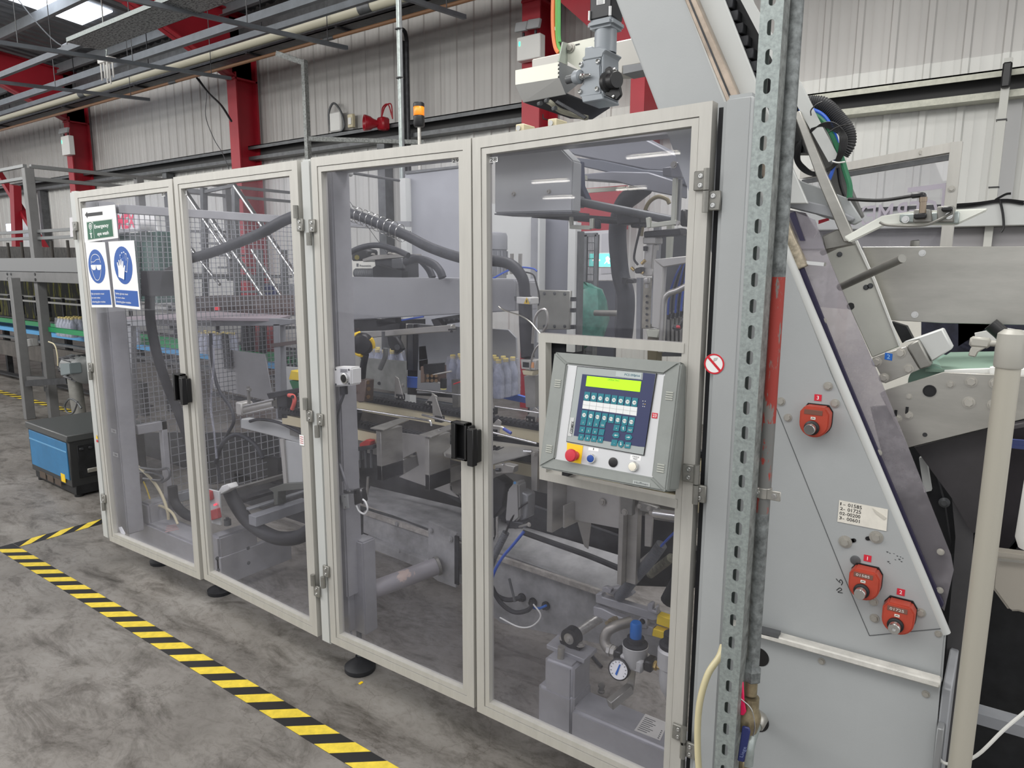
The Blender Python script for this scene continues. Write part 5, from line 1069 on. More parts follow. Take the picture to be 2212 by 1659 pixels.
MB().lathe(c2_+V(0,0,.01),(0,0,1),[(.0,-.085),(.012,-.083),(.02,-.07),(.024,-.05),(.024,-.02),(.029,-.016),(.029,.02),(.024,.026)],24).build('bowl', MATS['light_casting'], fl); MB().lathe(c2_+V(0,0,.036),(0,0,1),[(.026,0),(.026,.008),(.018,.012),(.018,.03),(0,.03)],20).build('cap', RUB, fl)
rescale(fl, c2_, 1.45)
tag(MB().lathe(Z(1299,1495,.20),(0,0,1),[(.012,0),(.012,.006),(.009,.008),(.009,.02),(.012,.021),(.012,.028)],16).build('levelling_bolt', STEELD), 'short steel levelling bolt standing behind the grey base block', 'bolt')
# corrugated conduits and blue hoses
def cond(label, pts, y, r):
    return tag(ribbed('corrugated_conduit', [Y(a,b,yy) for (a,b),yy in zip(pts, y)], r, mat('conduit_grey',(96,98,102),.5,.1), None, .0055), label, 'conduit', None)
cond('grey corrugated conduit rising left of the blue hose behind door 28', [(1052,1252),(1062,1215),(1078,1180),(1093,1150)], [.24,.24,.25,.26], .0135)
cond('grey corrugated conduit leaning right above the linkage', [(1335,1292),(1370,1250),(1405,1210),(1430,1175)], [.36]*4, .019)
BH = mat('blue_air_hose',(48,84,176),.4)
tag(tubo('blue_hose',[Y(1058,1275,.2),Y(1066,1240,.21),Y(1085,1205,.22),Y(1110,1175,.24),Y(1132,1148,.26)],.0055,BH,None,8),'blue air hose curving up beside the left corrugated conduit','hose')
tag(tubo('blue_hose',[Y(1428,1180,.34),Y(1445,1162,.3),Y(1462,1146,.26)],.004,BH,None,8),'short blue air hose leaving the right corrugated conduit','hose')
tag(tubo('black_hose',[Y(1092,1152,.25),Y(1105,1122,.26),Y(1125,1095,.27),Y(1140,1085,.28)],.004,BLACK,None,8),'black cable entering the left corrugated conduit','cable')
tag(tubo('black_hose',[Y(1055,1180,.4),Y(1066,1150,.4),Y(1072,1120,.4)],.012,RUB,None,8),'thick black hose behind the left corrugated conduit','hose')
tag(tubo('black_hose',[Y(1130,1150,.5),Y(1200,1175,.5),Y(1270,1200,.5),Y(1338,1228,.5)],.011,RUB,None,8),'black hose lying along the channel under the plate','hose')
# ================================================================ forming station: brackets, plates, blocks
fs = thing('hanging_bracket_frame', 'stainless frame of hanging channel brackets and plate below the conveyor', 'bracket')
def lbr(pts_f, x1px, dy):    # front face polygon and a side going back
    pass
yk = .24
for (fx0, fx1, ty, by, bx0, bx1) in ((812, 822, 930, 1037, 816, 830), (917, 926, 945, 1058, 920, 930)):
    a = Y(fx0, ty, yk); b = Y(fx1, ty, yk); d_ = Y(bx0, by, yk)
    MB().box((a.x,yk,d_.z),(b.x,yk+.12,a.z)).build('upright', STEEL, fs, .001)
    MB().box((a.x,yk+.0,d_.z),(b.x,yk+.40,d_.z+.06)).build('arm', STEEL, fs, .001)
    MB().prism([Y(fx0-12,ty-6,yk-.01),Y(fx1+6,ty-1,yk-.01),Y(fx1+62,ty-24,yk+.24),Y(fx0+55,ty-28,yk+.24)],(0,0,-.004)).build('top_strap', STEEL, fs)
    for q in (.3,.75): bolt(Y(fx0+5+38*q,ty-4-14*q,yk+.02+.14*q),(0,0,1),.006,CHROME,fs)
ply('side_sheet', .375, [(845,932),(965,948),(972,1058),(990,1075),(862,1030),(905,1005),(900,975),(850,1000)], .004, mat('satin_sheet',(186,184,180),.4,.5,var=.04), fs)
ply('back_plate', .42, [(960,1010),(1005,1020),(1010,1075),(978,1065),(975,1050),(960,1050)], .006, STEEL, fs); ply('lug', .42, [(990,1065),(1004,1068),(1006,1100),(1000,1098)], .006, STEELD, fs)
ply('slot', .438, [(893,972),(897,972),(897,985),(893,987)], .003, BLACK, fs)
MB().cyl(Y(883,981,.438),Y(883,981,.436),.006,n=12).build('hole', BLACK, fs)
ply('label_tag', .438, [(848,948),(854,949),(854,957),(848,956)], .002, WHITEB, fs)
sp = thing('sloping_deck_plate', 'satin steel deck plate sloping from the chain behind door 28', 'plate')
MB().prism([Y(952,955,.40),Y(1052,950,.55),Y(1165,966,.50),Y(1162,975,.34),Y(1058,1004,.22),Y(960,985,.30)],(0,0,-.004)).build('plate', mat('satin_plate',(168,167,163),.35,.55,var=.05), sp)
MB().bar(Y(965,982,.30),Y(1060,1008,.22),.012,.012).build('edge_bar', STEEL, sp, .002); 
ply('clamp_block', .20, [(1068,1005),(1090,1003),(1110,1008),(1108,1022),(1070,1024)], .03, STEEL, sp, .002); MB().cyl(Y(1072,1015,.197),Y(1080,1015,.197),.006,n=12).build('clamp_bore', DARK, sp)
bolt(Y(1087,1003,.20),(0,-.3,1),.005,CHROME,sp)
ply('support_upright', .32, [(1147,972),(1162,974),(1160,1060),(1148,1060)], .012, STEEL, sp); MB().cyl(Y(1132,975,.32),Y(1150,976,.32),.007,n=12).build('pin', CHROME, sp); bolt(Y(1154,980,.32),(0,-1,0),.008,HEX,sp)
rf = thing('right_bracket_frame', 'stainless bracket frame with bolted plate hanging below the control panel', 'bracket')
yr_ = .25
a = Y(1182,1050,yr_); b = Y(1194,1050,yr_); d_ = Y(1188,1150,yr_)
MB().box((a.x,yr_,d_.z),(b.x,yr_+.16,1.1)).build('upright', STEEL, rf, .001)
MB().prism([Y(1216,1092,.27),Y(1258,1074,.40),Y(1258,1120,.40),Y(1216,1140,.27)],(.006,0,0)).build('arm', STEEL, rf)
ply('bolted_plate', .34, [(1215,1030),(1342,1075),(1340,1148),(1340,1142),(1215,1118)], .008, MATS['satin_sheet'], rf, .001)
ply('tapered_tab', .38, [(1246,1122),(1276,1130),(1270,1186),(1262,1180)], .004, STEEL, rf)
for p in ((1217,1066),(1301,1084)): bolt(Y(*p,.335),(0,-1,0),.009,HEX,rf)
a = Y(1338,1080,.30); b = Y(1348,1080,.30); d_ = Y(1343,1265,.30)
MB().box((a.x,.30,d_.z),(b.x,.36,1.1)).box((b.x,.33,d_.z),(b.x+.035,.36,1.1)).build('long_upright', STEEL, rf, .001)
ply('clamp_block', .28, [(1340,1065),(1366,1072),(1366,1115),(1340,1110)], .02, STEELD, rf, .002); bolt(Y(1350,1106,.28),(0,-1,0),.008,HEX,rf)
ply('clamp_block', .30, [(1378,1082),(1420,1096),(1424,1112),(1380,1104)], .02, STEELD, rf, .003)
for p in ((1381,1093),(1402,1098),(1407,1108)): bolt(Y(*p,.30),(0,-1,0),.006,HEX,rf)
ply('vertical_tab', .32, [(1393,1110),(1410,1114),(1406,1182),(1392,1180)], .01, STEEL, rf, .001)
MB().cyl(Y(1418,1110,.30),Y(1475,1118,.26),.018,n=24).build('bright_roller', CHROME, rf)
ply('tie_bar', .45, [(1375,1215),(1402,1192),(1405,1205),(1376,1226)], .01, STEEL, rf)
MB().cyl(Y(1405,1240,.5),Y(1450,1205,.4),.015,n=16).build('worn_bar', mat('rusty_bar',(120,118,100),.6,.3,var=.25,vscale=60), rf)
tubo('big_black_hose',[Y(1445,1300,.5),Y(1475,1240,.5),Y(1490,1180,.5)],.03,RUB,rf,12)
# pneumatic cylinders at left of that frame
pn = thing('pneumatic_cylinder', 'pair of aluminium pneumatic cylinders with black valve block low behind door 28', 'cylinder')
ply('black_valve', .30, [(1053,1040),(1072,1030),(1092,1045),(1085,1095),(1066,1120),(1053,1115)], .05, DARK2, pn, .003)
ply('cylinder_body', .26, [(1095,1060),(1112,1040),(1120,1046),(1122,1120),(1104,1136),(1090,1125)], .05, mat('cast_aluminium',(170,170,168),.4,.5), pn, .006, 2)
ply('cylinder_body', .28, [(1120,1060),(1140,1070),(1138,1120),(1122,1128)], .05, ALUD, pn, .004)
MB().cyl(Y(1112,1043,.255),Y(1112,1043,.252),.005,n=14).build('blue_dot', mat('blue_dot',(90,160,220),.5), pn)
MB().cyl(Y(1112,1140,.27),Y(1142,1133,.24),.005,n=10).build('fitting', STEEL, pn); bolt(Y(1143,1133,.24),(0,-1,0),.006,HEX,pn)
ply('end_cap', .255, [(1092,1125),(1130,1130),(1128,1142),(1096,1142)], .05, DARK, pn, .003)
for k in range(3): MB().cyl(Y(1056+k*9,1100,.33),Y(1056+k*9,1160,.33),.005,n=8).build('rod', CHROME, pn)
# chain conveyor with white wear strips and pusher flights
cc = thing('chain_conveyor', 'chain conveyor with cream wear strips running through the machine', 'conveyor')
def xbar(name, px, py, y, x0, x1, w, h, m, parent=cc):
    p = Y(px, py, y); return MB().box((x0, y, p.z-h/2),(x1, y+w, p.z+h/2)).build(name, m, parent)
XL, XR = -1.5, .85
xbar('wear_strip', 800, 880, .56, XL, XR, .02, .05, CREAM); xbar('chain_track', 800, 866, .55, XL, XR, .035, .018, DARK2)
xbar('wear_strip', 800, 945, .40, XL, XR, .02, .045, CREAM); xbar('chain_track', 800, 925, .39, XL, XR, .035, .022, DARK2)
xbar('wear_strip', 900, 880, .66, XL, XR, .02, .02, DARK); xbar('deck', 900, 905, .62, XL, XR, .06, .02, DARK)
xbar('side_beam', 900, 985, .44, XL, XR, .02, .07, STEELD)
for k in range(110):
    x = XL+.021*k
    for y, z in ((.545, Y(800,866,.55).z+.012), (.385, Y(800,925,.39).z+.012)):
        mb = MB().cyl((x,y,z-.002),(x,y+.045,z-.002),.0065,n=6)
        mb.build('chain_roller', DARK, cc) if k % 1 == 0 and y > .5 and k < 110 else mb.build('chain_roller', DARK2, cc)
def flight(tip, bl, br, y, lb):
    t = thing('pusher_flight', lb, 'pusher', 'stainless pusher flights on the chain'); 
    ply('blade', y, [tip, (tip[0]+8,tip[1]+6), br, bl], .004, STEEL, t, .0008)
    c = Y((bl[0]+br[0])/2, (bl[1]+br[1])/2-2, y-.004); MB().box((c.x-.018,y-.006,c.z-.012),(c.x+.018,y+.016,c.z+.012)).build('foot_block', DARK2, t, .001); 
    for s in (-.01,.01): bolt((c.x+s,y-.006,c.z),(0,-1,0),.003,HEX,t)
for tip, bl, br, y, lb in (((853,812),(852,858),(872,862),.50,'tall stainless pusher flight in front of the dull plate'),((932,848),(935,905),(958,910),.42,'tall pusher flight in the middle behind door 29'),((847,868),(820,880),(852,892),.58,'low pusher flight left behind the thin rod'),((936,850),(918,870),(941,880),.56,'low grey pusher flight with rounded tip behind the tall one'),
    ((1052,840),(1053,888),(1068,892),.45,'pusher flight just right of door 28 edge'),((1075,905),(1052,930),(1076,942),.36,'low pusher flight above the blue hose end'),((1155,880),(1132,905),(1158,912),.50,'low pusher flight at the left edge of the control panel frame')): flight(tip, bl, br, y, lb)
# guide rods
for i, (a, b, y, lb) in enumerate((((760,882),(925,908),.30,'thin bright guide rod in front of the chain, left'),((912,896),(1160,958),.28,'thin bright guide rod running to the black handle'),((900,842),(1020,856),.62,'short bright guide rod high behind the chain'),((1070,878),(1165,892),.45,'bright guide rod right of door seam'),((742,855),(775,865),.45,'short bright rod at the left of the forming station'))):
    tag(MB().cyl(Y(*a,y),Y(*b,y),.0042,n=10).build('guide_rod', CHROME), lb, 'rod', 'bright guide rods')
for i, (a, b, y) in enumerate((((920,908),(932,920),.3),)): tag(tubo('bent_rod',[Y(925,908,.3),Y(930,911,.3),Y(932,920,.3)],.004,CHROME,None,8),'bent end of the left guide rod','rod')
tag(tubo('capped_rod',[Y(1050,918,.30),Y(1080,922,.30),Y(1092,928,.30)],.0045,STEEL,None,8),'steel rod end with blue cap in front of the chain','rod'); tag(MB().cyl(Y(1088,926,.298),Y(1104,936,.298),.006,n=12).build('rod_cap', mat('cap_blue',(60,80,170),.4)),'blue plastic cap on the rod end','cap')
# plates and blocks left of centre
ps = thing('dull_guide_plate', 'dull grey guide plate with a hole standing behind the lever', 'plate')
ply('plate', .66, [(788,773),(877,780),(878,850),(800,838),(790,830)], .006, mat('dull_plate',(150,152,146),.45,.5,var=.1,vscale=12), ps, .001); MB().cyl(Y(819,828,.658),Y(819,828,.655),.008,n=14).build('hole', DARK, ps); bolt(Y(870,832,.66),(0,-1,0),.006,HEX,ps)
t = thing('narrow_plate', 'pale narrow plate with rounded top beside the push button box', 'plate'); ply('plate', .42, [(747,762),(752,758),(772,759),(777,763),(779,818),(750,816)], .006, mat('pale_plate',(176,176,170),.45,.3), t, .002)
t = thing('brown_valve_block', 'brown-grey valve block with brass fittings behind the push button box', 'valve'); ply('block', .40, [(755,818),(790,822),(788,868),(775,870),(757,852)], .05, mat('brownish_steel',(104,92,86),.45,.4,var=.2), t, .003)
for k, (px, py) in enumerate(((796,824),(798,838),(797,855))): MB().lathe(Y(px-8,py,.42),(1,-.3,0),[(.010,0),(.010,.012),(.006,.013),(.006,.024),(.009,.025),(.009,.03)],8).build('brass_fitting', mat('dark_brass',(120,96,70),.4,.7), t)
ply('fitting', .39, [(752,842),(762,836),(768,848),(755,852)], .02, mat('pinkish_fitting',(150,120,112),.4,.3), t, .002)
t = thing('hand_wheel_knob', 'round black knob with yellow segments below the crossbeam', 'knob'); c = Y(783,743,.36)
ax = V(.5,-.85,.05)
MB().lathe(c,ax,[(.02,-.03),(.036,-.026),(.047,-.008),(.047,.008),(.038,.022),(.02,.028),(0,.028)],28).build('body', BLACK, t)
for a_ in (0, 2.1, 4.2):
    axn = ax.normalized(); s1 = axn.orthogonal().normalized(); s2 = axn.cross(s1); pts = []
    for k in range(5): q = a_+k*.22; pts.append(c+(s1*math.cos(q)+s2*math.sin(q))*.0445+axn*(-.004+.0*k))
    MB().tube([p+axn*o for p, o in zip(pts,(0,.004,.008,.012,.016))],.010,8).build('yellow_segment', YELV, t)
tubo('black_duct',[Y(790,765,.37),Y(785,790,.38),Y(783,815,.4)],.014,RUB,t,10)
t = thing('grey_lever', 'grey curved plastic lever hanging in front of the bottles', 'lever'); tubo('lever',[Y(833,752,.45),Y(832,770,.45),Y(826,785,.45),Y(821,797,.45)],.011,mat('lever_grey',(110,112,110),.4),t,12); MB().bar(Y(828,716,.45),Y(828,755,.45),.010,.010).build('stalk', ZINC, t)
t = thing('long_guide_bar', 'long satin steel bar tilted under the crossbeam', 'bar'); MB().bar(Y(790,724,.50),Y(980,708,.50),.028,.026).build('bar', STEEL, t, .003); MB().bar(Y(765,722,.5),Y(800,724,.5),.02,.02).build('arm', STEELD, t, .002); MB().bar(Y(970,712,.49),Y(985,711,.49),.01,.006).bar(Y(976,710,.49),Y(975,718,.49),.006,.008).build('end_clip', DARK, t)
t = thing('red_switch', 'red safety switch block on a small table behind door 29', 'switch'); ply('body', .36, [(776,958),(790,950),(800,952),(799,963),(776,966)], .03, mat('switch_red',(200,60,54),.4), t, .003); ply('table', .34, [(772,966),(806,962),(804,970),(774,974)], .06, DARK, t); 
for k in range(3): MB().cyl(Y(778+k*12,972,.37),Y(779+k*12,1010,.37),.006,n=8).build('leg', ZINC, t)
ply('plate', .38, [(745,1010),(772,1000),(775,1035),(760,1040),(745,1030)], .008, STEELD, t); ply('side_block', .36, [(750,968),(776,970),(776,995),(752,996)], .03, ALUD, t, .002)
for p in ((760,1015),(766,1017)): bolt(Y(*p,.375),(0,-1,0),.004,CHROME,t)
MB().cyl(Y(795,1030,.42),Y(793,1068,.42),.006,n=8).build('stud', STEEL, t)
tag(tubo('dust_hose',[Y(775,888,.30),Y(768,910,.30),Y(755,930,.32),Y(748,950,.34)],.016,RUB,None,12),'black flexible hose bending down beside the push button cable','hose')
# reflective sensor block and others on the rear rail
t = thing('sensor_manifold', 'brown and grey sensor manifold with brass parts above the chain', 'valve'); 
for k, (px, m) in enumerate(((908,mat('brown_block',(130,110,96),.5,.2)),(916,STEELD),(926,DARK),(936,mat('brown_block2',(110,90,78),.5,.2)))): ply('block', .60+.01*k, [(px,792),(px+9,791),(px+9,826),(px,827)], .06, m, t, .002)
ply('top', .58, [(914,788),(944,786),(944,806),(916,808)], .05, DARK2, t)
for k in range(6): MB().cyl(Y(924+9*(k%3),812+10*(k//3),.56),Y(926+9*(k%3),812+10*(k//3),.60),.007,n=10).build('fitting', MATS['dark_brass'], t)
MB().cyl(Y(935,810,.57),Y(975,802,.57),.004,n=8).build('rod', STEEL, t); MB().cyl(Y(958,818,.6),Y(958,838,.6),.014,n=14).build('sensor_head', BLACK, t); MB().cyl(Y(958,838,.6),Y(958,841,.6),.013,n=14).build('yellow_ring', mat('pale_yellow',(222,212,140),.5), t)
MB().cyl(Y(938,826,.6),Y(955,828,.6),.005,n=8).build('white_tube', WHITE, t); tubo('red_cable',[Y(980,830,.58),Y(1005,820,.56),Y(1030,800,.54)],.0025,REDB,t,6)
ply('post', .66, [(975,820),(990,820),(990,880),(978,880)], .02, STEELD, t)
# crossbeam and what it carries
cb_ = thing('crossbeam', 'wide grey painted crossbeam spanning behind the right pair of doors', 'beam')
ply('beam', .70, [(741,598),(1110,603),(1115,610),(1114,672),(745,692)], .16, mat('beam_paint',(150,151,154),.4,.05,var=.03), cb_, .004, 2)
ply('end_bracket', .68, [(732,575),(741,585),(744,696),(736,700)], .03, DARK, cb_)
MB().cyl(Y(1113,640,.695),Y(1114,650,.695),.004,n=8).build('stud', ZINC, cb_)
for px in (1105,1123): MB().cyl(Y(px,592,.74),Y(px+1,548,.74),.008,n=12).build('threaded_rod', STEEL, cb_)
for p, q in (((770,690),(870,705)),((820,700),(860,690))): MB().bar(Y(*p,.74),Y(*q,.74),.04,.03).build('cable_clamp', DARK2, cb_)
ply('roller_rail', .76, [(940,688),(1000,678),(1040,676),(1035,690),(950,702),(942,700)], .03, DARK2, cb_)
for k in range(9): MB().cyl(Y(948+k*11,694-k*1.2,.755),Y(948+k*11,694-k*1.2,.75),.006,n=10).build('roller', ZINC, cb_)
ply('carriage', .72, [(930,690),(945,688),(955,704),(940,712)], .04, BLACK, cb_, .003)
tubo('blue_tube',[Y(868,692,.7),Y(890,688,.7),Y(915,684,.7)],.004,BH,cb_,6)
dv = thing('drive_unit', 'dark drive unit with hoses on top of the crossbeam', 'motor')
ply('gearbox', .76, [(808,556),(872,552),(874,600),(812,600)], .10, DARK, dv, .004)
ply('cover', .74, [(845,560),(868,557),(870,580),(846,582)], .02, ZINC, dv, .003)
ply('top_plate', .75, [(782,560),(808,551),(872,548),(874,556),(800,562),(784,566)], .12, STEEL, dv, .002)
for p in ((806,550),(842,548),(850,549)): bolt(Y(*p,.76),(0,0,1),.008,HEX,dv)
ply('side_motor', .78, [(758,540),(775,536),(792,540),(792,562),(758,564)], .08, DARK2, dv, .008); MB().cyl(Y(771,556,.77),Y(771,556,.765),.012,n=16).build('dial', mat('olive_dial',(120,110,40),.5), dv)
ply('white_cabinet', .95, [(740,552),(808,560),(808,600),(740,600)], .02, mat('cabinet_white',(208,208,200),.5), dv)
P = Plate(Y(770,568,.949),Y(806,568,.949),Y(806,578,.949),Y(770,578,.949),(0,-1,0)); P.rect('maker_label',0,.2,.12,.9,ZINC,dv); P.text('Pneumatics',.2,.2,.011,ZINC,dv,.001,wid=.085)
for k in range(14): 
    c = Y(770+k*4,590,.80); MB().lathe(c,(1,0,0),[(.02,-.003),(.024,0),(.02,.003)],12).build('bellows_rib', ALUD, dv)
ply('terminal', .72, [(805,578),(815,572),(868,586),(868,600),(806,600)], .04, DARK2, dv)
# hoses
def hose(label, pts, ys, r, m=HOSE, n=14): return tag(tubo('hose', [Y(a,b,y) for (a,b),y in zip(pts, ys)], r, m, None, n, 6), label, 'hose')
hp = [(700,452),(735,456),(785,470),(870,505),(930,535),(1000,558),(1050,562),(1100,570),(1128,600),(1134,640)]
hose('thick grey hose sagging from the middle column to the glue head', hp, [.55]*10, .0215)
t = thing('hose_spring', 'bright coil spring around the thick hose near the middle column', 'spring'); H_ = smooth_path([Y(a,b,.55) for a,b in hp], 12); Q = []
seg = []; L_ = [0]
for i in range(1, len(H_)): L_.append(L_[-1]+(H_[i]-H_[i-1]).length)
s0 = .075; s1 = s0+.44
for i in range(41):
    s_ = s0+(s1-s0)*i/40; j = max(k for k in range(len(L_)-1) if L_[k] <= s_); seg.append(H_[j].lerp(H_[j+1], (s_-L_[j])/max(1e-6, L_[j+1]-L_[j])))
TOT = 12; A1 = (H_[-30]-H_[0]).normalized().orthogonal().normalized()
for i in range(len(seg)*10):
    f = i/10; j = min(int(f), len(seg)-2); p = seg[j].lerp(seg[j+1], f-j); d = (seg[j+1]-seg[j]).normalized(); a1 = (A1-d*A1.dot(d)).normalized(); a2 = d.cross(a1); th = 2*math.pi*TOT*i/(len(seg)*10)
    Q.append(p+(a1*math.cos(th)+a2*math.sin(th))*.034)
MB().tube(Q,.0018,6,0).build('coil', CHROME, t)
hose('grey hose arching over the drive unit', [(733,576),(748,552),(780,535),(818,530),(855,540),(882,552)], [.62]*6, .013)
hose('grey hose curving down onto the crossbeam', [(876,566),(905,560),(935,570),(950,585),(956,600)], [.68]*5, .018)
hose('second grey hose tucked behind the curving one', [(880,556),(905,560),(925,580),(935,600)], [.74]*4, .016)
hose('black corrugated sleeve of the glue head', [(1134,640),(1136,700),(1138,740),(1140,772)], [.55,.54,.53,.52], .026, RUB)
gh = thing('glue_head', 'white banded glue head with warning triangle hanging on the hose', 'glue head')
ply('white_band', .51, [(1115,641),(1145,643),(1145,658),(1115,656)], .06, WHITE, gh, .003); P = Plate(Y(1131,641,.509),Y(1145,642,.509),Y(1145,657,.509),Y(1131,656,.509),(0,-1,0)); P.poly('warning_triangle',[(.05,.0),(.95,.0),(.5,.95)],YELV,gh,h=.0006); P.poly('mark',[(.42,.2),(.58,.2),(.55,.6),(.45,.6)],BLACK,gh,h=.0014)
ply('head_block', .50, [(1124,776),(1158,778),(1156,800),(1126,797)], .04, ALU, gh, .002); ply('window', .498, [(1129,782),(1142,783),(1142,794),(1129,793)], .004, DARK2, gh); ply('label', .498, [(1145,782),(1153,783),(1153,795),(1145,794)], .003, mat('orange_label',(222,160,110),.5), gh)
ply('lower_block', .50, [(1127,800),(1152,802),(1150,812),(1130,810)], .04, CREAM, gh, .002); ply('shank', .53, [(1132,812),(1156,812),(1156,880),(1136,880)], .04, STEELD, gh)
for r, pts in ((.005,[(1150,742),(1155,690),(1168,670),(1180,672),(1182,700),(1170,720)]),(.004,[(1145,800),(1150,770),(1158,752),(1168,742)])): tubo('steel_hose', [Y(a,b,.5) for a,b in pts], r, STEEL, gh, 8)
tag(tubo('silver_cable',[Y(a,b,.014) for a,b in ((1077,662),(1085,668),(1100,674),(1125,682),(1145,695),(1158,710),(1168,722))],.0022,CHROME,None,6),'thin silver cable across the pane to the panel frame','cable')
t = thing('electric_motor', 'grey finned electric motor standing behind the door seam', 'motor'); c = Y(1065,545,.95)
MB().lathe((c.x,.95,c.z),(0,0,1),[(.04,-.12),(.062,-.115),(.062,.01),(.066,.012),(.066,.07),(.06,.085),(.03,.09)],24).build('body', PAINTD, t)
for k in range(20): a_ = 2*math.pi*k/20; MB().bar((c.x+.062*math.cos(a_),.95+.062*math.sin(a_),c.z-.1),(c.x+.062*math.cos(a_),.95+.062*math.sin(a_),c.z+.005),.006,.012,up=(math.cos(a_),math.sin(a_),0)).build('fin', PAINTD, t)
tag(tubo('blue_cable',[Y(a,b,.8) for a,b in ((1065,602),(1090,588),(1118,578),(1150,580),(1160,586))],.004,BH,None,6),'blue cable looping behind the glue hose','cable')
tag(tubo('black_cable',[Y(a,b,.72) for a,b in ((1120,586),(1150,592),(1158,610),(1165,640),(1163,660))],.0035,BLACK,None,6),'black cable dropping beside the glue hose','cable')
# ropes: door switch cable inside
t = thing('ceiling_spout', 'grey rounded housing with strut at the top left corner behind door 29', 'housing'); c = Y(708,378,.2)
MB().lathe(c,(.3,0,-1),[(.0,-.02),(.03,-.015),(.036,.0),(.03,.018),(.01,.026),(0,.026)],18).build('dome', PAINTD, t); ply('bracket', .22, [(722,370),(735,368),(736,394),(724,388)], .01, CREAM, t)
MB().cyl(Y(738,370,.22),Y(757,375,.3),.012,n=14).build('ferrule', PAINTL, t); MB().cyl(Y(757,373,.3),Y(862,390,.9),.006,n=10).build('strut_rod', ZINC, t)
tubo('wire',[Y(725,386,.21),Y(745,420,.3),Y(780,470,.5),Y(838,550,.75)],.0012,ZINC,t,5)
t = thing('corner_dome', 'grey rounded housing at the top left corner behind the far door', 'housing'); c = Y(186,438,.2); MB().lathe(c,(.3,0,-1),[(.0,-.02),(.05,-.015),(.06,.0),(.05,.03),(.01,.05),(0,.05)],18).build('dome', PAINTD, t)
# diagonal grey guard behind the middle column
t = thing('rear_angle_bracket', 'grey angled bracket plate beside the middle column', 'bracket'); ply('plate', .9, [(737,478),(885,478),(885,490),(740,487)], .02, PAINTD, t)
# rear posts and panels
rp = thing('rear_enclosure', 'rear enclosure of posts and grey clear panels at the back of the machine', 'frame')
REARG = glassmat('rear_grey_panel', (150,152,158), .35, (130,132,138))
def rpost(px, w, py0, py1, y, m=PAINTL):
    a = Y(px,600,y); z1 = Y(px,py0,y).z; z0 = Y(px,py1,y).z; return MB().box((a.x,y,z0),(a.x+w,y+.06,z1)).build('post', m, rp)
rpost(868,.05,385,900,1.75); rpost(882,.035,410,640,1.8,PAINTD); rpost(1146,.075,470,900,1.75,PAINTD); rpost(1161,.012,470,740,1.7); rpost(1226,.045,480,760,1.7); rpost(1240,.025,500,760,1.72,ZINC)
MB().prism([Y(875,372,1.8),Y(1060,352,1.8),Y(1060,800,1.8),Y(878,800,1.8)],(0,.01,0)).build('clear_panel', mat('grey_rear_sheet',(150,152,158),.4,.1,var=.06,vscale=2), rp)
ply('top_edge', 1.79, [(875,370),(1060,350),(1060,354),(875,376)], .02, ZINC, rp)
ply('white_door', 1.78, [(1062,440),(1148,445),(1148,640),(1062,640)], .01, PAINTL, rp)
ply('tinted_panel', 1.79, [(1150,440),(1226,450),(1226,740),(1150,740)], .01, mat('tinted_sheet',(128,130,138),.3,.1), rp)
ply('lower_backing', 1.84, [(1140,735),(1260,735),(1260,900),(1140,900)], .01, DARK, rp)
ply('octagon_cover', .90, [(905,700),(1098,712),(1115,730),(1118,850),(900,850)], .01, mat('cover_grey',(152,154,156),.45), rp, .002)
for k in range(3): MB().bar(Y(869,470+k*36,1.9),Y(905,480+k*36,1.9),.02,.03).build('cable_step', ZINC, rp)
lp = thing('bolted_rear_plate', 'dull bolted plate on the rear post beside the glue hose', 'plate')
ply('plate', 1.2, [(1160,626),(1232,628),(1230,712),(1160,712)], .02, mat('dull_box',(146,146,140),.45,.3,var=.08), lp, .003)
for a in ((1176,634),(1198,634),(1220,635),(1176,705),(1198,705),(1220,705)): bolt(Y(*a,1.2),(0,-1,0),.006,ZINC,lp)
for py in (646,670,706): ply('hinge_tab', 1.19, [(1232,py-4),(1240,py-4),(1240,py+5),(1232,py+5)], .02, DARK, lp)
# vertical machinery columns behind the crossbeam
vm = thing('vertical_lift', 'worn vertical lift columns standing behind the lever', 'lift')
for x, w_, m in ((850,14,ZINC),(866,12,STEELD),(880,12,ZINC),(893,10,DARK)): ply('column', .98, [(x,700),(x+w_,700),(x+w_,800),(x,800)], .05, m, vm, .002)
ply('yellow_tab', .90, [(905,779),(924,776),(924,797),(906,800)], .02, YEL, vm); ply('tab_top', .90, [(904,748),(920,746),(924,776),(905,779)], .02, ZINC, vm, .002)
ply('pivot_arm', .86, [(835,725),(855,728),(868,755),(850,768),(838,745)], .03, DARK2, vm, .004); MB().cyl(Y(858,750,.855),Y(858,750,.845),.014,n=16).build('pivot', ZINC, vm)
ply('dark_block', .80, [(738,712),(758,710),(760,745),(742,748)], .06, mat('brown_dark',(78,66,66),.5,.2), vm); ply('clutter', 1.1, [(760,690),(905,690),(905,712),(760,716)], .05, DARK2, vm)
ply('dark_backing', 1.0, [(880,800),(1010,806),(1010,862),(880,852)], .03, DARK2, vm); ply('rear_blue_strip', .95, [(780,808),(1010,822),(1140,860),(1140,872),(1010,846),(780,830)], .02, mat('belt_blue',(70,110,200),.5), vm)
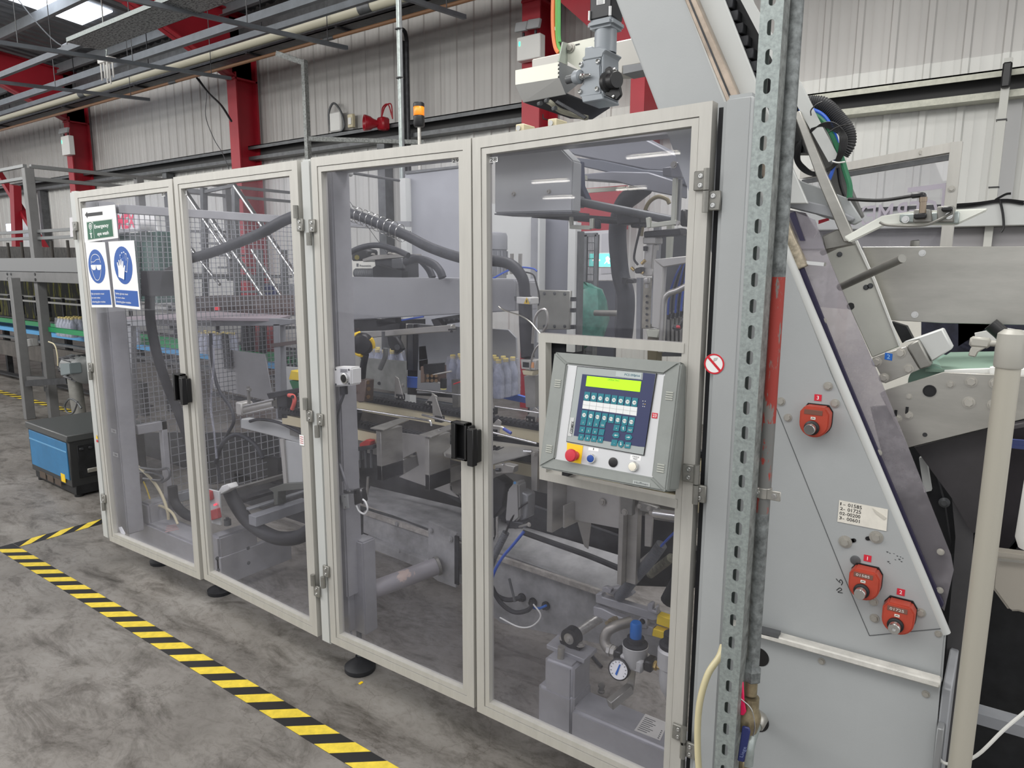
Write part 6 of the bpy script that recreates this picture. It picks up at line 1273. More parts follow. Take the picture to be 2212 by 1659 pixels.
# shrink packs of bottles
BOT = mat('bottle_clear',(196,204,214),.15,0,var=.08,vscale=40); CAP = mat('bottle_cap',(226,206,130),.5); WAT = mat('bottle_water',(178,184,194),.2,0,var=.1,vscale=30)
def bottle_pack(label, px, py, y, nx, ny, h=.17, r=.026):
    t = thing('bottle_pack', label, 'bottle pack', 'shrink wrapped bottle packs'); c = Y(px, py, y)
    for i in range(nx):
        for j in range(ny):
            x = c.x+i*2*r; yy = y+j*2*r; z = c.z-h
            MB().lathe((x,yy,z),(0,0,1),[(r*.9,0),(r*.98,h*.05),(r*.98,h*.3),(r*.9,h*.34),(r*.98,h*.38),(r*.98,h*.60),(r*.7,h*.75),(r*.45,h*.86),(r*.42,h*.9)],12).build('bottle', WAT, t)
            MB().lathe((x,yy,z+h*.9),(0,0,1),[(r*.46,0),(r*.46,h*.09),(r*.4,h*.1),(0,h*.1)],10).build('bottle_cap', CAP, t)
    x0 = c.x-r*1.02; x1 = c.x+(2*nx-1)*r*1.01; y0 = y-r*1.03; y1 = y+(2*ny-1)*r; z = c.z-h
    MB().prism([(x0,y0,z),(x0,y0,z+h*.62),(x0+r*.5,y0,z+h*.97),(x1-r*.5,y0,z+h*.97),(x1,y0,z+h*.62),(x1,y0,z)],(0,y1-y0,0)).build('shrink_film', FILM, t, .004)
    return t
bottle_pack('shrink wrapped bottle pack behind the door seam with cream caps', 978, 766, .78, 6, 3)
bottle_pack('shrink wrapped bottle pack left behind the hanging lever', 800, 752, .85, 4, 2)
# ================================================================ top right: drive, cover plate, overhead arms
gm = thing('servo_gearbox', 'grey right-angle gearbox with black servo motor above the doors', 'motor')
GBX = mat('gearbox_grey',(148,154,160),.4,.1,var=.03); g7 = lambda x, y: (1080+x/5.267, y/5.267)
y = .30
def gp(name, yy, pts, th, m, bev=.002, seg=1, par=gm): return ply(name, yy, [g7(*a) for a in pts], th, m, par, bev, seg)
gp('housing_front', y, [(960,585),(1130,545),(1190,600),(1160,660),(1140,760),(1155,1050),(1140,1075),(915,1110),(895,1080),(905,990),(945,950),(940,830),(905,780),(912,705),(960,680)], .09, GBX, .004, 2)
gp('housing_top', y-.003, [(962,540),(1050,522),(1060,540),(1130,528),(1215,560),(1175,605),(1165,650),(935,690),(930,655),(962,640)], .10, GBX, .004)
gp('housing_foot', y-.002, [(915,1090),(1160,1055),(1185,1130),(940,1170)], .10, GBX, .003)
a = Y(*g7(1165,640),y)
MB().prism([Y(*g7(1180,600),y-.002),Y(*g7(1185,1100),y-.002),Y(*g7(1150,1060),y-.002),Y(*g7(1150,650),y-.002)],(0,.095,0)).build('housing_corner', GBX, gm, .003)
cz0 = Y(*g7(1200,530),y+.045); cz1 = Y(*g7(1205,350),y+.045); MB().lathe((cz0.x+.0,y+.045,cz0.z-.02),(0,0,1),[(.033,0),(.033,cz1.z-cz0.z+.02)],24).build('input_neck', GBX, gm)
fz = cz1.z
MB().box((cz0.x-.042,y+.003,fz),(cz0.x+.042,y+.087,fz+.025)).build('motor_flange', GBX, gm, .008, 2)
MB().box((cz0.x-.036,y+.009,fz+.025),(cz0.x+.036,y+.081,fz+.30)).build('servo_motor', mat('servo_black',(48,49,52),.4), gm, .004)
P = Plate(Y(*g7(1100,-20),y+.008),Y(*g7(1195,-30),y+.008),Y(*g7(1195,42),y+.008),Y(*g7(1100,58),y+.008),(0,-1,0)); P.rect('label',0,0,1,1,WHITEB,gm); 
for i in range(4): P.rect('print',.1,.1+.2*i,.8,.16+.2*i,ZINC,gm,h=.0008,th=.0002)
for (dx) in (-.034,.034): MB().cyl((cz0.x+dx,y+.006,fz+.025),(cz0.x+dx,y+.006,fz+.05),.004,n=8).build('tie_bolt', CHROME, gm)
for b in ((925,738),(1117,700),(915,1042),(1106,1012)): p = Y(*g7(*b),y); MB().lathe(p,(0,-1,0),[(.0075,0),(.0075,.003),(.0055,.006),(.0055,.002),(.003,.002),(.003,.001)],14).build('screw', CHROME, gm)
p = Y(*g7(905,870),y-.0); q = Y(*g7(1045,850),y-.035)
MB().lathe(Y(*g7(850,885),y),(Y(*g7(1045,850),y-.012)-Y(*g7(850,885),y)),[(.017,0),(.020,.004),(.020,.022),(.014,.026)],20).build('shaft_clamp', GBX, gm)
MB().lathe(Y(*g7(925,870),y-.006),(Y(*g7(1045,850),y-.012)-Y(*g7(850,885),y)),[(.011,0),(.011,.004),(.008,.005),(.008,.014),(.006,.015),(.0045,.034),(0,.036)],8).build('threaded_stud', CHROME, gm)
MB().cyl(Y(*g7(760,912),y),Y(*g7(850,888),y),.012,n=16).build('shaft', ZINC, gm)
k = Y(*g7(1310,945),y-.01); ax = V(.9,-.42,-.05)
gp('cap_flange', y-.006, [(1190,780),(1240,750),(1330,790),(1380,1080),(1325,1145),(1195,1085)], .012, BLACK, .003)
MB().lathe(Y(*g7(1245,930),y-.0),ax,[(.030,-.01),(.030,.006),(.024,.010),(.024,.034),(.022,.036),(0,.036)],28).build('black_cap', BLACK, gm)
for b in ((1225,912),(1305,785),(1292,1098)): MB().lathe(Y(*g7(*b),y-.007),(0,-1,0),[(.004,0),(.004,.003),(.002,.004)],10).build('screw', CHROME, gm)
# white guard box of the belt
bg = thing('belt_guard', 'white and grey folded sheet guard with toothed belt underneath, beside the gearbox', 'guard')
yb2 = .36
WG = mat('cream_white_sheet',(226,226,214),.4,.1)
zf = Y(*g7(175,965),.30).z
def q7(x, y_, d): return Y(*g7(x,y_), d)
MB().prism([q7(175,800,.30),q7(672,705,.30),q7(672,885,.30),q7(175,965,.30)],(0,.004,0)).build('front_upper', WG, bg)
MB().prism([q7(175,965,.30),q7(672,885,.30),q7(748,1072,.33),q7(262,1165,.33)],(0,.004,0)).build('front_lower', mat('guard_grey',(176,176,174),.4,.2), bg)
MB().prism([q7(672,705,.30),q7(900,800,.40),q7(900,950,.40),q7(748,1072,.33),q7(672,885,.30)],(-.004,0,0)).build('end_cheek', ALUD, bg)
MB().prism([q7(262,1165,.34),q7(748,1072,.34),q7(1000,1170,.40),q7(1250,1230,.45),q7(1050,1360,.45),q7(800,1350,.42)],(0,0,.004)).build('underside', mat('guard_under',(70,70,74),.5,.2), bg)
TB = mat('pale_belt',(128,126,112),.6)
tubo('toothed_belt',[q7(540,1150,.34),q7(590,1180,.34),q7(640,1230,.35),q7(740,1280,.36),q7(1000,1345,.38)],.009,TB,bg,6)
for i in range(22): MB().bar(q7(650+15*i,1150+8.5*i,.338),q7(656+15*i,1166+8.5*i,.338),.006,.01).build('belt_tooth', DARK, bg)
for a in ((440,1185),(520,1150),(605,1240)): MB().cyl(q7(a[0],a[1],.335),q7(a[0]+30,a[1]-12,.33),.007,n=8).build('bolt', ZINC, bg)
pl = thing('motor_bracket', 'cream bracket plate with slots behind the gearbox', 'bracket')
MB().prism([q7(760,495,.40),q7(1120,412,.40),q7(1120,800,.40),q7(900,790,.40),q7(770,700,.40)],(0,.006,0)).build('back_plate', WG, pl)
MB().prism([q7(720,475,.36),q7(765,490,.40),q7(770,740,.40),q7(672,700,.32)],(-.005,0,0)).build('side_plate', mat('translucent_plate',(170,178,168),.3,.1), pl)
for a in ((880,503),(1095,457)): MB().prism([q7(a[0]-24,a[1]+2,.398),q7(a[0]+24,a[1]-10,.398),q7(a[0]+24,a[1]+2,.398),q7(a[0]-24,a[1]+14,.398)],(0,.001,0)).build('slot', DARK, pl)
bolt(q7(802,545,.398),(0,-1,0),.011,HEX,pl)
hb = thing('horizontal_box_beam', 'pale grey box beam passing behind the gearbox to the magazine', 'beam')
MB().prism([q7(360,672,.62),q7(1560,420,.62),q7(1640,720,.62),q7(1400,760,.62),q7(1400,840,.62),q7(360,870,.62)],(0,.08,0)).build('beam', mat('pale_beam',(196,194,188),.45), hb, .004)
MB().prism([q7(1400,745,.615),q7(1650,715,.615),q7(1650,790,.615),q7(1400,840,.615)],(0,.08,0)).build('lower_flange', PAINTD, hb)
for i, (pts, c, lb) in enumerate((([(610,-40),(605,200),(612,400),(635,540),(670,600)],(216,120,70),'orange cable hanging to the belt guard'),([(648,-40),(648,200),(650,400),(665,520),(690,590)],(90,160,70),'green cable beside the orange one'),([(672,-40),(672,200),(672,400),(680,480)],(80,150,80),'second green cable beside the orange one'))):
    tag(tubo('hanging_cable',[q7(a,b,.7) for a,b in pts],.0065 if i else .009,mat('cable_col%d'%i,c,.45),None,8),lb,'cable')
tag(MB().bar(q7(600,326,.7),q7(668,328,.7),.006,.012).build('cable_tie', WHITE),'white cable tie around the orange and green cables','cable tie')
# mount blocks on top of the door frame
for i, (px, lb) in enumerate(((1122,'small pale clamp block with screw above door 28, left one'),(1192,'small pale clamp block with screw above door 28, right one'))):
    t = thing('clamp_block', lb, 'block'); c = Y(px,277 if i == 0 else 266,.10); MB().box((c.x-.014,.10,c.z-.03),(c.x+.014,.16,c.z+.012)).build('block', CREAM, t, .002); MB().lathe((c.x-.002,.10,c.z),(0,-1,0),[(.0075,0),(.0075,.004),(.003,.004)],14).build('screw', CHROME, t)
# cover plate behind door 28
cv = thing('cover_plate', 'light grey chamfered cover plate with two screws behind the top of door 28', 'cover')
ply('plate', .16, [(1068,330),(1085,312),(1204,312),(1238,347),(1236,457),(1068,461)], .05, mat('cover_light',(188,190,190),.4,.05), cv, .004, 2)
MB().prism([Y(1068,461,.16),Y(1236,457,.16),Y(1236,462,.16),Y(1100,465,.16),Y(1068,464,.16)],(0,.10,0)).build('lower_lip', ZINC, cv)
for p in ((1110,419),(1186,414)): MB().lathe(Y(*p,.16),(0,-1,0),[(.0075,0),(.0075,.002),(.0055,.002),(.0055,.006),(.003,.006),(.003,.004)],14).build('screw', HEX, cv)
# big overhead beams seen through the pane
ob = thing('overhead_beams', 'dark lilac-grey painted beams crossing behind the top of door 28', 'beam')
LG = mat('lilac_grey_paint',(128,130,138),.45,.05,var=.04)
ply('upper_beam', .42, [(1205,312),(1215,270),(1320,262),(1480,345),(1480,372),(1400,368),(1340,355),(1240,335)], .10, LG, ob, .004)
ply('mid_beam', .40, [(1238,340),(1300,346),(1390,366),(1480,372),(1480,400),(1400,392),(1240,356)], .06, mat('lilac_grey_dark',(104,108,118),.45,.05), ob, .003)
ply('lower_beam', .36, [(1240,378),(1320,370),(1400,372),(1462,392),(1462,425),(1390,410),(1330,392),(1240,386)], .08, LG, ob, .003)
ply('side_strut', .26, [(1238,345),(1252,348),(1254,400),(1268,430),(1240,445),(1238,380)], .03, mat('blue_black_cover',(62,66,82),.5,var=.2), ob, .002)
for (x0, x1, lb) in (((1245,436),(1455,478),0),): MB().cyl(Y(1242,434,.24),Y(1462,478,.30),.0125,n=18).build('round_bar', ZINC, ob)
MB().cyl(Y(1150,463,.34),Y(1345,478,.42),.011,n=16).build('round_bar', DARK, ob)
ply('clamp', .28, [(1330,458),(1380,462),(1384,482),(1332,486)], .05, BLACK, ob, .004); ply('clamp', .30, [(1360,480),(1382,478),(1382,490),(1362,492)], .05, DARK, ob, .003)
ply('end_clamp', .23, [(1236,420),(1252,424),(1252,448),(1236,448)], .03, ALUD, ob, .002)
MB().bar(Y(1240,444,.22),Y(1250,448,.22),.012,.006).build('latch', CHROME, ob)
ar = thing('gripper_arms', 'pale square bar gripper arms hanging from the overhead beams', 'arm')
def sq(name, a, b, y, w, m=CREAM): return MB().bar(Y(*a,y),Y(*b,y),w,w,up=(0,1,0)).build(name, m, ar, .001)
PB = mat('pale_bar',(204,206,190),.4,.2)
sq('drop_bar',(1459,385),(1455,485),.22,.012,PB); sq('cross_bar',(1462,480),(1408,487),.22,.012,PB); sq('finger',(1403,492),(1401,470),.22,.012,PB)
MB().bar(Y(1468,388,.24),Y(1463,480,.24),.012,.014,up=(0,1,0)).build('drop_bar_side', ALUD, ar)
ply('hanger_block', .20, [(1450,350),(1470,350),(1472,384),(1448,382)], .03, mat('lilac_block',(150,152,160),.4), ar, .003); bolt(Y(1456,356,.20),(0,-1,0),.007,HEX,ar)
ply('hanger_plate', .24, [(1430,362),(1450,360),(1452,382),(1432,380)], .03, LG, ar, .002); bolt(Y(1465,482,.20),(0,-1,0),.005,HEX,ar)
sq('short_bar',(1234,490),(1276,492),.24,.012,PB); sq('finger',(1279,494),(1279,472),.24,.012,PB); sq('drop_bar',(1234,468),(1235,494),.24,.010,PB)
ply('finger_pad', .24, [(1284,474),(1292,476),(1292,494),(1284,494)], .02, DARK, ar, .002); ply('small_clamp', .3, [(1254,378),(1262,378),(1262,388),(1254,388)], .02, PB, ar)
ply('rail', .5, [(1260,408),(1352,402),(1353,410),(1262,417)], .01, PB, ar)
# hose column right of centre
hose('thick grey hose rising from the floor and bending right under the beams', [(1345,740),(1350,700),(1352,640),(1340,590),(1334,520),(1336,480),(1348,440),(1370,420),(1392,402)], [.60,.60,.60,.62,.62,.60,.56,.52,.48], .031)
t = thing('hose_collar', 'black collar and short arm clamping the vertical hose', 'clamp'); ply('collar', .56, [(1342,600),(1368,602),(1368,612),(1342,611)], .03, BLACK, t, .003); ply('foot', .55, [(1343,606),(1353,604),(1351,614),(1344,613)], .02, DARK, t)
# pneumatic cylinder and frame at right
pc2 = thing('vertical_cylinder', 'vertical aluminium pneumatic cylinder with fittings behind the control panel top', 'cylinder')
yv = .34
ply('barrel', yv, [(1391,526),(1414,525),(1408,592),(1388,592)], .04, ALU, pc2, .006, 2); ply('head', yv-.006, [(1388,512),(1417,512),(1417,527),(1388,527)], .05, ALU, pc2, .003); ply('base', yv-.006, [(1387,580),(1410,580),(1410,596),(1387,596)], .05, ALU, pc2, .003)
ply('black_cap', yv-.01, [(1390,500),(1470,492),(1470,508),(1390,513)], .05, BLACK, pc2, .003); MB().lathe(Y(1398,600,yv),(0,0,-1),[(.010,0),(.012,.004),(.010,.016),(.005,.018),(.005,.03)],16).build('rod_end', STEEL, pc2)
ply('sensor', yv-.01, [(1389,532),(1397,532),(1396,542),(1389,542)], .01, BLACK, pc2, .001); ply('side_rail', yv+.02, [(1412,512),(1420,512),(1412,700),(1405,700)], .03, ALUD, pc2)
ply('valve', yv-.03, [(1370,580),(1385,576),(1386,590),(1370,591)], .03, BLACK, pc2, .004)
for a, b in (((1364,578),(1370,584)),((1386,570),(1394,562)),((1384,588),(1390,590))): MB().cyl(Y(*a,yv-.02),Y(*b,yv-.02),.005,n=8).build('brass_fitting', mat('yellow_brass',(186,160,100),.35,.8), pc2)
tubo('black_tube',[Y(a,b,yv-.02) for a,b in ((1378,572),(1370,560),(1372,540),(1380,505),(1388,470),(1400,455))],.0035,BLACK,pc2,6)
tubo('amber_tube',[Y(a,b,yv-.01) for a,b in ((1385,510),(1390,470),(1400,440),(1420,425),(1440,430),(1446,440))],.006,mat('amber_tube',(140,128,92),.3),pc2,8)
ply('linear_guide', .40, [(1390,600),(1412,600),(1405,710),(1385,710)], .03, mat('worn_guide',(150,146,132),.45,.4,var=.15,vscale=40), pc2, .002)
for k in range(6): MB().cyl(Y(1397,640+k*13,.398),Y(1397,640+k*13,.395),.004,n=8).build('hole', DARK, pc2)
ply('guide_block', .36, [(1395,712),(1424,714),(1420,730),(1398,728)], .04, PB, pc2, .002); ply('guide_lower', .38, [(1398,728),(1420,730),(1418,800),(1398,800)], .04, mat('olive_block',(112,106,88),.5,.2), pc2, .002)
ply('linear_guide', .45, [(1375,600),(1384,600),(1383,740),(1374,740)], .02, ALUD, pc2)
wf = thing('inner_door_frame', 'pale angled frame behind the control panel, top right of door 28', 'frame')
ply('top_rail', .30, [(1412,560),(1484,553),(1484,568),(1432,577)], .03, ALU, wf, .002); ply('upright', .30, [(1412,560),(1432,577),(1424,712),(1407,706)], .03, ALU, wf, .002)
tag(tubo('handrail_tube',[Y(a,b,.20) for a,b in ((1428,760),(1432,700),(1435,650),(1445,634),(1462,628),(1484,617))],.0085,STEEL,None,12),'bent stainless tube rail behind the control panel','tube')
vb_ = thing('valve_bank', 'bank of valves with blue and black hoses at the right behind the pane', 'valve')
ply('manifold', .42, [(1430,680),(1484,660),(1484,760),(1430,760)], .05, mat('manifold_grey',(120,122,126),.45,.3), vb_, .003)
for k in range(5): ply('valve', .40, [(1440+k*9,690-k*2),(1447+k*9,688-k*2),(1447+k*9,740),(1440+k*9,742)], .03, STEELD, vb_, .002); MB().cyl(Y(1444+k*9,690-k*2,.39),Y(1446+k*9,678-k*2,.39),.005,n=8).build('push_fitting', BLACK, vb_)
for i, (dx, m) in enumerate(((0,BH),(8,BLACK),(16,BH),(22,BLACK),(28,BH))): tubo('tube',[Y(1443+dx,680-i*2,.37),Y(1446+dx,640,.37),Y(1458+dx*.8,600,.37),Y(1470+dx*.5,575,.38),Y(1478+dx*.5,560,.38)],.0035,m,vb_,6)
ply('back_sheet', .55, [(1420,500),(1500,500),(1500,770),(1420,770)], .01, mat('rear_dark_sheet',(96,98,102),.5,.1,var=.1), vb_)
ply('post', .5, [(1440,480),(1452,480),(1447,560),(1438,560)], .02, PB, vb_); ply('post', .52, [(1412,482),(1424,482),(1420,560),(1410,560)], .02, ALUD, vb_)
tubo('handle_black',[Y(1455,706,.3),Y(1466,708,.3),Y(1480,690,.3)],.008,BLACK,vb_,8); MB().cyl(Y(1462,706,.295),Y(1470,706,.295),.005,n=8).build('red_tip', REDB, vb_)
ply('round_motor', .34, [(1466,455),(1480,450),(1484,486),(1468,490)], .05, BLACK, vb_, .006)
# things seen far through the pane: mesh cage, green sacks, exit signs, doors
ex = [(1300,562,4.6,.30,.15,'bright green exit sign seen through door 28'),(1171,534,4.9,.12,.07,'small distant exit sign seen through door 28')]
for px, py, y, w, h, lb in ex:
    t = thing('exit_sign', lb, 'sign', 'lit green exit signs'); c = Y(px,py,y)
    box('casing', (c.x-w/2,y,c.z-h/2),(c.x+w/2,y+.05,c.z+h/2), WHITE, t, .01); P = Plate((c.x-w*.46,y-.001,c.z+h*.42),(c.x+w*.46,y-.001,c.z+h*.42),(c.x+w*.46,y-.001,c.z-h*.42),(c.x-w*.46,y-.001,c.z-h*.42),(0,-1,0))
    P.rect('lit_panel',0,0,1,1,mat('exit_green',(90,225,205),.4,emit=2.0),t); P.poly('arrow',[(.1,.45),(.3,.45),(.3,.3),(.45,.5),(.3,.7),(.3,.55),(.1,.55)],mat('exit_white',(240,255,252),.4,emit=3),t,h=.001); P.poly('running_figure',[(.6,.2),(.68,.45),(.66,.7),(.74,.8),(.8,.68),(.88,.6),(.78,.5),(.84,.25),(.76,.22),(.73,.4)],MATS['exit_white'],t,h=.001)
t = thing('exit_sign', 'lit exit sign on the walkway at far left', 'sign', 'lit green exit signs'); c = Y(21,493,5.0); box('casing',(c.x-.2,5.0,c.z-.1),(c.x+.2,5.05,c.z+.1),mat('exit_pale',(215,225,255),.4,emit=2.2),t)
mc = thing('wire_mesh_cage', 'dark wire mesh cage trolley beyond the machine, seen through door 28', 'cage')
y = 3.6; A = Y(1243,508,y); B = Y(1290,510,y); D_ = Y(1285,700,y); D_.z = 0
for x in (A.x,(A.x+B.x)/2,B.x): MB().bar((x,y,A.z),(x,y,D_.z),.03,.03).build('post', ZINC, mc)
for z in (A.z,(A.z+D_.z)*.58): MB().bar((A.x,y,z),(B.x,y,z),.03,.03).build('rail', ZINC, mc)
mb = MB()
for k in range(16): x = A.x+(B.x-A.x)*k/15; mb.bar((x,y,A.z),(x,y,D_.z),.006,.006)
for k in range(30): z = D_.z+(A.z-D_.z)*k/29; mb.bar((A.x,y,z),(B.x,y,z),.006,.006)
MB().bar((A.x,y,.02),(B.x,y,.02),.03,.04).build('rail', ZINC, mc); mb.build('wire_mesh', ZINC, mc)['kind'] = 'stuff'
wd = thing('white_steel_door', 'white door with red lintel in the wall, seen through door 28', 'door'); y = 5.05
ply('red_lintel', y, [(1248,408),(1352,400),(1352,495),(1248,500)], .05, RED, wd); ply('red_jamb', y, [(1240,500),(1255,500),(1253,560),(1240,565)], .05, RED, wd)
ply('door_leaf', y, [(1258,500),(1332,496),(1330,605),(1256,605)], .04, mat('door_white',(206,206,208),.5), wd); ply('recess', y-.01, [(1300,505),(1326,503),(1324,590),(1298,592)], .01, mat('door_recess',(188,188,192),.5), wd)
a_ = Y(1250,606,4.6); b_ = Y(1330,606,4.6); MB().box((a_.x,4.6,0),(b_.x,4.65,a_.z)).build('dark_opening', mat('dark_slate',(64,66,74),.6), wd); 0 and ply('dark_opening', 4.6, [(1250,606),(1330,606),(1325,720),(1250,720)], .05, mat('dark_slate',(64,66,74),.6), wd)
gsk = thing('green_sack', 'crumpled green plastic sack hanging beyond the machine', 'sack'); c = Y(1258,675,2.6)
bm_pts = []; mb = MB(); pr = [(.0,-.24),(.14,-.2),(.18,-.05),(.16,.08),(.12,.16),(.05,.19),(0,.2)]
mb.lathe((c.x,2.6,c.z),(0,0,1),pr,22)
for v in mb.v: v.x += random.uniform(-.02,.02); v.y += random.uniform(-.02,.02); v.z += random.uniform(-.015,.015)
mb.build('sack_body', mat('green_film',(58,110,98),.35,var=.2,vscale=14), gsk)
tag(MB().cyl(Y(1285,676,2.4),Y(1340,677,2.4),.02,n=12).build('horizontal_tube', STEELD),'short horizontal tube beyond the machine','tube')
# ================================================================ left: mesh guards, walkway, conveyor and machines beyond
mg_ = thing('mesh_guard', 'welded wire mesh guard with steel frame behind the two far doors', 'guard')
MX = -2.50
def M(px, py): return X(px, py, MX)
A = M(205,438); B = M(660,475); C0 = M(245,930); 
ztop = A.z; zbm = .80; yA = .19; yB = 1.55
for z, w_ in ((ztop,.05),(ztop-.0,.05)): pass
MB().box((MX-.02,yA,ztop-.045),(MX+.02,2.0,ztop)).build('top_rail', BASEG, mg_, .002)
a = M(245,940); b = M(357,915); MB().box((MX-.02,yA,b.z-.03),(MX+.02,b.y,b.z+.02)).build('lower_rail', BASEG, mg_, .002); MB().box((MX-.02,b.y-.03,.1),(MX+.02,b.y,b.z+.02)).build('inner_post', BASEG, mg_, .002)
WM = mat('mesh_wire',(156,158,162),.4,.5)
def wiremesh(x, y0, y1, z0, z1, p, r, name='wire_mesh'):
    mb = MB(); n = int((y1-y0)/p)
    for k in range(n+1): mb.bar((x,y0+k*p,z0),(x,y0+k*p,z1),r,r)
    n = int((z1-z0)/p)
    for k in range(n+1): mb.bar((x,y0,z0+k*p),(x,y1,z0+k*p),r,r)
    o = mb.build(name, WM, mg_, flat=True); o['kind'] = 'stuff'; return o
wiremesh(MX, .19, 1.75, b.z+.02, ztop-.045, .028, .0032)
wiremesh(MX-.02, b.y+.03, 1.75, .25, b.z, .045, .0035)
tb = thing('inner_table', 'grey steel table with slatted deck seen through the mesh', 'table'); y = .95
MB().prism([X(265,690,-3.0),Y(400,686,1.0),Y(600,690,1.3),Y(640,688,1.5),Y(640,678,1.9),Y(490,676,1.7),Y(380,680,1.2)][:0] or [Y(268,690,.55),Y(600,694,.75),Y(628,686,1.2),Y(440,676,1.4)],(0,0,.015)).build('deck', mat('lilac_deck',(160,150,156),.5), tb)
ply('front_rail', .74, [(268,686),(600,688),(628,690),(628,700),(600,704),(268,704)], .03, PAINTD, tb, .002)
for px in (268,590): ply('leg', .74, [(px,700),(px+14,700),(px+18,905),(px+6,905)], .04, PAINTD, tb, .002)
gs = thing('grey_sheet_guard', 'plain grey sheet guard below the table in the left bay', 'panel')
ply('sheet', .80, [(448,750),(572,765),(590,868),(462,840)], .006, mat('sheet_grey',(150,150,152),.4,.3,var=.03), gs, .001); ply('strap', .78, [(478,720),(491,722),(498,795),(484,797)], .008, DARK, gs, .001); ply('lower_edge', .79, [(455,846),(590,872),(590,880),(458,856)], .02, DARK, gs)
MB().bar(Y(590,746,.75),Y(650,738,.75),.03,.02).build('brown_bar', mat('brown_bar',(92,80,78),.5), gs)
cy = thing('horizontal_cylinder', 'bright pneumatic cylinder with orange lever pointing left in the left bay', 'cylinder')
MB().cyl(Y(521,888,.42),Y(596,872,.42),.024,n=24).build('barrel', STEEL, cy)
for dz in (-.02,.02): 
    for dy in (-.018,): MB().cyl(Y(521,888,.42)+V(0,dy,dz),Y(600,870,.42)+V(0,dy,dz),.006,n=10).build('tie_rod', CHROME, cy)
MB().box(tuple(Y(516,882,.41)+V(0,-.02,-.03)),tuple(Y(529,882,.41)+V(0,.05,.03))).build('end_block', ALU, cy, .006)
ply('clamp_block', .40, [(596,858),(620,850),(622,905),(600,905)], .06, DARK2, cy, .004); ply('arm', .38, [(575,850),(660,835),(660,845),(580,862)], .03, DARK, cy, .003)
t = thing('orange_lever', 'red-orange clamping lever on the black block in the left bay', 'lever'); OL = mat('lever_orange',(222,96,84),.4)
tubo('lever',[Y(624,854,.36),Y(634,856,.355),Y(636,868,.35),Y(631,884,.35)],.0095,OL,t,10); MB().cyl(Y(632,857,.345),Y(632,857,.335),.008,n=12).build('screw_cap', BLACK, t)
MB().bar(Y(536,835,.42),Y(538,872,.42),.014,.01,up=(0,1,0)).cyl(Y(535,842,.42),Y(541,842,.42),.008,n=8).build('stop_post', STEELD, cy)
tubo('cable',[Y(540,910,.42),Y(560,906,.42),Y(600,912,.42),Y(640,930,.42),Y(665,945,.42)],.008,DARK,cy,8)
lf = thing('light_grey_arm_frame', 'light grey arm and post frame on rails in the left bay', 'frame')
ply('arm', .46, [(520,905),(600,912),(660,930),(664,962),(600,945),(560,935),(520,925)], .05, PAINTL, lf, .004); ply('post', .46, [(604,948),(652,958),(655,1052),(612,1048)], .04, PAINTL, lf, .003); ply('post_edge', .45, [(604,948),(612,949),(620,1050),(613,1048)], .01, ALU, lf)
ply('foot_block', .44, [(580,1056),(612,1045),(662,1042),(662,1056),(600,1062),(600,1090),(592,1092),(590,1064)], .05, mat('olive_foot',(110,112,106),.5,.2), lf, .002)
rl = thing('floor_rail_base', 'grey rails and beams low in the left bay', 'machine base')
def yrun(name, a, b, ya, w, h, m):
    p = Y(*a,ya); q = X(*b,p.x); q.z = p.z; return MB().bar(p,q,w,h).build(name, m, rl, .002)
for a, b, ya, w, h, m in (((498,1060),(615,1025),.34,.022,.022,STEELD),((505,1085),(660,1040),.34,.05,.02,DARK),((535,1100),(690,1050),.30,.03,.012,ALUD),((545,1125),(660,1085),.28,.06,.05,PAINTD),((380,1075),(420,1060),.40,.05,.05,PAINTD)): yrun('rail', a, b, ya, w, h, m)
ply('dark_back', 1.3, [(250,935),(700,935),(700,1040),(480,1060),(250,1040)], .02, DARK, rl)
ply('back_clutter', 1.0, [(415,960),(600,990),(600,1035),(415,1050)], .03, DARK2, rl)
MB().prism([V(-2.9,1.0,.05),V(-.9,1.0,.05),V(-.9,1.0,.25),V(-2.9,1.0,.25)],(0,.05,0)).build('rear_beam', DARK, rl)
b1 = thing('front_base_block', 'grey welded base beam with scuffed red marks behind the first guard door', 'machine base')
yb1 = .19
p = Y(302,1129,yb1); q = Y(421,1175,yb1); r_ = Y(421,1222,yb1)
MB().box((Y(275,1130,yb1).x,yb1,.07),(q.x+.04,yb1+.14,q.z)).build('beam', BASEG, b1, .012, 2)
MB().box((Y(296,1090,yb1).x,yb1+.01,q.z-.01),(Y(316,1090,yb1).x,yb1+.13,Y(298,1085,yb1).z)).build('riser', BASEG, b1, .010, 2)
P = Plate(Z(345,1136,q.z+.0006),Z(380,1131,q.z+.0006),Z(400,1142,q.z+.0006),Z(356,1152,q.z+.0006),(0,0,1)); 
for i in range(4): P.rect('scuff',.05+.1*i,.1+.22*i,.75+.05*i,.2+.22*i,mat('scuff_pink',(172,140,138),.6),b1)
b2 = thing('front_base_block', 'grey welded base block with bolted side plate behind the second guard door', 'machine base')
p = Y(452,1152,.20); q = Y(474,1200,.20)
MB().box((p.x,.20,.06),(q.x,.42,Y(455,1155,.20).z)).build('upright_block', BASEG, b2, .010, 2)
pl_ = Y(474,1205,.20); z1 = pl_.z; MB().box((pl_.x-.03,.20,.05),(pl_.x+.004,.62,z1)).build('side_plate', BASEG, b2, .004)
for a in ((536,1184),(537,1216),(469,1206),(471,1232)): bolt(X(*a,pl_.x+.004),(1,0,0),.007,ZINC,b2)
MB().cyl(Y(491,1122,.30)+V(0,0,-.03),Y(491,1122,.30),.018,n=16).cyl(Y(491,1122,.30),Y(491,1118,.30),.009,n=6).build('levelling_bolt', ZINC, b2)
cbx = thing('red_connector_box', 'grey connector plate with red sockets between the first two doors', 'connector'); 
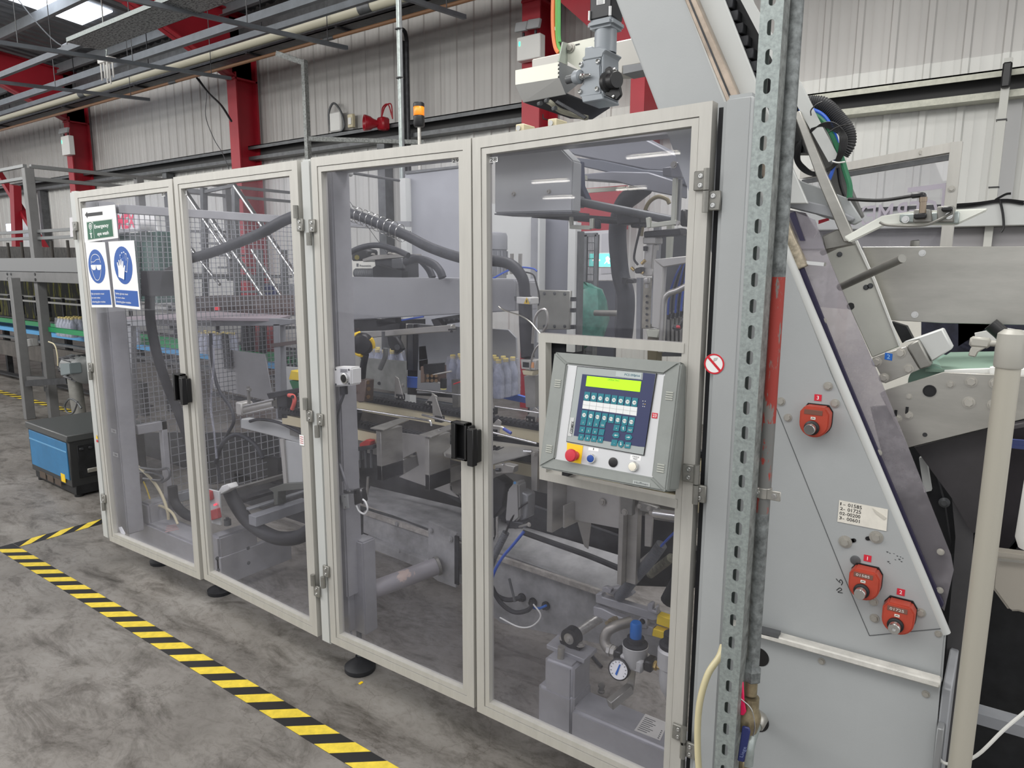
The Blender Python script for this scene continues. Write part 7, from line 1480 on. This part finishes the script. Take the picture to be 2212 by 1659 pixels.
ply('plate', .22, [(443,1055),(473,1062),(477,1135),(446,1128)], .01, PAINTL, cbx, .002)
for a in ([(440,1058),(452,1062),(455,1080),(441,1086)],[(448,1105),(468,1098),(472,1120),(450,1126)]): ply('red_socket', .20, a, .02, mat('socket_red',(170,60,60),.4), cbx, .003)
MB().bar(Y(463,1091,.21),Y(467,1089,.21),.008,.008).build('red_led', mat('led_red',(255,60,80),.4,emit=1), cbx)
ply('white_junction', .26, [(468,1065),(478,1050),(492,1045),(497,1056),(478,1068)], .05, WHITE, cbx, .004)
lv_ = thing('vertical_slide_bracket', 'grey drilled slide bracket low on the far column', 'bracket')
ply('bracket', .16, [(263,950),(282,950),(290,1028),(292,1080),(278,1082),(270,1030)], .03, PAINTL, lv_, .002); ply('hook', .15, [(263,950),(280,946),(284,952),(268,955)], .02, STEEL, lv_)
for a in ((280,1016),(284,1065)): MB().cyl(Y(*a,.159),Y(*a,.156),.006,n=12).build('hole', DARK2, lv_)
ply('white_block', .14, [(242,1034),(262,1034),(264,1056),(246,1058)], .03, WHITE, lv_, .002); ply('dark_clamp', .18, [(272,1028),(292,1028),(292,1048),(276,1050)], .04, mat('brown_clamp',(88,78,76),.5), lv_, .002)
for i, (pts, r, m) in enumerate((([(288,1000),(310,1018),(335,1045),(352,1075),(362,1105),(364,1122)],.008,CREAM),([(320,1098),(330,1092),(350,1094),(372,1108),(384,1132)],.007,CREAM),([(320,1098),(322,1110),(332,1116)],.006,CREAM),([(292,1018),(330,1022),(350,1030),(345,1038),(310,1034)],.007,ZINC),([(300,1010),(340,1015),(362,1012),(366,1030),(350,1042)],.007,ZINC),([(310,1040),(318,1060),(326,1085)],.004,YEL))):
    tag(tubo('cable',[Y(a,b,.26) for a,b in pts],r,m,None,8),['thick cream cable running down to the base beam behind the first door','cream cable arching over the base beam','short cream cable end on the base beam','grey looped cable by the far column','second grey looped cable by the far column','thin yellow-marked cable by the far column'][i],'cable')
hose('thick grey hose from the middle column to the left, behind the second door', [(648,462),(610,478),(560,505),(500,530),(450,548),(405,560)], [.5]*6, .026)
hose('black ribbed hose hanging from the dark box behind the first door', [(324,640),(325,690),(338,760),(360,830),(385,890),(410,960),(425,1020)], [.19,.195,.205,.25,.30,.34,.38], .024, RUB)
hose('wide black hose drooping to the floor behind the second door', [(495,1060),(510,1090),(535,1125),(570,1150),(605,1163),(645,1160),(675,1140),(690,1110)], [.32]*8, .034, RUB)
hose('thick dark hose lying behind the base beam', [(372,1050),(378,1085),(400,1110),(440,1125)], [.34]*4, .026, RUB)
hose('thin grey tube looping down in the left bay', [(455,720),(458,780),(472,840),(498,880),(505,910),(490,940),(470,980),(475,1040)], [.5]*8, .009)
hose('grey tube arching under the cylinder', [(466,1000),(480,960),(505,940),(530,945),(555,965),(568,990)], [.48]*6, .012)
tag(tubo('shredded_film',[Y(a,b,.45) for a,b in ((460,745),(462,780),(458,830),(455,880),(462,930),(468,990))],.006,FILM,None,6),'strand of crumpled clear film hanging in the left bay','film')
dk = thing('dark_hopper_box', 'black sheet hopper box feeding the hanging black hose', 'box'); ply('box', .18, [(303,585),(352,584),(345,640),(305,640)], .08, mat('black_sheet',(48,48,50),.5,var=.1), dk, .003); MB().prism([Y(350,585,.18),Y(373,572,.30),Y(373,592,.30),Y(345,640,.18)],(0,.004,0)).build('flap', DARK, dk)
gc = thing('green_machine_cabinet', 'dark green machine cabinet standing beyond the mesh', 'cabinet'); y = 1.15
ply('front', y, [(180,510),(340,500),(342,655),(200,640)], .15, GREEND, gc, .004)
for k in range(3): ply('door_edge', y-.006, [(300+26*k,506),(303+26*k,506),(304+26*k,650),(301+26*k,650)], .006, mat('edge_green',(22,46,42),.5), gc)
cs = thing('maker_sign', 'white sign board with pink-red capital letters partly hidden by the eye wash sign', 'sign'); y = 1.05
c = [Y(150,470,y),Y(296,452,y),Y(298,497,y),Y(152,512,y)]; MB().prism(c,(0,.01,0)).build('board', mat('sign_board',(206,204,208),.5), cs); P = Plate(*c,out=(0,-1,0)); P.text('CERMEX', .97,.16,.105, mat('pink_red',(226,40,92),.5), cs, .002, wid=.50, align='r', bold=.035)
MB().box((c[0].x+.1,y+.012,0),(c[0].x+.14,y+.04,c[0].z)).build('post', PAINTD, cs); ply('lower_edge', y-.005, [(225,500),(298,494),(299,499),(226,506)], .02, ALUD, cs); tag(ply('white_sheet', 1.2, [(297,455),(330,455),(338,497),(298,500)], .01, WHITEB),'white sheet right of the sign board beyond the mesh','sheet')
tag(ply('cream_board', 1.3, [(252,440),(322,448),(330,462),(252,458)], .01, CREAM), 'cream board above the sign letters beyond the mesh','board')
# stairs handrails
st = thing('stair_handrail', 'pair of shiny sloping stair handrails with posts beyond the mesh', 'handrail')
for a, b, r in (((395,405),(500,560),.022),((455,470),(610,700),.022),((508,402),(650,610),.022),((400,520),(475,615),.015),((545,540),(612,645),.018)):
    MB().cyl(Y(*a,2.3),Y(*b,2.3),r,n=12).build('rail', CHROME, st)
for px in (440,508,560,612): MB().bar(Y(px,405 if px < 520 else 540,2.4),Y(px+6,700,2.4),.05,.05).build('post', ZINC, st)
MB().bar(Y(400,410,2.4),Y(440,415,2.4),.04,.04).bar(Y(440,415,2.4),Y(508,400,2.4),.03,.03).build('top_rail', ZINC, st)
for k in range(9): MB().bar(Y(430+k*20,500+k*26,2.5),Y(470+k*20,500+k*26,2.5),.2,.02).build('tread', ZINC, st)
bp = thing('blue_cabinet', 'dark blue fronted grey cabinet beyond the stairs', 'cabinet'); ply('cabinet', 2.8, [(555,612),(650,614),(650,665),(558,662)], .1, PAINTD, bp, .004); ply('blue_front', 2.75, [(557,615),(592,617),(592,660),(560,665)], .03, mat('navy_front',(36,48,120),.5), bp, .003)
yg = thing('yellow_green_chute', 'yellow and green chute behind the second mullion', 'chute'); ply('yellow', .62, [(628,800),(662,806),(662,824),(623,820)], .05, YEL, yg, .003); ply('green', .62, [(624,822),(662,826),(662,846),(632,842)], .04, mat('chute_green',(24,104,60),.5), yg, .003); ply('white_back', .68, [(618,792),(664,796),(664,850),(620,848)], .01, PAINTL, yg)
# second conveyor, through the doors and to the left
lc = thing('bottle_conveyor', 'long bottle conveyor with green guide rails and blue belt running behind the machine', 'conveyor')
def xr(name, px, py, y, x0, x1, h, d, m): p = Y(px, py, y); return MB().box((x0,y,p.z-h/2),(x1,y+d,p.z+h/2)).build(name, m, lc, .001)
cyy = 2.0
xr('guide_rail', 60, 698, cyy, -16, -1.6, .055, .03, GREEN); xr('frame_top', 60, 690, cyy+.02, -16, -1.6, .02, .05, DARK); xr('belt', 70, 718, cyy+.06, -16, -1.6, .05, .3, mat('belt_light_blue',(80,150,200),.5)); xr('frame_side', 60, 760, cyy, -16, -1.6, .20, .04, mat('oily_frame',(84,80,76),.5,.3,var=.2)); xr('frame_lip', 60, 735, cyy-.01, -16, -1.6, .03, .05, ZINC)
for py, y2 in ((640,2.3),(650,2.1)): xr('upper_rail', 60, py, y2, -16, -3.2, .025, .03, STEEL)
for k in range(26):
    x = -15.5+.42*k; a = Y(60,640,2.2).z; MB().box((x,2.2,a-.25),(x+.03,2.23,a)).build('rail_post', DARK, lc)
for x in (-13.5,-11,-8.9,-6.4): MB().box((x,2.1,0),(x+.07,2.17,.75)).box((x,2.4,0),(x+.07,2.47,.75)).build('leg', DARK, lc)
xr('guide_rail', 440, 755, 1.5, -7, -2.7, .05, .03, GREEN)
xr('lower_shelf', 60, 820, cyy+.2, -16, -6.5, .02, .1, DARK)
ycur = thing('strip_curtain', 'yellow and dark stacks of goods behind the conveyor at far left', 'goods')
ply('backing', 3.3, [(-20,600),(175,600),(190,700),(-20,690)], .05, mat('goods_mix',(60,60,52),.6,col2=(170,166,60),thr=(.52,.6),vscale=3,stretch=(3,1,.6)), ycur)
bottle_pack('wrapped bottle pack on the conveyor left of the far guard door', 128, 684, 1.85, 5, 3, .22, .04)
for px, py, lb in ((428,715,'wrapped bottle pack behind the mesh, left of the dark strap'),(468,718,'wrapped bottle pack behind the mesh, right of the dark strap'),(262,702,'wrapped bottle pack seen through the mesh under the signs')): bottle_pack(lb, px, py, 1.35, 3, 2, .17, .03)
for px, py in ((480,705),(505,708)): pass
tag(ply('red_tag', 1.2, [(462,663),(472,663),(472,670),(462,670)], .01, REDB),'small red tag on the dark machine behind the mesh','tag')
xm = thing('dark_wrapper_machine', 'dark wrapping machine with red tags behind the table', 'machine'); ply('body', 1.9, [(420,640),(655,640),(655,680),(420,682)], .3, mat('brown_machine',(84,70,68),.5,.2,var=.25,vscale=8), xm); ply('red_field', 1.7, [(520,700),(600,700),(600,760),(520,760)], .02, mat('dull_red',(140,70,74),.5), xm)
for px in (520,535,560,600,640): ply('upright', 1.6, [(px,700),(px+9,700),(px+9,790),(px,790)], .03, DARK, xm)
for px in range(600,650,9): ply('slat', 1.5, [(px,760),(px+3,760),(px+3,860),(px,860)], .02, ZINC, xm)
# gearmotor and brackets at the far left
gmo = thing('conveyor_gearmotor', 'grey finned gearmotor under the conveyor left of the far door', 'motor'); c = Y(178,798,1.3)
MB().lathe((c.x+.02,1.3,c.z),(1,-.12,0),[(.08,-.34),(.115,-.32),(.115,0),(.125,.01),(.125,.08),(.10,.10),(.05,.11)],28).build('motor', mat('motor_grey',(128,130,130),.4,.3), gmo)
for k in range(16): a_ = 2*math.pi*k/16; MB().bar((c.x-.26,1.32+.11*math.cos(a_),c.z+.11*math.sin(a_)),(c.x-.02,1.29+.11*math.cos(a_),c.z+.11*math.sin(a_)),.008,.03,up=(0,math.cos(a_),math.sin(a_))).build('fin', ZINC, gmo)
ply('terminal_box', 1.14, [(129,786),(150,785),(152,808),(131,812)], .1, mat('teal_grey_box',(116,126,128),.45), gmo, .006, 2); ply('gearbox', 1.25, [(122,772),(150,768),(156,800),(124,804)], .2, DARK, gmo, .01)
MB().cyl(Y(160,815,1.3),(Y(160,815,1.3).x+.05,1.3,.02),.06,n=18).build('stand_tube', STEELD, gmo)
ply('junction', 1.4, [(52,733),(68,731),(70,748),(54,750)], .06, mat('junction_grey',(150,150,148),.45), gmo, .006)
MB().bar(Y(60,828,1.3),Y(150,822,1.3),.06,.06).build('shaft', DARK, gmo)
tubo('cable_loop',[Y(a,b,1.05) for a,b in ((168,868),(158,892),(145,890),(140,876),(150,862),(165,868),(176,882))],.008,ZINC,gmo,6); tubo('cable',[Y(a,b,1.2) for a,b in ((105,738),(118,745),(124,768),(125,790))],.006,CREAM,gmo,6)
# raised walkway
wk = thing('raised_walkway', 'grey steel walkway with double handrails on square posts at the far left', 'walkway')
WP = mat('walkway_grey',(112,112,112),.5,.15,var=.06); XW = -7.0
def XWp(px, py): return X(px, py, XW)
for (a, b, w_) in (((52,350),(67,905),.09),): pass
def vpost(px0, py0, y, x, z0, z1, w_=.085, m=WP): return MB().box((x-w_/2,y,z0),(x+w_/2,y+w_,z1)).build('post', m, wk, .004)
pA = Z(64,905,0.0); pB = Z(112,900,0.02)
vpost(0,0,pA.y-.04,pA.x,0,Y(25,600,pA.y).z); vpost(0,0,pB.y-.02,pB.x,0,2.60)
dz = Y(60,590,pB.y).z
MB().box((-17,pB.y-.05,1.455),(-5.1,pB.y+.03,1.555)).build('edge_beam', WP, wk, .003); MB().box((-17,pB.y-.03,1.56),(-5.1,pB.y+.05,1.70)).build('toe_beam', mat('walkway_grey2',(126,127,128),.5,.15), wk, .003)
MB().box((-17,pB.y,1.50),(-5.1,3.2,1.53)).build('deck', ZINC, wk)
for k, dx in enumerate((-.62,-.52)): 
    for zz2 in (1.48,1.53): bolt((pB.x+dx,pB.y-.05,zz2),(0,-1,0),.012,ZINC,wk)
for zz2 in (1.48,1.535): MB().cyl((pB.x+.10,pB.y-.051,zz2),(pB.x+.10,pB.y-.055,zz2),.016,n=12).build('hole', BLACK, wk)
HR_ = mat('handrail_grey',(120,122,122),.35,.4)
for zz3, r in ((2.62,.028),(2.50,.02)): MB().bar((pB.x,pB.y+.05,zz3),(pB.x,pB.y+3.2,zz3),.05,.035).build('handrail', HR_, wk)
for zz3 in (2.62,2.50,1.97,1.90): MB().bar((-17,pB.y,zz3),(pB.x,pB.y,zz3),.035,.03).build('handrail', HR_, wk)
for zz3 in (1.97,1.90): MB().bar((pB.x,pB.y+.04,zz3),(pB.x+1.9,pB.y+.04,zz3),.03,.03).build('handrail', HR_, wk)
for yy in (1.1,2.2): MB().box((pB.x-.04,pB.y+yy,1.5),(pB.x+.04,pB.y+yy+.08,2.62)).build('post', WP, wk, .003)
vpost(0,0,pB.y,pB.x-2.0,0,2.6); 
MB().bar((pA.x,pA.y,.42),(pB.x,pB.y,.40),.06,.10).build('brace', WP, wk)
for k in range(16): x = -14+.5*k; MB().cyl((x,2.6,1.7),(x,2.6,1.95),.02,n=8).build('bottle_guide', mat('clutter_brown',(70,66,62),.5,.2), wk)
ply('clutter_belt', 2.8, [(-10,532),(165,535),(165,560),(-10,560)], .2, mat('clutter_dark',(66,64,62),.6,.2,var=.35,vscale=12,stretch=(2,1,1)), wk)
t = thing('red_brace', 'red diagonal steel brace and stub column behind the walkway at far left', 'brace'); MB().bar(Y(-30,330,5.0),Y(100,540,5.0),.12,.1).build('diagonal', RED, t); MB().bar(Y(33,400,4.9),Y(38,535,4.9),.22,.15).build('stub', RED, t)
# blue welder-like box
bb = thing('blue_machine_box', 'low blue and black machine box standing on the floor left of the doors', 'machine')
z0, z1 = .06, .46
A = Z(158,1060,z0); Bq = Z(76,1022,z0); E_ = Z(225,1040,z0); d1 = (Bq-A); d1.z = 0; d1.normalize(); d2 = V(-d1.y, d1.x, 0); 
if d2.y < 0: d2 = -d2
A.z = 0; L1, L2 = .74, .52; BK = mat('black_cabinet',(40,41,42),.45,var=.1)
def obx(name, u0,u1,v0,v1,za,zb,m,bev=.004): return MB().prism([A+d1*u+d2*v+V(0,0,za) for u,v in ((u0,v0),(u1,v0),(u1,v1),(u0,v1))],(0,0,zb-za)).build(name,m,bb,bev)
ZT = None
for zt_ in [x/100 for x in range(30,60)]:
    p = Z(158,955,zt_)
    if (p-A-V(0,0,zt_)).length < .03: ZT = zt_; break
ZT = (ZT or .44)+.02
obx('body', 0,L1,0,L2,.08,ZT-.03,BK,.006); obx('lid', -.01,L1+.01,-.012,L2+.01,ZT-.05,ZT,mat('black_lid',(70,72,72),.4,.1),.006)
obx('blue_side_panel', .03,L1-.03,-.006,.002,.13,ZT-.06,BLUEB,.002); obx('panel_fold', .03,L1-.03,-.009,-.004,ZT-.13,ZT-.12,mat('blue_edge',(90,150,190),.4),.001)
obx('plinth', .0,L1,.02,L2-.02,.02,.09,DARK2,.003); obx('yellow_label', .10,.17,-.008,-.004,.10,.16,YELV,0)
for k in range(3): obx('vent', .2+.14*k,.31+.14*k,-.002,.002,.05,.10,mat('brown_vent',(84,72,62),.6,.2),0)
obx('socket_panel', -.006,.002,.05,L2-.05,.14,ZT-.08,DARK2,.002); obx('metal_handle', -.02,-.006,.1,.42,.17,.20,STEEL,.002)
for k in range(3): obx('knob', -.02,-.006,.06+.06*k,.09+.06*k,ZT-.12,ZT-.10,DARK,.004)
for u in (.04,L1-.04): 
    for v in (.05,L2-.05): MB().cyl(A+d1*u+d2*v-V(0,0,0),A+d1*u+d2*v+V(0,0,.04),.03,n=14).build('castor', BLACK, bb)
# loose scraps on the floor and pane
tag(MB().box(tuple(Z(774,1477,.0)),tuple(Z(778,1474,.0)+V(.012,.006,.003))).build('yellow_scrap', YELV),'tiny yellow scrap on the floor beside the round foot','scrap')
t = thing('torn_paper', 'torn white paper stuck low inside the first door', 'paper'); ply('scrap', .03, [(256,1139),(262,1138),(270,1152),(268,1158),(262,1154)], .002, WHITEB, t)
for px, py, q in ((350,1221,b1),(476,1285,b2)):
    c = Z(px,py-6,0.0); c.y = max(c.y,.1); f_ = MB().lathe((c.x,c.y,0),(0,0,1),[(.06,0),(.062,.018),(.03,.035),(.015,.04)],24).build('foot', RUB, q); MB().cyl((c.x,c.y,.03),(c.x,c.y,.16),.012,n=10).build('spindle', ZINC, f_)
# ---------------------------------------------------------------- finish: put every root at its base
bpy.context.view_layer.update()
def wb(o):
    lo = Vector((1e9,)*3); hi = Vector((-1e9,)*3)
    st = [o]
    while st:
        q = st.pop(); st += list(q.children)
        if q.type == 'MESH':
            M_ = q.matrix_world
            for c in q.bound_box:
                w = M_ @ Vector(c)
                for i in range(3): lo[i] = min(lo[i], w[i]); hi[i] = max(hi[i], w[i])
    return lo, hi
for o in ROOTS:
    if not o.children: continue
    lo, hi = wb(o); c = Vector(((lo.x+hi.x)/2, (lo.y+hi.y)/2, lo.z)); d = c-o.location
    o.location = c
    for ch in o.children: ch.location -= d
for o in SOLO:
    if o.type != 'MESH' or o.data.users > 1: continue
    lo, hi = wb(o); c = Vector(((lo.x+hi.x)/2, (lo.y+hi.y)/2, lo.z)); d = c-o.location
    o.data.transform(Matrix.Translation(-d)); o.location = c
    for ch in o.children: ch.location -= d
